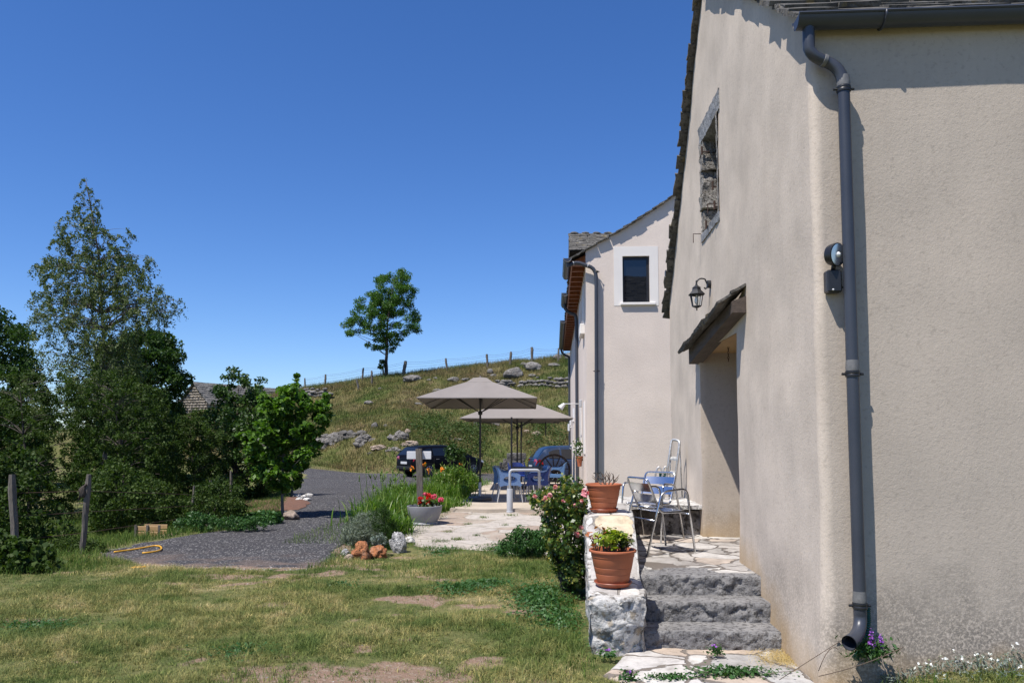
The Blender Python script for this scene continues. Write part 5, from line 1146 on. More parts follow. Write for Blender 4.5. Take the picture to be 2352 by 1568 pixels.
for a in (-1.0, -.45, -.1, .3, .8): twig(mb, c + Vector((a * .04, 0, 0)), Vector((a * .8, rr_.uniform(-.3, .3), 1)).normalized(), .065, .009, 3)
mb.build('dry_plant', M['twig'], pt2, smooth=True)

# ---------------------------------------------------------------- metal bistro chairs (facing +x)
def metal_chair():
    rt = root('metal_chair', 'aluminium chair', 'chair', (0, 0, 0), 'aluminium chairs on the landing'); r = .0115
    for s_ in (-1, 1):
        y = .25 * s_; pts_ = fillet([(-.30, y * 1.04, 0), (-.115, y, .615), (.185, y, .64), (.265, y * 1.04, 0)], .075, 5); mb = MB(); mb.tube(pts_, r, 8); mb.build('side_frame', M['alu'], rt, smooth=True, world=False)
    for s_ in (-1, 1): pass
    y = .195; mb = MB(); mb.tube(fillet([(.20, -y, .405), (-.10, -y, .40), (-.25, -y, .745), (-.25, y, .745), (-.10, y, .40), (.20, y, .405)], .06, 5), r, 8); mb.build('back_frame', M['alu'], rt, smooth=True, world=False)
    for z0, z1 in ((.50, .585), (.61, .695)):
        mb = MB(); f = lambda z: -.10 - .15 * (z - .40) / .345; n = 8; vs = []
        for z in (z0, z1):
            for k in range(n + 1): yy = -y + 2 * y * k / n; vs.append((f(z) - .02 * (1 - (2 * k / n - 1) ** 2), yy, z))
        m_ = n + 1; vs += [(p[0] - .004, p[1], p[2]) for p in vs]; fs = []
        for k in range(n): fs += [(k, k + 1, m_ + k + 1, m_ + k), (2 * m_ + k, 3 * m_ + k, 3 * m_ + k + 1, 2 * m_ + k + 1), (k, 2 * m_ + k, 2 * m_ + k + 1, k + 1), (m_ + k, m_ + k + 1, 3 * m_ + k + 1, 3 * m_ + k)]
        mb.add(vs, fs); mb.build('back_slat', M['alu'], rt, smooth='auto', world=False)
    mb = MB()
    for k in range(7): x = -.12 + k * .049; mb.bbox(x, x + .044, -.19, .19, .405 - .012 * math.sin(k / 6 * math.pi), .412 - .012 * math.sin(k / 6 * math.pi), .003)
    mb.build('seat', M['alu'], rt, world=False)
    for x, z in ((-.20, .33), (.225, .38)):
        mb = MB(); mb.tube([(x, -.245, z), (x, .245, z)], .009, 8); mb.build('stretcher', M['alu'], rt, smooth=True, world=False)
    return rt
mc = metal_chair()
def yawof(p, q): return math.atan2(q[1] - p[1], q[0] - p[0])
f1 = onz(1497, 1275, .445); f2 = onz(1598, 1268, .445); ya = yawof(f1, f2); cA = (f1 + f2) / 2 + Vector((-math.sin(ya), math.cos(ya), 0)) * .26
place(mc, cA, ya, 'aluminium chair seen from behind, nearer one beside the doorway', .94)
f1 = onz(1489, 1229, .445); f2 = onz(1551, 1221, .445); yb = yawof(f2, f1); cB = (f1 + f2) / 2
mc2 = copy_tree(mc); place(mc2, Vector((1.03, 8.72, .445)), R(235), 'aluminium chair farther back against the stone ledge, blue sheen on its slats', .94)

# ---------------------------------------------------------------- folded step ladder
sl_ = root('step_ladder', 'paint-spattered folded aluminium step ladder leaning in the corner on the ledge', 'ladder', (1.42, 9.9, .78))
tpc = at(1557, 1010, 10.0); b0 = at(1524, 1141, 9.85); b1_ = at(1545, 1141, 9.85)
def fr_(pa, pb, ta, tb, r=.012):
    mb = MB(); mb.tube(fillet([pa, ta, tb, pb], .05, 6), r, 8); return mb
P0 = Vector((b0.x, b0.y, .785)); P1 = Vector((b1_.x, b1_.y, .785)); T0 = at(1543, 1008, 10.05); T1 = at(1562, 1012, 9.95)
fr_(P0, P1, T0, T1, .016).build('front_frame', M['alu_paint'], sl_, smooth=True)
Q0 = at(1537, 1140, 10.1); Q1 = at(1567, 1141, 10.1)
mb = MB(); mb.tube([T0.lerp(P0, .08), Vector((Q0.x, 10.1, .785))], .011, 8); mb.tube([T1.lerp(P1, .05), Vector((Q1.x, 10.1, .785))], .009, 8); mb.build('rear_frame', M['alu_paint'], sl_, smooth=True)
for k in (.35, .6, .85):
    a = T0.lerp(P0, k); b2_ = T1.lerp(P1, k); d = (b2_ - a).normalized(); mb = MB(); n_ = Vector((0, -.05, .0)); mb.poly([a, b2_, b2_ + Vector((0, .05, .03)), a + Vector((0, .05, .03))], (0, 0, .018)); mb.build('tread', M['alu_paint'], sl_)
gl = MB(); gl.tube(arc(at(1505, 1095, 9.9), at(1512, 1050, 9.9), at(1524, 1092, 9.9), 8), .012, 6); gl.tube(arc(at(1520, 1098, 9.9), at(1528, 1048, 9.9), at(1536, 1090, 9.9), 8), .010, 6); gl.build('folded_steps', M['alu_paint'], sl_, smooth=True)
mb = MB(); mb.bbox(at(1514, 1080, 9.95).x, at(1530, 1080, 9.95).x, 9.94, 9.98, .95, 1.10, .006); thing(mb, 'green_cloth', M['greenhose'], 'small green cloth hanging over the folded step ladder', 'cloth', (at(1522, 1080, 9.95).x, 9.96, .95))

# ---------------------------------------------------------------- wall lantern
lx = at(1600, 680, 8.3); wl = root('wall_lantern', 'black carriage lantern with clear glass and bulb on a curled wall bracket', 'lamp', lx)
px = 8.3 / 1820; cz = lambda v: at(1600, v, 8.3).z
c = Vector((lx.x, 8.3, 0))
def sq(mb, rz): # square lathe
    vs = []; fs = []
    for r_, z in rz:
        for k in range(6): a = math.pi / 6 + k * math.pi / 3; vs.append((c.x + r_ * math.cos(a), c.y + r_ * math.sin(a), z))
    for i in range(len(rz) - 1):
        for k in range(6): fs.append((i * 6 + k, i * 6 + (k + 1) % 6, (i + 1) * 6 + (k + 1) % 6, (i + 1) * 6 + k))
    mb.add(vs, fs)
u_ = px
mb = MB(); sq(mb, [(19 * u_, cz(678)), (20 * u_, cz(676)), (11 * u_, cz(667)), (9.5 * u_, cz(661)), (11 * u_, cz(661)), (3 * u_, cz(655)), (2 * u_, cz(650)), (0.1, cz(650))][:7]); mb.lathe([(0, cz(643)), (2.2 * u_, cz(646)), (1.2 * u_, cz(650)), (2.5 * u_, cz(655))], (c.x, c.y, 0), 10); mb.build('lantern_roof', M['black'], wl)
mb = MB(); sq(mb, [(15 * u_, cz(677)), (15.5 * u_, cz(679)), (14 * u_, cz(679))]); sq(mb, [(10.5 * u_, cz(702)), (11 * u_, cz(704)), (4 * u_, cz(707)), (.5 * u_, cz(708))]); mb.lathe([(0, cz(714)), (2 * u_, cz(711)), (1 * u_, cz(708)), (2.5 * u_, cz(706))], (c.x, c.y, 0), 10)
for k in range(6): a = math.pi / 6 + k * math.pi / 3; mb.tube([(c.x + 15 * u_ * math.cos(a), c.y + 15 * u_ * math.sin(a), cz(678)), (c.x + 10.5 * u_ * math.cos(a), c.y + 10.5 * u_ * math.sin(a), cz(703))], .0045, 5)
mb.build('lantern_frame', M['black'], wl)
mb = MB(); sq(mb, [(14.2 * u_, cz(679)), (10 * u_, cz(702))]); mb.build('glass', M['clear'], wl)
mb = MB(); mb.lathe([(0, cz(699)), (4 * u_, cz(697)), (5.5 * u_, cz(692)), (4.5 * u_, cz(687)), (2.5 * u_, cz(682)), (2.5 * u_, cz(678))], (c.x, c.y, 0), 14); mb.build('bulb', M['bulb'], wl, smooth=True)
mb = MB(); A0 = Vector((c.x, 8.3, cz(650))); mb.tube([A0] + arc(A0 + Vector((.003, 0, .01)), A0 + Vector((.03, 0, .065)), A0 + Vector((.09, 0, .04)), 6) + [Vector((XW - .03, 8.3, cz(655)))] + arc(Vector((XW - .03, 8.3, cz(656))), Vector((XW - .05, 8.3, cz(668))), Vector((XW - .065, 8.3, cz(660))), 5), .008, 8)
mb.tube([(XW - .035, 8.3, cz(653)), (XW + .02, 8.3, cz(653))], .042, 16); mb.build('bracket', M['black'], wl, smooth='auto')

# ---------------------------------------------------------------- motion sensor floodlight
q = at(1912, 646, YN - .045); fl = root('floodlight', 'dark grey outdoor floodlight with motion sensor on the wall beside the downpipe', 'lamp', q)
mb = MB(); mb.bbox(at(1896, 646, q.y).x, at(1929, 646, q.y).x, YN - .085, YN - .005, at(1900, 673, q.y).z, at(1900, 622, q.y).z, .008); mb.build('sensor_box', M['black'], fl)
mb = MB(); e = at(1914, 665, YN - .09); rock(mb, e, (.007, .007, .007), sub=2, amp=0, fine=0, flat=1); mb.build('sensor_eye', M['white'], fl, smooth=True)
hc = at(1917, 585, YN - .08); ddir = Vector((.55, -.80, -.12)).normalized(); mt_ = ddir.to_track_quat('Z', 'Y').to_matrix()
mb = MB(); mb.lathe([(0, -.050), (.040, -.047), (.062, -.030), (.070, .0), (.072, .022), (.066, .024)], hc, 28, M=mt_); mb.build('lamp_head', M['black'], fl, smooth='auto')
mb = MB(); mb.lathe([(0, .026), (.035, .027), (.066, .026)], hc, 28, M=mt_); lens = mb.build('lens', M['alu'], fl, smooth=True)
mb = MB(); mb.lathe([(0, .04), (.012, .036), (.018, .026)], hc, 12, M=mt_); mb.build('led', M['bulb'], lens, smooth=True)
mb = MB(); mb.tube([hc + Vector((0, .01, -.05)), at(1913, 622, YN - .05)], .014, 10); mb.tube([at(1929, 660, YN - .05), at(1942, 660, YN - .03)], .007, 8); mb.build('swivel_joint', M['black'], fl, smooth=True)
# green corrugated hose behind the downpipe
b_ = at(1990, 1405, YN - .03); mb = MB(); pts_ = [at(1992, 1395, YN - .025), at(1993, 1430, YN - .025), at(1988, 1470, YN - .03), at(1978, 1495, YN - .05), at(1962, 1512, YN - .07)]; fine_ = []
for i in range(len(pts_) - 1):
    for k in range(14): fine_.append(pts_[i].lerp(pts_[i + 1], k / 14))
mb.tube(fine_, [.020 if i % 2 else .016 for i in range(len(fine_))], 12); thing(mb, 'corrugated_hose', M['greenhose'], 'dark green corrugated hose coming out of the ground behind the downpipe', 'hose', fine_[-1])
# purple vetch at the foot
rt = root('purple_flower', 'purple vetch flowers blooming at the foot of the downpipe', 'flower', at(2005, 1500, YN - .1)); c = at(2000, 1490, YN - .12); rgp = np.random.default_rng(7)
C = np.array(c) + rgp.normal(size=(500, 3)) * [.06, .03, .03]; V, Fq = leaves(C, .03, .4, .5, 6); npmesh('foliage', V, Fq, M['weed'], rt)
for (u, v) in ((2002, 1462), (2008, 1480), (2024, 1470), (1998, 1477)):
    C = np.array(at(u, v, YN - .14)) + rgp.normal(size=(40, 3)) * [.006, .006, .018]; V, Fq = leaves(C, .014, .6, 0, u); npmesh('flower', V, Fq, M['purplepetal'], rt)
for i, (u, v, z_) in enumerate(((1395, 1503, .03), (1642, 1500, .05), (1445, 1551, .02))):
    p = onz(u, v + 10, .02); rt = root('mallow_flower', ['small mallow flower at the foot of the white wall end', 'small mallow plant growing out of the front paving', 'small mallow flower in the grass edge below the paving'][i], 'flower', p, 'mallow flowers')
    C = np.array(p + Vector((0, 0, z_))) + rgp.normal(size=(90, 3)) * [.03, .03, .018]; V, Fq = leaves(C, .022, .9, 1, i); npmesh('foliage', V, Fq, M['weed'], rt)
    C = np.array(p + Vector((.0, -.01, z_ + .03))) + rgp.normal(size=(14, 3)) * .006; V, Fq = leaves(C, .016, .8, .5, i); npmesh('flower', V, Fq, M['purplepetal'], rt)
# long dry vine over the grass
mb = MB(); A = ong(1830, 1545); mb.tube(arc(at(1790, 1560, 4.75), at(1900, 1490, 4.8), at(1945, 1462, 4.78), 8), .0022, 5); mb.tube(arc(at(1880, 1552, 4.75), at(1990, 1528, 4.74), at(2075, 1485, 4.78), 8), .0025, 5); mb.tube(arc(at(1880, 1540, 4.8), at(1905, 1470, 4.85), at(1925, 1490, 4.85), 6), .0025, 5)
thing(mb, 'dry_vine', M['twig'], 'dry leafless vine stems trailing at the corner of the house', 'vine', A, smooth=True)

# ---------------------------------------------------------------- planter, signpost
pp_ = onz(975, 1203, -.075); k = pp_.y / 1820
pl_ = root('round_planter', 'big round grey planter with red and pink geraniums on the stone path corner', 'planter', pp_)
mb = MB(); mb.lathe([(0, 0), (31 * k, 0), (33 * k, .02), (30.5 * k, .035), (29 * k, .05), (34 * k, .13), (38 * k, .22), (40 * k, .31), (40 * k, .335), (39 * k, .34), (38 * k, .335), (37 * k, .28), (0, .27)], pp_, 44); mb.build('bowl', M['planter'], pl_, smooth='auto')
mb = MB()
for q in range(12): a = q * math.pi / 6; mb.tube([pp_ + Vector((33 * k * math.cos(a), 33 * k * math.sin(a), .0)), pp_ + Vector((33 * k * math.cos(a), 33 * k * math.sin(a), .03))], .012, 6)
mb.build('foot_ring', M['planter'], pl_)
mb = MB(); n = 24; vs = [pp_ + Vector((0, 0, .31))] + [pp_ + Vector((37 * k * math.cos(2 * math.pi * q / n), 37 * k * math.sin(2 * math.pi * q / n), .295)) for q in range(n)]; mb.add(vs, [(0, 1 + q, 1 + (q + 1) % n) for q in range(n)]); mb.build('soil', M['soil'], pl_)
rgp = np.random.default_rng(8); C = np.array(pp_ + Vector((.06, 0, .35))) + rgp.normal(size=(420, 3)) * [.10, .08, .04]; V, Fq = leaves(C, .045, .9, 1, 9); npmesh('foliage', V, Fq, M['potdark'], pl_)
for (u, v, r_, mm) in ((986, 1147, .055, 'redpetal'), (983, 1140, .045, 'redpetal'), (997, 1143, .052, 'pinkpetal'), (1010, 1151, .03, 'pinkpetal'), (1013, 1150, .045, 'pinkpetal'), (966, 1148, .045, 'redpetal'), (965, 1157, .035, 'redpetal'), (984, 1158, .035, 'redpetal'), (977, 1137, .03, 'pinkpetal')):
    d = rgp.normal(size=(110, 3)); d /= np.linalg.norm(d, axis=1)[:, None]; C = np.array(at(u, v - 3, pp_.y - .08)) + d * r_ * 1.3 * rgp.uniform(.5, 1, (110, 1)) * [1, 1, .8]; V, Fq = leaves(C, .024, .85, 1, u); npmesh('flower_head', V, Fq, M[mm], pl_)
sy_ = pp_.y + .42; sp_ = root('wooden_signpost', 'grey weathered wooden post carrying a blank white board behind the round planter', 'signpost', (at(965, 1160, sy_).x, sy_, -.1))
t0 = at(962, 1030, sy_); t1 = at(967, 1190, sy_); mb = MB()
rough_box(mb, -.5, .5, -.5, .5, 0, 1, st=.25, amp=0, f=lambda p, r: Vector((t1.x + (t0.x - t1.x) * p.z + p.x * .108 + .004 * mnoise.noise(Vector((p.x * 9, p.y * 9, p.z * 22))), sy_ + p.y * .10, -.15 + (t0.z + .15) * p.z))); mb.build('post', M['oldwood'], sp_, smooth='auto')
for x0, x1, nm_ in ((935, 956, 'a'), (970, 991, 'b')):
    pass
mb = MB(); mb.bbox(at(935, 1045, sy_ + .09).x, at(991, 1045, sy_ + .09).x, sy_ + .06, sy_ + .075, at(960, 1054, sy_ + .06).z, at(960, 1036, sy_ + .06).z, .005)
mb.build('sign_board', M['white'], sp_)

# ---------------------------------------------------------------- rocks by the path
RK = [('orange porous rock, larger of the two beside the path', 'orange_rock', 830, 1285, 22, 24, 0), ('smaller orange porous rock leaning right of the larger one', 'orange_rock', 868, 1281, 21, 17, 1), ('small pale rock left of the orange rocks', 'warm_rock', 802, 1288, 11, 9, 2), ('small grey pitted rock behind the orange rocks', 'white_rock', 793, 1277, 9, 10, 3),
      ('tall white pitted rock standing at the path corner', 'white_rock', 917, 1268, 18, 26, 4), ('flat white stone at the corner of the stone path', 'limestone_white', 940, 1248, 13, 9, 5), ('pinkish stone in the grass before the leafy shrub', 'warm_rock', 1209, 1284, 14, 6, 6), ('grey stone half hidden in grass near the rose bush', 'white_rock', 1235, 1276, 11, 6, 7)]
for lab, mt, u, v, ru, rv, sd in RK:
    p = ong(u, v); k = p.y / 1820; mb = MB(); rock(mb, p + Vector((0, 0, rv * k * .7)), (ru * k, ru * k * .8, rv * k * 1.15), seed=sd * 1.7 + 1, sub=4, amp=.5, sc=1.5, fine=.28, flat=.55)
    thing(mb, 'rock', M[mt], lab, 'rock', p, 'garden rocks beside the path', smooth=True)
p = ong(668, 1194); mb = MB(); k = p.y / 1820; rock(mb, p + Vector((0, 0, .09)), (18 * k, 13 * k, 13 * k), seed=9, sub=4, amp=.35, fine=.15, flat=.5); thing(mb, 'rock', M['warm_rock'], 'brown boulder at the foot of the linden trunk', 'rock', p, smooth=True)
# soil bed and kerb stones behind the linden
c0 = ong(560, 1175); vs = []; pts_ = [ong(u, v) for u, v in ((548, 1180), (610, 1176), (690, 1172), (712, 1158), (700, 1146), (640, 1140), (560, 1144))]
mb = MB(); pts2 = []; 
for i in range(len(pts_)):
    a = pts_[i]; b_ = pts_[(i + 1) % len(pts_)]
    for q in range(5): r_ = a.lerp(b_, q / 5); pts2.append((r_.x + .1 * mnoise.noise(r_ * 3), r_.y + .1 * mnoise.noise(r_ * 3 + Vector((5, 5, 5)))))
cx_ = sum(p_[0] for p_ in pts2) / len(pts2); cy_ = sum(p_[1] for p_ in pts2) / len(pts2); vs = []
for kk in (1, .9, .6, .3):
    for (x, y) in pts2: X_ = cx_ + (x - cx_) * kk; Y_ = cy_ + (y - cy_) * kk; vs.append((X_, Y_, gz(X_, Y_) + (.02 if kk == 1 else .05) + (0 if kk == 1 else .04 * mnoise.noise(Vector((X_ * 4, Y_ * 4, 0))))))
m_ = len(pts2); vs.append((cx_, cy_, gz(cx_, cy_) + .06)); fs = [(l * m_ + i, l * m_ + (i + 1) % m_, (l + 1) * m_ + (i + 1) % m_, (l + 1) * m_ + i) for l in range(3) for i in range(m_)] + [(3 * m_ + i, 3 * m_ + (i + 1) % m_, 4 * m_) for i in range(m_)]
mb.add(vs, fs); tag(mb.build('garden_soil', M['red_soil'], smooth=True), kind='structure')
for i, (u, v) in enumerate(((688, 1150), (700, 1143), (711, 1140), (684, 1142), (705, 1150))):
    p = ong(u, v); mb = MB(); k = p.y / 1820; rock(mb, p + Vector((0, 0, .04)), (10 * k, 8 * k, 5 * k), seed=i + 20, sub=3); thing(mb, 'edging_stone', M['limestone_white'], ['leftmost front pale stone edging the soil bed', 'middle pale stone edging the soil bed behind the linden', 'farthest pale stone edging the soil bed at the road', 'pale stone at the back left of the edging row', 'rightmost pale stone of the edging row nearest the road'][i], 'stone', p, 'edging stones round the soil bed', smooth=True)

# ---------------------------------------------------------------- yellow hose, tool, crate
mb = MB(); Pl = [ong(u, v) + Vector((0, 0, .03)) for u, v in ((262, 1272), (300, 1267), (335, 1261), (355, 1257), (368, 1258), (372, 1264), (366, 1269), (345, 1273), (320, 1275))]; sm_p = []
for i in range(len(Pl) - 1):
    for q in range(4): sm_p.append(Pl[i].lerp(Pl[i + 1], q / 4))
for it in range(3): sm_p = [sm_p[0]] + [(sm_p[i - 1] + sm_p[i] * 2 + sm_p[i + 1]) / 4 for i in range(1, len(sm_p) - 1)] + [sm_p[-1]]
mb.tube(sm_p, .0125, 8); thing(mb, 'garden_hose', M['hose'], 'looped orange yellow garden hose lying on the gravel at the left', 'hose', Pl[0], smooth=True)
p = ong(318, 1308); mb = MB(); mb.tube([p + Vector((-.08, 0, .02)), p + Vector((.08, .02, .03))], .014, 8); mb.tube([p + Vector((-.08, -.04, .02)), p + Vector((-.06, .05, .03))], .010, 8); thing(mb, 'hose_fitting', M['hose'], 'small yellow hose fitting dropped on the lawn', 'tool', p, smooth=True)
p = ong(340, 1232); k = p.y / 1820; cr_ = root('wooden_crate', 'small wooden slatted crate under the shrubs by the road', 'crate', p)
mb = MB()
for ys_ in (-.02, .25):
    for z0 in (.01, .10): mb = MB(); mb.bbox(p.x - 28 * k, p.x + 28 * k, p.y + ys_, p.y + ys_ + .02, p.z + z0, p.z + z0 + .075, .004); mb.build('slat', M['ply'], cr_)
for x in (-28, 0, 28): mb = MB(); mb.bbox(p.x + x * k - .02, p.x + x * k + .02, p.y - .04, p.y - .021, p.z, p.z + .2, .003); mb.build('batten', M['oldwood'], cr_)

# ---------------------------------------------------------------- fences
def post(rt, u0, v0, u1, v1, Y, w_, seed, mat_='oldwood', z0=None):
    a = at(u1, v1, Y); b_ = at(u0, v0, Y); a.z = (gz(a.x, Y) if z0 is None else z0) - .05; mb = MB(); n = 7; pts_ = []; r_ = []
    rr = random.Random(seed)
    for i in range(n): q = a.lerp(b_, i / (n - 1)); pts_.append(q + Vector((rr.uniform(-1, 1), rr.uniform(-1, 1), 0)) * w_ * .09); r_.append(w_ * .5 * rr.uniform(.88, 1.08) * (1 if i < n - 1 else .82))
    mb.tube(pts_, r_, 7); mb.build('post', M[mat_], rt, smooth='auto'); return a, b_
nf = root('garden_fence', 'old garden fence of crooked grey wooden posts and thin wire at left', 'fence', (-6.6, 11, -.2))
tops = []
for i, (u0, v0, u1, v1, w_) in enumerate(((26, 1089, 38, 1290, 17), (204, 1089, 188, 1280, 14), (446, 1115, 440, 1175, 7), (484, 1102, 481, 1175, 7), (530, 1081, 534, 1130, 6))):
    Y = [10.2, 10.9, 14.3, 15.0, 16.5][i]; a, b_ = post(nf, u0, v0, u1, v1, Y, w_ * Y / 1820, i); tops.append((a, b_))
for k_ in (.3, .55, .8):
    mb = MB(); mb.tube([a.lerp(b_, k_) for a, b_ in tops], .004, 4); mb.build('wire', M['iron'], nf)
mb = MB(); q = at(190, 1128, 10.85); rock(mb, q, (.05, .04, .09), seed=4, sub=3, amp=.4, flat=1); mb.tube([q + Vector((-.05, 0, -.12)), q + Vector((-.01, 0, .04)), q + Vector((.05, 0, .1))], [.012, .02, .015], 6); thing(mb, 'broken_branch', M['bark'], 'broken dead branch stub hooked on the second fence post', 'branch', q, smooth=True)
hf = root('hill_fence', 'wire fence with uneven wooden posts along the crest of the hill', 'fence', onhill(1025, 850))
HP = [(160, 455, 157, 548), (478, 400, 467, 490), (548, 425, 551, 530), (834, 345, 815, 458), (1170, 320, 1183, 425), (1514, 285, 1521, 395), (1716, 265, 1712, 375), (1893, 227, 1895, 347), (2117, 235, 2117, 345)]
zz = lambda x, y: (704 + x * .2734, 735 + y * .2734)
tp_ = []
for i, (x0, y0, x1, y1) in enumerate(HP):
    u0, v0 = zz(x0, y0); u1, v1 = zz(x1, y1); gp = onhill(u1, v1 + 2); Y = gp.y; a, b_ = post(hf, u0, v0, u1, v1, Y, [.16, .15, .15, .28, .16, .18, .2, .22, .16][i], i + 10); tp_.append((a, b_))
u0, v0, u1, v1 = 700, 868, 701, 893; gp = onhill(u1, v1); a, b_ = post(hf, u0, v0, u1, v1, gp.y, .12, 33); tp_.insert(0, (a, b_))
ex_ = tp_[-1]; tp_.append((ex_[0] + Vector((3.5, 0, .3)), ex_[1] + Vector((3.5, 0, .4))))
sel = [t for i, t in enumerate(tp_) if i not in (3,)]
for k_ in (.22, .42, .62, .82, .95):
    mb = MB(); L_ = []
    for i in range(len(sel) - 1):
        A_ = sel[i][0].lerp(sel[i][1], k_); B2 = sel[i + 1][0].lerp(sel[i + 1][1], k_)
        for q in range(6): P_ = A_.lerp(B2, q / 6); P_.z -= .10 * math.sin(math.pi * q / 6) * k_; L_.append(P_)
    L_.append(sel[-1][0].lerp(sel[-1][1], k_)); mb.tube(L_, .006, 4); mb.build('wire', M['iron'], hf)
for (x0, y0, x1, y1, lab, mm) in ((640, 395, 645, 465, 'short thin stake beside the lone hill tree', 'oldwood'), (420, 500, 438, 590, 'pale leaning stake on the slope below the crest fence', 'bark_pale'), (106, 572, 120, 650, 'dark thin leaning stake above the bright linden', 'bark'), (163, 612, 164, 650, 'short pale double stake above the bright linden', 'bark_pale')):
    u0, v0 = zz(x0, y0); u1, v1 = zz(x1, y1); gp = onhill(u1, v1); mb = MB(); b_ = at(u0, v0, gp.y); mb.tube([gp + Vector((0, 0, -.1)), gp.lerp(b_, .5) + Vector((.02, 0, 0)), b_], .07, 6); thing(mb, 'wooden_stake', M[mm], lab, 'stake', gp, 'stakes on the hillside')
# ---------------------------------------------------------------- boulders and dry stone on the hill
BD = [(947, 869, 23, 8, 'wide flat grey boulder just under the lone tree'), (1043, 872, 15, 6, 'grey boulder on the slope above the first parasol'), (1068, 872, 11, 3, 'low flat rock right of the boulder above the first parasol'), (1182, 857, 25, 14, 'biggest grey boulder near the crest'), (1225, 842, 19, 11, 'large grey boulder behind and right of the biggest one'), (1203, 836, 9, 5, 'small rock between the two largest crest boulders'),
      (1274, 838, 15, 5, 'flat grey rock on the crest near the house'), (1282, 820, 13, 7, 'brownish crest rock beside the fence post near the house'), (1306, 819, 9, 9, 'crest rock cut by the house edge'), (1126, 853, 8, 7, 'small upright rock left of the biggest boulder'), (1133, 862, 8, 4, 'small rock below the upright one'), (860, 977, 8, 8, 'dark rock on the bank above the road'), (936, 992, 8, 6, 'pale pyramid rock above the black car'),
      (1005, 896, 12, 4, 'flat rock behind the first parasol edge'), (961, 928, 9, 3, 'thin flat rock on the mid slope'), (847, 924, 12, 5, 'grey rock in the middle of the slope'), (1232, 996, 11, 6, 'pale rock between parasol poles and blue car'), (1210, 991, 8, 4, 'small pale rock left of the pale slope rock'), (1222, 862, 9, 4, 'low rock beside the largest boulders'), (985, 872, 6, 3, 'tiny rock right of the boulder under the tree'),
      (790, 877, 5, 3, 'tiny white rock on the skyline'), (873, 892, 6, 3, 'tiny rock on the slope below the tree'), (1000, 868, 5, 3, 'tiny rock below the leaning fence post'), (885, 978, 6, 4, 'small rock beside the dark bank rock')]
for i, (u, v, ru, rv, lab) in enumerate(BD):
    p = onhill(u, v + rv * .8); k = p.y / 1820; mb = MB(); rock(mb, p + Vector((0, .1, rv * k * .62)), (ru * k, ru * k * .8, rv * k * 1.25), seed=i * 1.37 + 3, sub=4 if ru > 12 else 3, amp=.32, sc=1.4, fine=.12, flat=.45)
    thing(mb, 'boulder', M['hill_rock' if i not in (16, 17, 12) else 'warm_rock'], lab, 'boulder', p, 'boulders on the hillside', smooth=True)
OC = [(738, 1010, 24, 24, 'rock outcrop just right of the linden crown'), (762, 1008, 34, 26, 'large pale grey rock outcrop at the road bend'), (792, 998, 24, 20, 'dark outcrop right of the pale one'), (815, 993, 26, 18, 'broken outcrop above the road'), (842, 1008, 26, 20, 'pale outcrop with rounded top above the road'), (918, 1003, 26, 18, 'layered outcrop above the back of the black car'), (940, 1020, 22, 12, 'pinkish outcrop right behind the black car'), (850, 1042, 9, 7, 'small outcrop low on the bank by the road'), (880, 1026, 26, 9, 'flat outcrop over the dark crevice in the bank'), (905, 1034, 18, 10, 'brown outcrop left of the black car'), (1045, 1010, 20, 6, 'low rock ledge above the black car roof')]
for i, (u, v, ru, rv, lab) in enumerate(OC):
    p = onhill(u, v + rv * .6); k = p.y / 1820; mb = MB()
    for q in range(12): xo = random.uniform(-.8, .8) * ru * k; zo = random.uniform(-.25, 1.0 - abs(xo) / (ru * k) * .7) * rv * k; rock(mb, (p.x + xo, p.y + .15 + max(0, zo) * .35, gz(p.x, p.y) + zo), (ru * k * random.uniform(.28, .55), ru * k * .35, rv * k * random.uniform(.3, .6)), seed=i * 3.1 + q, sub=3, amp=.5, fine=.25, flat=.6)
    thing(mb, 'rock_outcrop', M['hill_rock' if i not in (6, 8) else 'warm_rock'], lab, 'outcrop', p, 'rock outcrops in the bank', smooth=True)
def drywall(label, u0, u1, v0, v1, hgt, seed):
    a = onhill(u0, v0); b_ = onhill(u1, v1); n = max(6, int((b_ - a).length / .26)); rr = random.Random(seed); mb = MB()
    for lay in range(3):
        for i in range(n):
            q = a.lerp(b_, (i + .5 * (lay % 2) + rr.uniform(-.2, .2)) / n); z = gz(q.x, q.y); s_ = rr.uniform(.12, .24)
            if lay == 2 and rr.random() < .45: continue
            rock(mb, (q.x, q.y + rr.uniform(-.1, .1), z + hgt * (lay + .4) / 3), (s_ * 1.1, s_, s_ * .62), seed=i * 1.3 + lay * 7 + seed, sub=2, amp=.3, flat=.7)
    thing(mb, 'dry_stone_wall', M['hill_rock'], label, 'stone wall', a, 'dry stone walls on the hill', smooth=True)
drywall('short heap of dry stone wall left of the longer piece', 1142, 1184, 889, 889, .5, 1); drywall('longer tumbled dry stone wall reaching the cream house', 1196, 1312, 890, 893, .75, 2); drywall('dry stone wall remnant beside the barn roof', 700, 760, 912, 916, .7, 3)
p = onhill(1115, 984); mb = MB(); k = p.y / 1820; rt = root('wooden_sledge', 'old wooden farm rack lying on the slope between the parasols', 'farm tool', p)
mb = MB(); mb.bbox(p.x - 26 * k, p.x - 17 * k, p.y - .3, p.y + .3, p.z + .05, p.z + .62, .03); mb.build('end_block', M['oldwood'], rt)
for i in range(4): mb = MB(); mb.tube([p + Vector((-18 * k, .1 * i, .55 - .06 * i)), p + Vector((32 * k, .1 * i - .1, .16 + .03 * i))], .045, 6); mb.build('bar', M['oldwood'], rt)
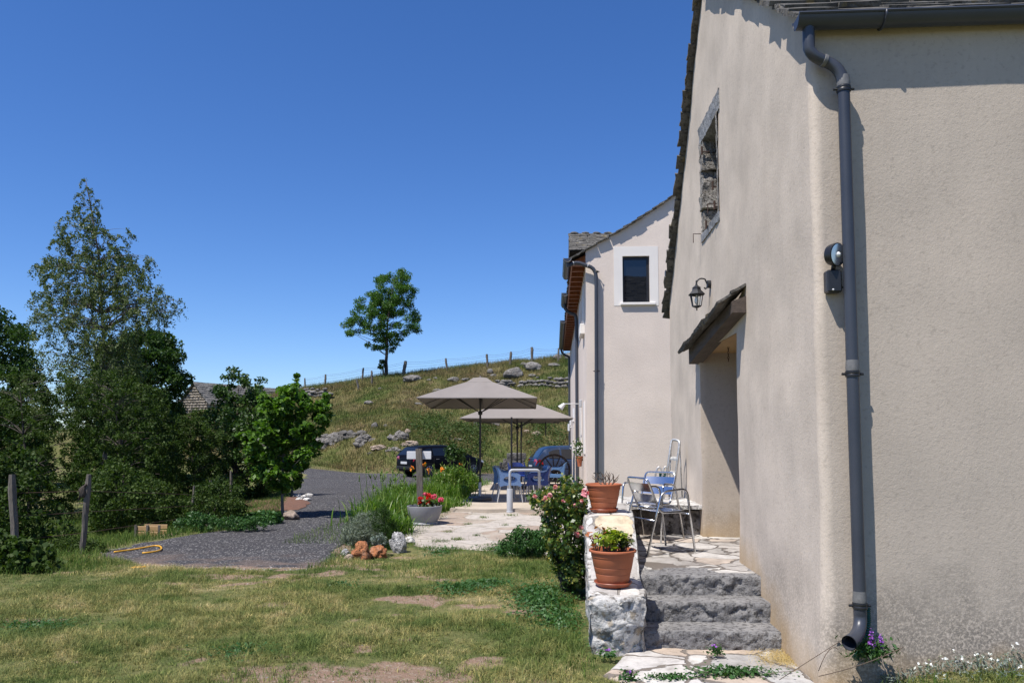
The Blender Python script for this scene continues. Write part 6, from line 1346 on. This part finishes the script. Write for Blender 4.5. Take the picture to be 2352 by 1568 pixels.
# stacked stone blocks by the road
for i, (u0, u1, v0, v1, lab) in enumerate(((1147, 1187, 1061, 1080, 'lowest long stone block of the stack behind the parasol poles'), (1157, 1205, 1053, 1063, 'middle stone block of the stack behind the parasol poles'), (1165, 1208, 1041, 1054, 'topmost grey stone block of the stack behind the parasol poles'), (1183, 1204, 1064, 1078, 'small pinkish stone right of the lowest block'))):
    Y = 39.6; a = at(u0, v1, Y); b_ = at(u1, v0, Y); mb = MB(); rough_box(mb, a.x, b_.x, Y - .25, Y + .25, a.z, b_.z, st=.1, amp=.035, sc=3, seed=i); thing(mb, 'stone_block', M['hill_rock' if i != 3 else 'warm_rock'], lab, 'stone block', a, 'stone blocks beside the road', smooth=True)
# ---------------------------------------------------------------- parasols
def parasol(name, label, u, Y, half, zr_, zt_, rot, z0, base=True, tilt=0, straps=False):
    c = Vector((at(u, 1000, Y).x, Y, z0)); rt = root('parasol', label, 'parasol', c, 'grey parasols on the terrace'); mt_ = Matrix.Rotation(rot, 3, 'Z')
    cor = [Vector((half * a, half * b_, 0)) for a, b_ in ((-1, -1), (0, -1), (1, -1), (1, 0), (1, 1), (0, 1), (-1, 1), (-1, 0))]; cor = [mt_ @ q for q in cor]
    n = 9; mb = MB(); rings = []
    for i in range(n + 1):
        t = i / n; ring = []
        for k in range(8):
            for j in range(4):
                a = cor[k]; b_ = cor[(k + 1) % 8]; q = a.lerp(b_, j / 4); sag = -.06 * half * math.sin(math.pi * j / 4) * math.sin(math.pi * min(1, t * .75)) * .55; edge = .02 * math.sin(math.pi * j / 4) * t * half
                rr = .10 + .90 * t; z = zt_ + (zr_ - zt_) * (t ** 1.06) + sag + (edge if i == n else 0); ring.append(Vector((c.x + q.x * rr, c.y + q.y * rr, z + tilt * q.y * rr)))
        rings.append(ring)
    m_ = 32; vs = [q for r_ in rings for q in r_]; fs = [(i * m_ + k, i * m_ + (k + 1) % m_, (i + 1) * m_ + (k + 1) % m_, (i + 1) * m_ + k) for i in range(n) for k in range(m_)]
    vs += [p + Vector((0, 0, -.018)) for p in rings[-1]]; fs += [(n * m_ + k, n * m_ + (k + 1) % m_, (n + 1) * m_ + (k + 1) % m_, (n + 1) * m_ + k) for k in range(m_)]
    mb.add(vs, fs); mb.build('canopy', M['fabric'], rt, smooth='auto')
    mb = MB(); v2 = []
    for t, dz in ((0.0, .085), (.12, .07), (.22, .03), (.235, .005)): v2 += [Vector((c.x + q.x * t, c.y + q.y * t, zt_ + (zr_ - zt_) * max(0, (t - .1) / .9) + dz)) for q in cor]
    mb.add(v2, [(i * 8 + k, i * 8 + (k + 1) % 8, (i + 1) * 8 + (k + 1) % 8, (i + 1) * 8 + k) for i in range(3) for k in range(8)]); mb.tube([(c.x, c.y, zt_ + .06), (c.x, c.y, zt_ + .12)], .02, 8); mb.build('vent_cap', M['fabric'], rt)
    mb = MB(); mb.tube([(c.x, c.y, z0 + .3 if base else z0), (c.x, c.y, zt_ - .02)], .024, 12); mb.build('pole', M['trim'], rt, smooth='auto')
    hub = Vector((c.x, c.y, zr_ - .14 - (zt_ - zr_) * .18)); mb = MB(); mb.lathe([(.024, -.05), (.05, -.04), (.055, .0), (.045, .04), (.024, .05)], hub, 14); mb.build('hub', M['trim'], rt, smooth=True)
    for k in range(8):
        e = Vector((c.x, c.y, 0)) + cor[k] * .98; e.z = zr_ + tilt * cor[k].y; tp = Vector((c.x, c.y, zt_ - .05)); mb = MB(); mb.tube([tp, e + Vector((0, 0, -.02))], .009, 6); rb = mb.build('rib', M['trim'], rt)
        md = tp.lerp(e, .52) + Vector((0, 0, -.02)); mb = MB(); mb.tube([hub, md], .010, 6); mb.build('strut', M['trim'], rb)
    if base:
        mb = MB(); mb.lathe([(0, 0), (.27, 0), (.285, .02), (.28, .07), (.24, .085), (.05, .095), (.05, .10), (.034, .10), (.034, .42), (0, .42)], c, 30); mb.build('base', M['tabletop'], rt, smooth='auto')
        mb = MB(); mb.tube([c + Vector((0, 0, .1)), c + Vector((0, 0, .43))], .036, 14); mb.build('base_sleeve', M['greypaint'], rt, smooth='auto')
        mb = MB(); h_ = c + Vector((0, 0, 1.05)); mb.tube([h_, h_ + Vector((.06, -.02, 0)), h_ + Vector((.06, -.02, .06))], .010, 6); mb.build('crank', M['trim'], rt)
    if straps:
        for k in (1, 3): e = Vector((c.x, c.y, 0)) + cor[k] * .6; mb = MB(); mb.tube([(e.x, e.y, zr_ + .1), (e.x, e.y, zr_ - .55)], .018, 6); mb.build('strap', M['trim'], rt)
    return rt
U1Y = onz(1103, 1149, .0).y
parasol('a', 'nearest grey parasol, its round base standing on the terrace edge', 1103, U1Y, 1.36, at(1103, 918, U1Y - 1.3).z - .02, at(1103, 874, U1Y).z, R(2), .005, tilt=-.055)
parasol('b', 'second grey parasol, wide flat canopy just right of and below the nearest', 1188, 23.6, 1.58, at(1103, 961, 22.1).z, at(1183, 918, 23.6).z, R(2), .005, tilt=-.012)
parasol('c', 'farthest grey parasol, low canopy under the second, two straps hanging', 1197, 27.6, 1.42, at(1197, 963, 26.2).z, at(1197, 942, 27.6).z, R(4), -.33, base=False, straps=True, tilt=-.04)
mb = MB(); c = Vector((at(1175, 1000, 21.5).x, 21.5, 0)); mb.tube([c, c + Vector((0, 0, 2.05))], .026, 12); thing(mb, 'metal_post', M['trim'], 'slim dark metal post left of the second parasol pole', 'post', c, smooth='auto')
# ---------------------------------------------------------------- handrail
hy = onz(1171, 1178, -.085).y; hb_ = Vector((at(1171, 1178, hy).x, hy, -.09)); ht = at(1171, 1079, hy).z; x2 = at(1238, 1085, hy).x
hr_ = root('handrail', 'pale grey tubular handrail at the step up to the terrace', 'handrail', hb_)
mb = MB(); mb.tube(fillet([(hb_.x, hy, hb_.z), (hb_.x, hy, ht), (x2, hy + .1, ht), (x2, hy + .35, .0)], .07, 5), .028, 12); mb.build('rail', M['greypaint'], hr_, smooth=True)
mb = MB(); mb.lathe([(.075, 0), (.078, .01), (.074, .05), (.066, .055), (.066, .50), (.06, .52), (.03, .522)], hb_, 20, close=False); mb.build('post_sleeve', M['greypaint'], hr_, smooth='auto')
# ---------------------------------------------------------------- plastic armchairs (facing +x)
def plastic_chair(mat_):
    rt = root('plastic_armchair', 'plastic armchair', 'chair', (0, 0, 0), 'plastic armchairs on the terrace'); T = .018
    mb = MB(); n = 10; vs = []; fs = []     # curved back running into the seat
    prof = [(.24, .435), (.20, .445), (.0, .43), (-.16, .425), (-.215, .46), (-.235, .56), (-.265, .68), (-.305, .80)]
    for (x, z) in prof:
        for k in range(n + 1):
            t = 2 * k / n - 1; w_ = .235 if z < .5 else .235 - .02 * (z - .5) / .3; wrap = (.10 * t * t if z > .45 else .0) ; vs.append((x + wrap * min(1, (z - .42) / .1), w_ * t, z + (.03 * t * t if z < .45 else -.10 * t ** 4 * (z > .78))))
    m_ = n + 1; L_ = len(prof)
    for i in range(L_ - 1):
        for k in range(n): fs.append((i * m_ + k, i * m_ + k + 1, (i + 1) * m_ + k + 1, (i + 1) * m_ + k))
    top_ = len(vs); vs += [(p[0] - (T if i // m_ > 3 else 0), p[1], p[2] - (T if i // m_ <= 3 else 0)) for i, p in enumerate(vs)]; fs += [tuple(top_ + q for q in f[::-1]) for f in fs]
    bd = [k for k in range(m_)] + [i * m_ + n for i in range(1, L_)] + [(L_ - 1) * m_ + k for k in range(n - 1, -1, -1)] + [i * m_ for i in range(L_ - 2, 0, -1)]
    for a, b_ in zip(bd, bd[1:] + bd[:1]): fs.append((b_, a, a + top_, b_ + top_))
    mb.add(vs, fs); mb.build('seat_shell', mat_, rt, smooth='auto', world=False)
    for s_ in (-1, 1):
        out = [(-.29, .80), (-.22, .70), (-.10, .665), (.20, .66), (.245, .62), (.225, .52), (.27, .40), (.24, .355), (.18, .385), (0, .39), (-.14, .385), (-.24, .36), (-.26, .40), (-.245, .50), (-.25, .62)]
        o2 = [];
        for i in range(len(out)):
            a = out[i]; b_ = out[(i + 1) % len(out)]
            o2 += [a, ((a[0] + b_[0]) / 2, (a[1] + b_[1]) / 2)]
        cx, cz_ = .0, .525; n = len(o2); inn = []
        for (x, z) in o2:
            a = math.atan2(z - cz_, x - cx); inn.append((cx + .15 * math.cos(a) * (1 + .10 * math.cos(2 * a)), cz_ + .085 * math.sin(a)))
        yo = s_ * .262; yi = s_ * .24; vs = [(x, yo, z) for x, z in o2] + [(x, yo, z) for x, z in inn] + [(x, yi, z) for x, z in o2] + [(x, yi, z) for x, z in inn]; fs = []
        for i in range(n):
            j = (i + 1) % n; fs += [(i, j, n + j, n + i), (2 * n + j, 2 * n + i, 3 * n + i, 3 * n + j), (i, 2 * n + i, 2 * n + j, j), (n + j, 3 * n + j, 3 * n + i, n + i)]
        mb = MB(); mb.add(vs, fs); mb.build('armrest', mat_, rt, smooth='auto', world=False)
        for x0, x1 in ((.235, .29), (-.225, -.30)): mb = MB(); mb.tube([(x0, s_ * .245, .40), (x1, s_ * .262, .0)], [.016, .013], 8); mb.build('leg', M['greypaint'], rt, smooth='auto', world=False)
    return rt
PC = {}
def pchair(mk, u, v, rz, lab):
    p = onz(u, v, .006)
    if mk in PC: o = copy_tree(PC[mk])
    else: PC[mk] = o = plastic_chair(M[mk])
    place(o, p, rz, lab)
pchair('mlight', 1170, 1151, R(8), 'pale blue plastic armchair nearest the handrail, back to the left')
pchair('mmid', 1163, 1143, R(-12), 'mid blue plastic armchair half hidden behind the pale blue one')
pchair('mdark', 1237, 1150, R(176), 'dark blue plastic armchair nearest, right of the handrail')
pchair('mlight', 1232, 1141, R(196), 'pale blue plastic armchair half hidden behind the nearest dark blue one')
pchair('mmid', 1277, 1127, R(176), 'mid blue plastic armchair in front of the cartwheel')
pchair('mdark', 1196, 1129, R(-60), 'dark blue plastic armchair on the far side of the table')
ty = onz(1210, 1143, 0).y + .35; tx = at(1212, 1077, ty).x; tb = root('terrace_table', 'dark square table between the blue plastic armchairs', 'table', (tx, ty, 0))
mb = MB(); mb.bbox(tx - .38, tx + .38, ty - .38, ty + .38, .72, .75, .008); mb.build('table_top', M['tabletop'], tb)
for a in (-1, 1):
    for b_ in (-1, 1): mb = MB(); mb.tube([(tx + a * .34, ty + b_ * .34, 0), (tx + a * .34, ty + b_ * .34, .72)], .018, 8); mb.build('leg', M['greypaint'], tb, smooth=True)
# ---------------------------------------------------------------- cartwheel
wy_ = 24.3; wc = at(1273, 1082, wy_); wr = 37 * wy_ / 1820; wc.z = wr + .01; cw = root('cartwheel', 'old dark wooden cartwheel leaning in front of the blue car', 'wheel', (wc.x, wy_, 0)); tl = Matrix.Rotation(R(90) - .16, 3, 'X')
mb = MB(); mb.lathe([(wr * .88, -.03), (wr, -.03), (wr, .03), (wr * .88, .03), (wr * .88, -.03)], wc, 40, M=tl); mb.build('rim', M['wheelwood'], cw, smooth='auto')
mb = MB(); mb.lathe([(0, -.09), (.06, -.09), (.075, -.06), (.10, -.03), (.10, .03), (.075, .06), (.06, .09), (0, .09)], wc, 20, M=tl); mb.build('hub', M['wheelwood'], cw, smooth='auto')
for k in range(12): a = k * math.pi / 6 + .1; d = Vector((math.cos(a), math.sin(a), 0)); mb = MB(); mb.tube([wc + tl @ (d * .09), wc + tl @ (d * wr * .9)], [.022, .017], 6); mb.build('spoke', M['wheelwood'], cw)
p = at(1297, 1118, 23.4); p = onz(1297, 1114, 0.0); sg = root('parking_sign', 'small white board with a dark frame lettered P standing by the cartwheel', 'sign', p); k = p.y / 1820
mb = MB(); mb.bbox(p.x - 11 * k, p.x + 11 * k, p.y - .01, p.y + .01, .0, 9 * k, .002); mb.build('board', M['white'], sg)
tc = bpy.data.curves.new('letter', 'FONT'); tc.body = 'P'; tc.size = .125; tc.extrude = .002; t0_ = bpy.data.objects.new('letter_curve', tc); SC.collection.objects.link(t0_); bpy.context.view_layer.update(); lm_ = bpy.data.meshes.new_from_object(t0_); bpy.data.objects.remove(t0_); to = link('letter', lm_, M['black'], sg); to.location = (-9.5 * k, -.016, .012); to.rotation_euler = (R(90), 0, 0)
# ---------------------------------------------------------------- facade things
for i, (u, v, h_, Yl) in enumerate(((1322, 948, 22, 22.5), (1313, 967, 19, 27.5), (1308, 981, 16, 31.5))):
    lx_ = XF0 - .11; z = at(u, v, Yl).z; k = Yl / 1820; wl_ = root('wall_light', ['nearest white cylinder light on the terrace side of the cream house', 'middle white cylinder light on the terrace side of the cream house', 'farthest white cylinder light on the terrace side of the cream house'][i], 'lamp', (lx_, Yl, z), 'white cylinder wall lights')
    mb = MB(); mb.tube([(lx_, Yl, z - h_ * k / 2), (lx_, Yl, z + h_ * k / 2)], .05, 14); mb.build('lamp_cylinder', M['white'], wl_, smooth='auto')
    mb = MB(); mb.tube([(lx_, Yl, z), (XF0 + .01, Yl, z)], .03, 10); mb.build('wall_mount', M['white'], wl_, smooth=True)
Yl = 19.4; z = at(1337, 927, Yl).z; hx = at(1291, 930, Yl).x; sp2 = root('arm_spotlight', 'white spotlight on a long thin arm sticking out of the cream house', 'lamp', (XF0, Yl, z))
mb = MB(); mb.tube([(XF0, Yl, z), (hx + .05, Yl, z)], .010, 8); mb.build('arm', M['white'], sp2, smooth=True)
mb = MB(); mb.bbox(XF0 - .07, XF0, Yl - .05, Yl + .05, z - .08, z + .10, .01); mb.build('wall_box', M['greypaint'], sp2)
mb = MB(); mb.tube([(hx + .06, Yl, z), (hx - .05, Yl - .02, z - .11)], [.035, .075], 14); mb.build('lamp_head', M['white'], sp2, smooth='auto')
Yp = 18.9; q = at(1331, 1058, Yp); fp = root('hanging_flowerpot', 'small terracotta wall pot with white flowers on the side of the cream house', 'flowerpot', q)
mb = MB(); mb.lathe([(0, -.13), (.045, -.13), (.075, .08), (.085, .08), (.085, .11), (.07, .11), (.065, .08), (0, .07)], q, 18); mb.build('pot_body', M['terra'], fp, smooth='auto')
rgp = np.random.default_rng(14); C = np.array(q + Vector((-.02, 0, .26))) + rgp.normal(size=(170, 3)) * [.06, .06, .12]; V, Fq = leaves(C, .06, .6, .3, 1); npmesh('foliage', V, Fq, M['peony'], fp)
C = np.array(q + Vector((-.03, -.03, .36))) + rgp.normal(size=(40, 3)) * [.07, .05, .07]; V, Fq = leaves(C, .05, .8, .5, 2); npmesh('flower', V, Fq, M['whitepetal'], fp)
# ---------------------------------------------------------------- cars
def car(name, label, paint, loc, rz, Lc=4.2, Wc=1.76, Hc=1.46):
    rt = root(name, label, 'car', (0, 0, 0)); hl = Lc / 2; hw = Wc / 2
    # stations: x, half width, sill z, belt z
    ST = [(-hl, .62, .40, .70), (-hl + .04, .80, .30, .86), (-hl + .16, .94, .25, .95), (-hl + .45, 1, .22, .97), (-hl + .8, 1, .2, .96), (-.4, 1, .2, .94), (.3, 1, .2, .92), (.9, 1, .2, .91), (1.15, 1, .2, .92), (1.5, .98, .22, .82), (1.8, .92, .24, .74), (hl - .12, .80, .26, .66), (hl - .02, .62, .34, .55), (hl, .45, .40, .50)]
    mb = MB(); rings = []
    for x, w_, z0, z1 in ST:
        W = hw * w_; zm = z0 + (z1 - z0) * .55; rd = .06 if x < 1.1 else .05
        half = [(W * .80, z0 - .0), (W * .95, z0 + .03), (W * .99, z0 + .15), (W * 1.0, zm), (W * .985, z1 - .14), (W * .955, z1 - .035), (W * .90, z1), (W * .55, z1 + .02), (0, z1 + .03)]
        rings.append([(x, y, z) for y, z in half] + [(x, -y, z) for y, z in half[-2::-1]])
    m_ = len(rings[0]); vs = [p for r_ in rings for p in r_]; fs = [(i * m_ + k, (i + 1) * m_ + k, (i + 1) * m_ + k + 1, i * m_ + k + 1) for i in range(len(ST) - 1) for k in range(m_ - 1)]
    fs += [(i * m_, i * m_ + m_ - 1, (i + 1) * m_ + m_ - 1, (i + 1) * m_) for i in range(len(ST) - 1)]; fs += [tuple(range(m_)), tuple((len(ST) - 1) * m_ + k for k in range(m_))[::-1]]
    mb.add(vs, fs); body = mb.build('body', paint, rt, smooth='auto', world=False)
    # cabin
    CB = [(-hl + .08, .87, .93, .935), (-hl + .25, .87, .94, 1.17), (-hl + .43, .86, .94, 1.365), (-hl + .62, .85, .94, Hc - .035), (-hl + 1.0, .84, .93, Hc - .01), (-.5, .83, .93, Hc), (-.1, .83, .92, Hc - .005), (.30, .83, .92, Hc - .05), (.75, .84, .92, 1.17), (1.22, .86, .90, .915)]
    mb = MB(); rings = []
    for x, w_, z0, z1 in CB:
        W = hw * w_ + .06; k = (z1 - z0) / (Hc - .93); Wt = W - .24 * k; half = [(W, z0 - .02), (W - .24 * k * .86, z0 + (z1 - z0) * .86), (Wt * .95, z1 - .02 * k), (Wt * .6, z1 + .005), (0, z1 + .012)]
        rings.append([(x, y, z) for y, z in half] + [(x, -y, z) for y, z in half[-2::-1]])
    m_ = len(rings[0]); vs = [p for r_ in rings for p in r_]; fs = [(i * m_ + k, (i + 1) * m_ + k, (i + 1) * m_ + k + 1, i * m_ + k + 1) for i in range(len(CB) - 1) for k in range(m_ - 1)]; mb.add(vs, fs); mb.build('cabin', paint, rt, smooth='auto', world=False)
    def cab(x, t, s_, off=.012):      # point on the side of the cabin, t=0 belt .. 1 top
        xs_ = [c[0] for c in CB]; w_ = float(np.interp(x, xs_, [c[1] for c in CB])); z0 = float(np.interp(x, xs_, [c[2] for c in CB])); z1 = float(np.interp(x, xs_, [c[3] for c in CB])); k = (z1 - z0) / (Hc - .93)
        W = hw * w_ + .06; z = z0 + (z1 - z0) * .86 * t; return (x, s_ * (W - .24 * k * .86 * t + off), z)
    for s_ in (-1, 1):
        for seg in ([(-hl + .58, .16), (-hl + .58, .72), (-hl + .80, .86), (-hl + 1.02, .88), (-hl + 1.02, .12)], [(-hl + 1.10, .10), (-hl + 1.10, .89), (-.15, .90), (-.15, .08)], [(-.07, .08), (-.07, .90), (.26, .90), (.52, .85), (.98, .30), (1.02, .10)]):
            pts_ = []
            for i, (x, t) in enumerate(seg):
                pts_.append(cab(x, t, s_))
            n = len(pts_); mb = MB(); cen = tuple(sum(p[j] for p in pts_) / n for j in range(3)); vs = pts_ + [(p[0], p[1] - s_ * .02, p[2]) for p in pts_]
            mb.add(vs, [tuple(range(n)) if s_ < 0 else tuple(range(n))[::-1]] + [(i, (i + 1) % n, n + (i + 1) % n, n + i) for i in range(n)]); mb.build('side_window', M['glass'], rt, world=False)
    def cross(x0, x1, f0, f1, nm_, off=.014):
        vs = []; n = 8
        for x, f in ((x0, f0), ((x0 + x1) / 2, (f0 + f1) / 2), (x1, f1)):
            xs_ = [c[0] for c in CB]; z1 = float(np.interp(x, xs_, [c[3] for c in CB])); w_ = float(np.interp(x, xs_, [c[1] for c in CB])); z0 = float(np.interp(x, xs_, [c[2] for c in CB])); k = (z1 - z0) / (Hc - .93); Wt = (hw * w_ + .06 - .24 * k) * f
            for j in range(n + 1): t = 2 * j / n - 1; vs.append((x - (.01 if x0 < 0 else -.01), Wt * t, z1 + off - .015 * t * t))
        mb = MB(); m2 = n + 1; mb.add(vs, [(i * m2 + j, i * m2 + j + 1, (i + 1) * m2 + j + 1, (i + 1) * m2 + j) for i in range(2) for j in range(n)]); mb.build(nm_, M['glass'], rt, smooth=True, world=False)
    cross(-hl + .13, -hl + .41, .86, .84, 'rear_window'); cross(.38, 1.12, .88, .92, 'windscreen')
    for s_ in (-1, 1):
        for x in (-hl + .80, hl - .83):
            mb = MB(); mt2 = Matrix.Rotation(R(90), 3, 'X'); y = s_ * (hw - .10); cc = (x, y, .31)
            mb.lathe([(.20, -.09), (.30, -.10), (.315, -.07), (.315, .07), (.30, .10), (.20, .09)], cc, 28, M=mt2); wh = mb.build('wheel', M['rubber'], rt, smooth='auto', world=False)
            mb = MB(); yo = s_ * .088
            mb.lathe([(.205, -.012), (.215, .0), (.205, .012), (.17, .0)], (x, y + yo, .31), 24, M=mt2)
            for k in range(5):
                a = k * 2 * math.pi / 5 + .3; d = Vector((math.cos(a), 0, math.sin(a))); mb.tube([Vector((x, y + yo, .31)), Vector((x, y + yo, .31)) + d * .20], [.030, .022], 6)
            mb.lathe([(0, -.015), (.045, -.012), (.045, .012), (0, .015)], (x, y + yo, .31), 12, M=mt2); mb.build('rim', M['rimsilver'], wh, smooth='auto', world=False)
            mb = MB(); n = 18; vs = [(x + .385 * math.cos(math.pi * k / n), s_ * (hw + .004), .25 + .40 * math.sin(math.pi * k / n)) for k in range(n + 1)]; vs2 = [(x + .32 * math.cos(math.pi * k / n), s_ * (hw + .006), .25 + .335 * math.sin(math.pi * k / n)) for k in range(n + 1)]
            mb.poly(vs, (0, -s_ * .03, 0)); mb.build('wheel_arch', M['rubber'], rt, world=False)
            mb = MB(); mb.lathe([(0, -.004), (.305, -.004), (.305, .004)], (x, s_ * (hw + .006), .31), 26, M=mt2, close=False); tyre = mb.build('tyre_side', M['rubber'], wh, world=False)
            mb = MB(); yy = s_ * (hw + .014)
            for k in range(10):
                a = k * 2 * math.pi / 10 + .3; d = Vector((math.cos(a), 0, math.sin(a))); mb.tube([Vector((x, yy, .31)) + d * .03, Vector((x, yy, .31)) + d * .195], [.016, .011], 5)
            mb.lathe([(.195, -.006), (.205, 0), (.195, .006)], (x, yy, .31), 24, M=mt2); mb.build('rim_face', M['rimsilver'], wh, smooth='auto', world=False)
        mb = MB(); y = s_ * hw * .80; xb = -hl + .02
        vs = [(xb - .005, s_ * hw * .52, .74), (xb + .02, s_ * hw * .80, .72), (xb + .30, s_ * hw * 1.008, .76), (xb + .26, s_ * hw * .995, .93), (xb + .10, s_ * hw * .93, .965), (xb + .02, s_ * hw * .54, .95)]; c3 = Vector((xb + .2, s_ * hw * .6, .84)); mb.add(vs + [tuple(c3)], [(0, 1, 5), (1, 4, 5), (1, 2, 3), (1, 3, 4), (0, 6, 1), (1, 6, 2), (2, 6, 3), (3, 6, 4), (4, 6, 5), (5, 6, 0)]); mb.build('tail_light', M['taillight'], rt, world=False)
        mb = MB(); vs = [(hl - .02, s_ * hw * .55, .56), (hl - .10, s_ * hw * .84, .58), (hl - .38, s_ * hw * .965, .66), (hl - .40, s_ * hw * .95, .74), (hl - .12, s_ * hw * .78, .70), (hl - .04, s_ * hw * .52, .66)]; mb.add(vs + [(hl - .3, s_ * hw * .6, .62)], [(0, 1, 4, 5), (1, 2, 3, 4), (0, 6, 1), (1, 6, 2), (2, 6, 3), (3, 6, 4), (4, 6, 5), (5, 6, 0)]); mb.build('headlight', M['bulb'], rt, world=False)
        mb = MB(); rock(mb, (.72, s_ * (hw + .10), 1.0), (.06, .09, .07), seed=2, sub=2, amp=.05, fine=0, flat=1); mb.build('side_mirror', paint, rt, smooth=True, world=False)
        for x in (-hl + 1.18, -.10): mb = MB(); mb.bbox(x, x + .17, s_ * (hw + .002) - .012, s_ * (hw + .002) + .018, .80, .83, .008); mb.build('door_handle', M['zincjoint'], rt, world=False)
        for x in (-hl + 1.05, -.12, 1.0): mb = MB(); mb.box(x, x + .008, s_ * hw * .998 - .006, s_ * hw * .998 + .006, .30, .88); mb.build('door_seam', M['rubber'], rt, world=False)
    mb = MB(); mb.bbox(-hl - .03, -hl + .06, -hw * .72, hw * .72, .36, .50, .02); mb.build('bumper_strip', M['trim'], rt, world=False)
    mb = MB(); mb.bbox(-hl - .022, -hl - .0, -.26, .26, .60, .71, .004); mb.build('number_plate', M['plate'], rt, world=False)
    rt.location = loc; rt.rotation_euler = (0, 0, rz); return rt
c = at(1014, 1060, 37.5); car('black_hatchback', 'black hatchback parked behind the signpost at the foot of the hill', M['carblack'], (c.x, 37.5, gz(c.x, 37.5) + .01), R(43), 4.15, 1.76, 1.44)
c = at(1281, 1060, 32.3); car('blue_hatchback', 'blue hatchback parked behind the cartwheel beside the cream house', M['carblue'], (c.x + .95, 32.6, -.335), R(14), 4.2, 1.76, 1.48)
# ---------------------------------------------------------------- stone barn
BA = at(449, 881, 58.0); BB = at(700, 904, 70.0); BB.z = BA.z; BY = 58.0
dirr = Vector((BB.x - BA.x, BB.y - BA.y, 0)); Lb = dirr.length; dirr.normalize(); gd = Vector((-dirr.y, dirr.x, 0)); w_b = 1.45; ez_b = at(484, 924, 58).z - .15
ba_ = root('stone_barn', 'old stone barn with stone slab roof half hidden behind the trees', 'barn', (BA.x, BA.y, gz(BA.x, BA.y)))
def bp(s, t, z): return Vector((BA.x, BA.y, 0)) + dirr * s + gd * t + Vector((0, 0, z))
mb = MB(); mb.poly([bp(0, -w_b, -.3), bp(0, w_b, -.3), bp(0, w_b, ez_b), bp(0, 0, BA.z - .05), bp(0, -w_b, ez_b)], dirr * Lb); mb.build('wall', M['barn_stone'], ba_)
mb = MB(); rr_ = random.Random(5); rr2 = random.Random(6)
for lay in range(9):      # coursed stones standing a little proud of the gable
    z = BA.z - .35 - lay * .20; half_w = min(w_b, (BA.z - z) * 1.0) - .12; t_ = -half_w
    while t_ < half_w - .1:
        w2 = rr2.uniform(.18, .42); q = bp(-.03, t_ + w2 / 2, z); rock(mb, q, (w2 * .52, .10, .085), seed=lay * 9 + t_, sub=2, amp=.25, fine=.08, flat=.9); t_ += w2
mb.build('gable_stones', M['barn_stone'], ba_)
for sg_, nm_ in ((-1, 'roof'), (1, 'rear_roof')):
    mb = MB(); a0 = bp(-.22, sg_ * (w_b + .12), ez_b - .08); up_ = (bp(0, 0, BA.z) - bp(0, sg_ * w_b, ez_b)); Lr = up_.length + .12; up_.normalize(); nr_ = dirr.cross(up_); nr_ = nr_ if nr_.z > 0 else -nr_; n = 11
    for i in range(n):
        s = rr_.uniform(-.1, .05)
        while s < Lb + .2:
            ww = rr_.uniform(.3, .6); slab(mb, a0 + up_ * (Lr * i / n) + dirr * s + nr_ * (.03 + rr_.uniform(0, .03)), (up_ - nr_ * .12).normalized(), dirr, nr_, Lr / n * 1.6, ww - .02, .05 * rr_.uniform(.7, 1.5), i + s); s += ww
    mb.build(nm_, M['slate_pale'], ba_)
mb = MB(); mb.box(-.5, .5, -.09, -.02, 0, .16, M=Matrix.Translation(at(455, 936, BY)) ); mb.build('wooden_lintel', M['oldwood'], ba_)
mb = MB(); mb.box(-.22, .22, -.07, .0, -.75, 0, M=Matrix.Translation(at(455, 938, BY))); mb.build('barn_window', M['beam'], ba_)
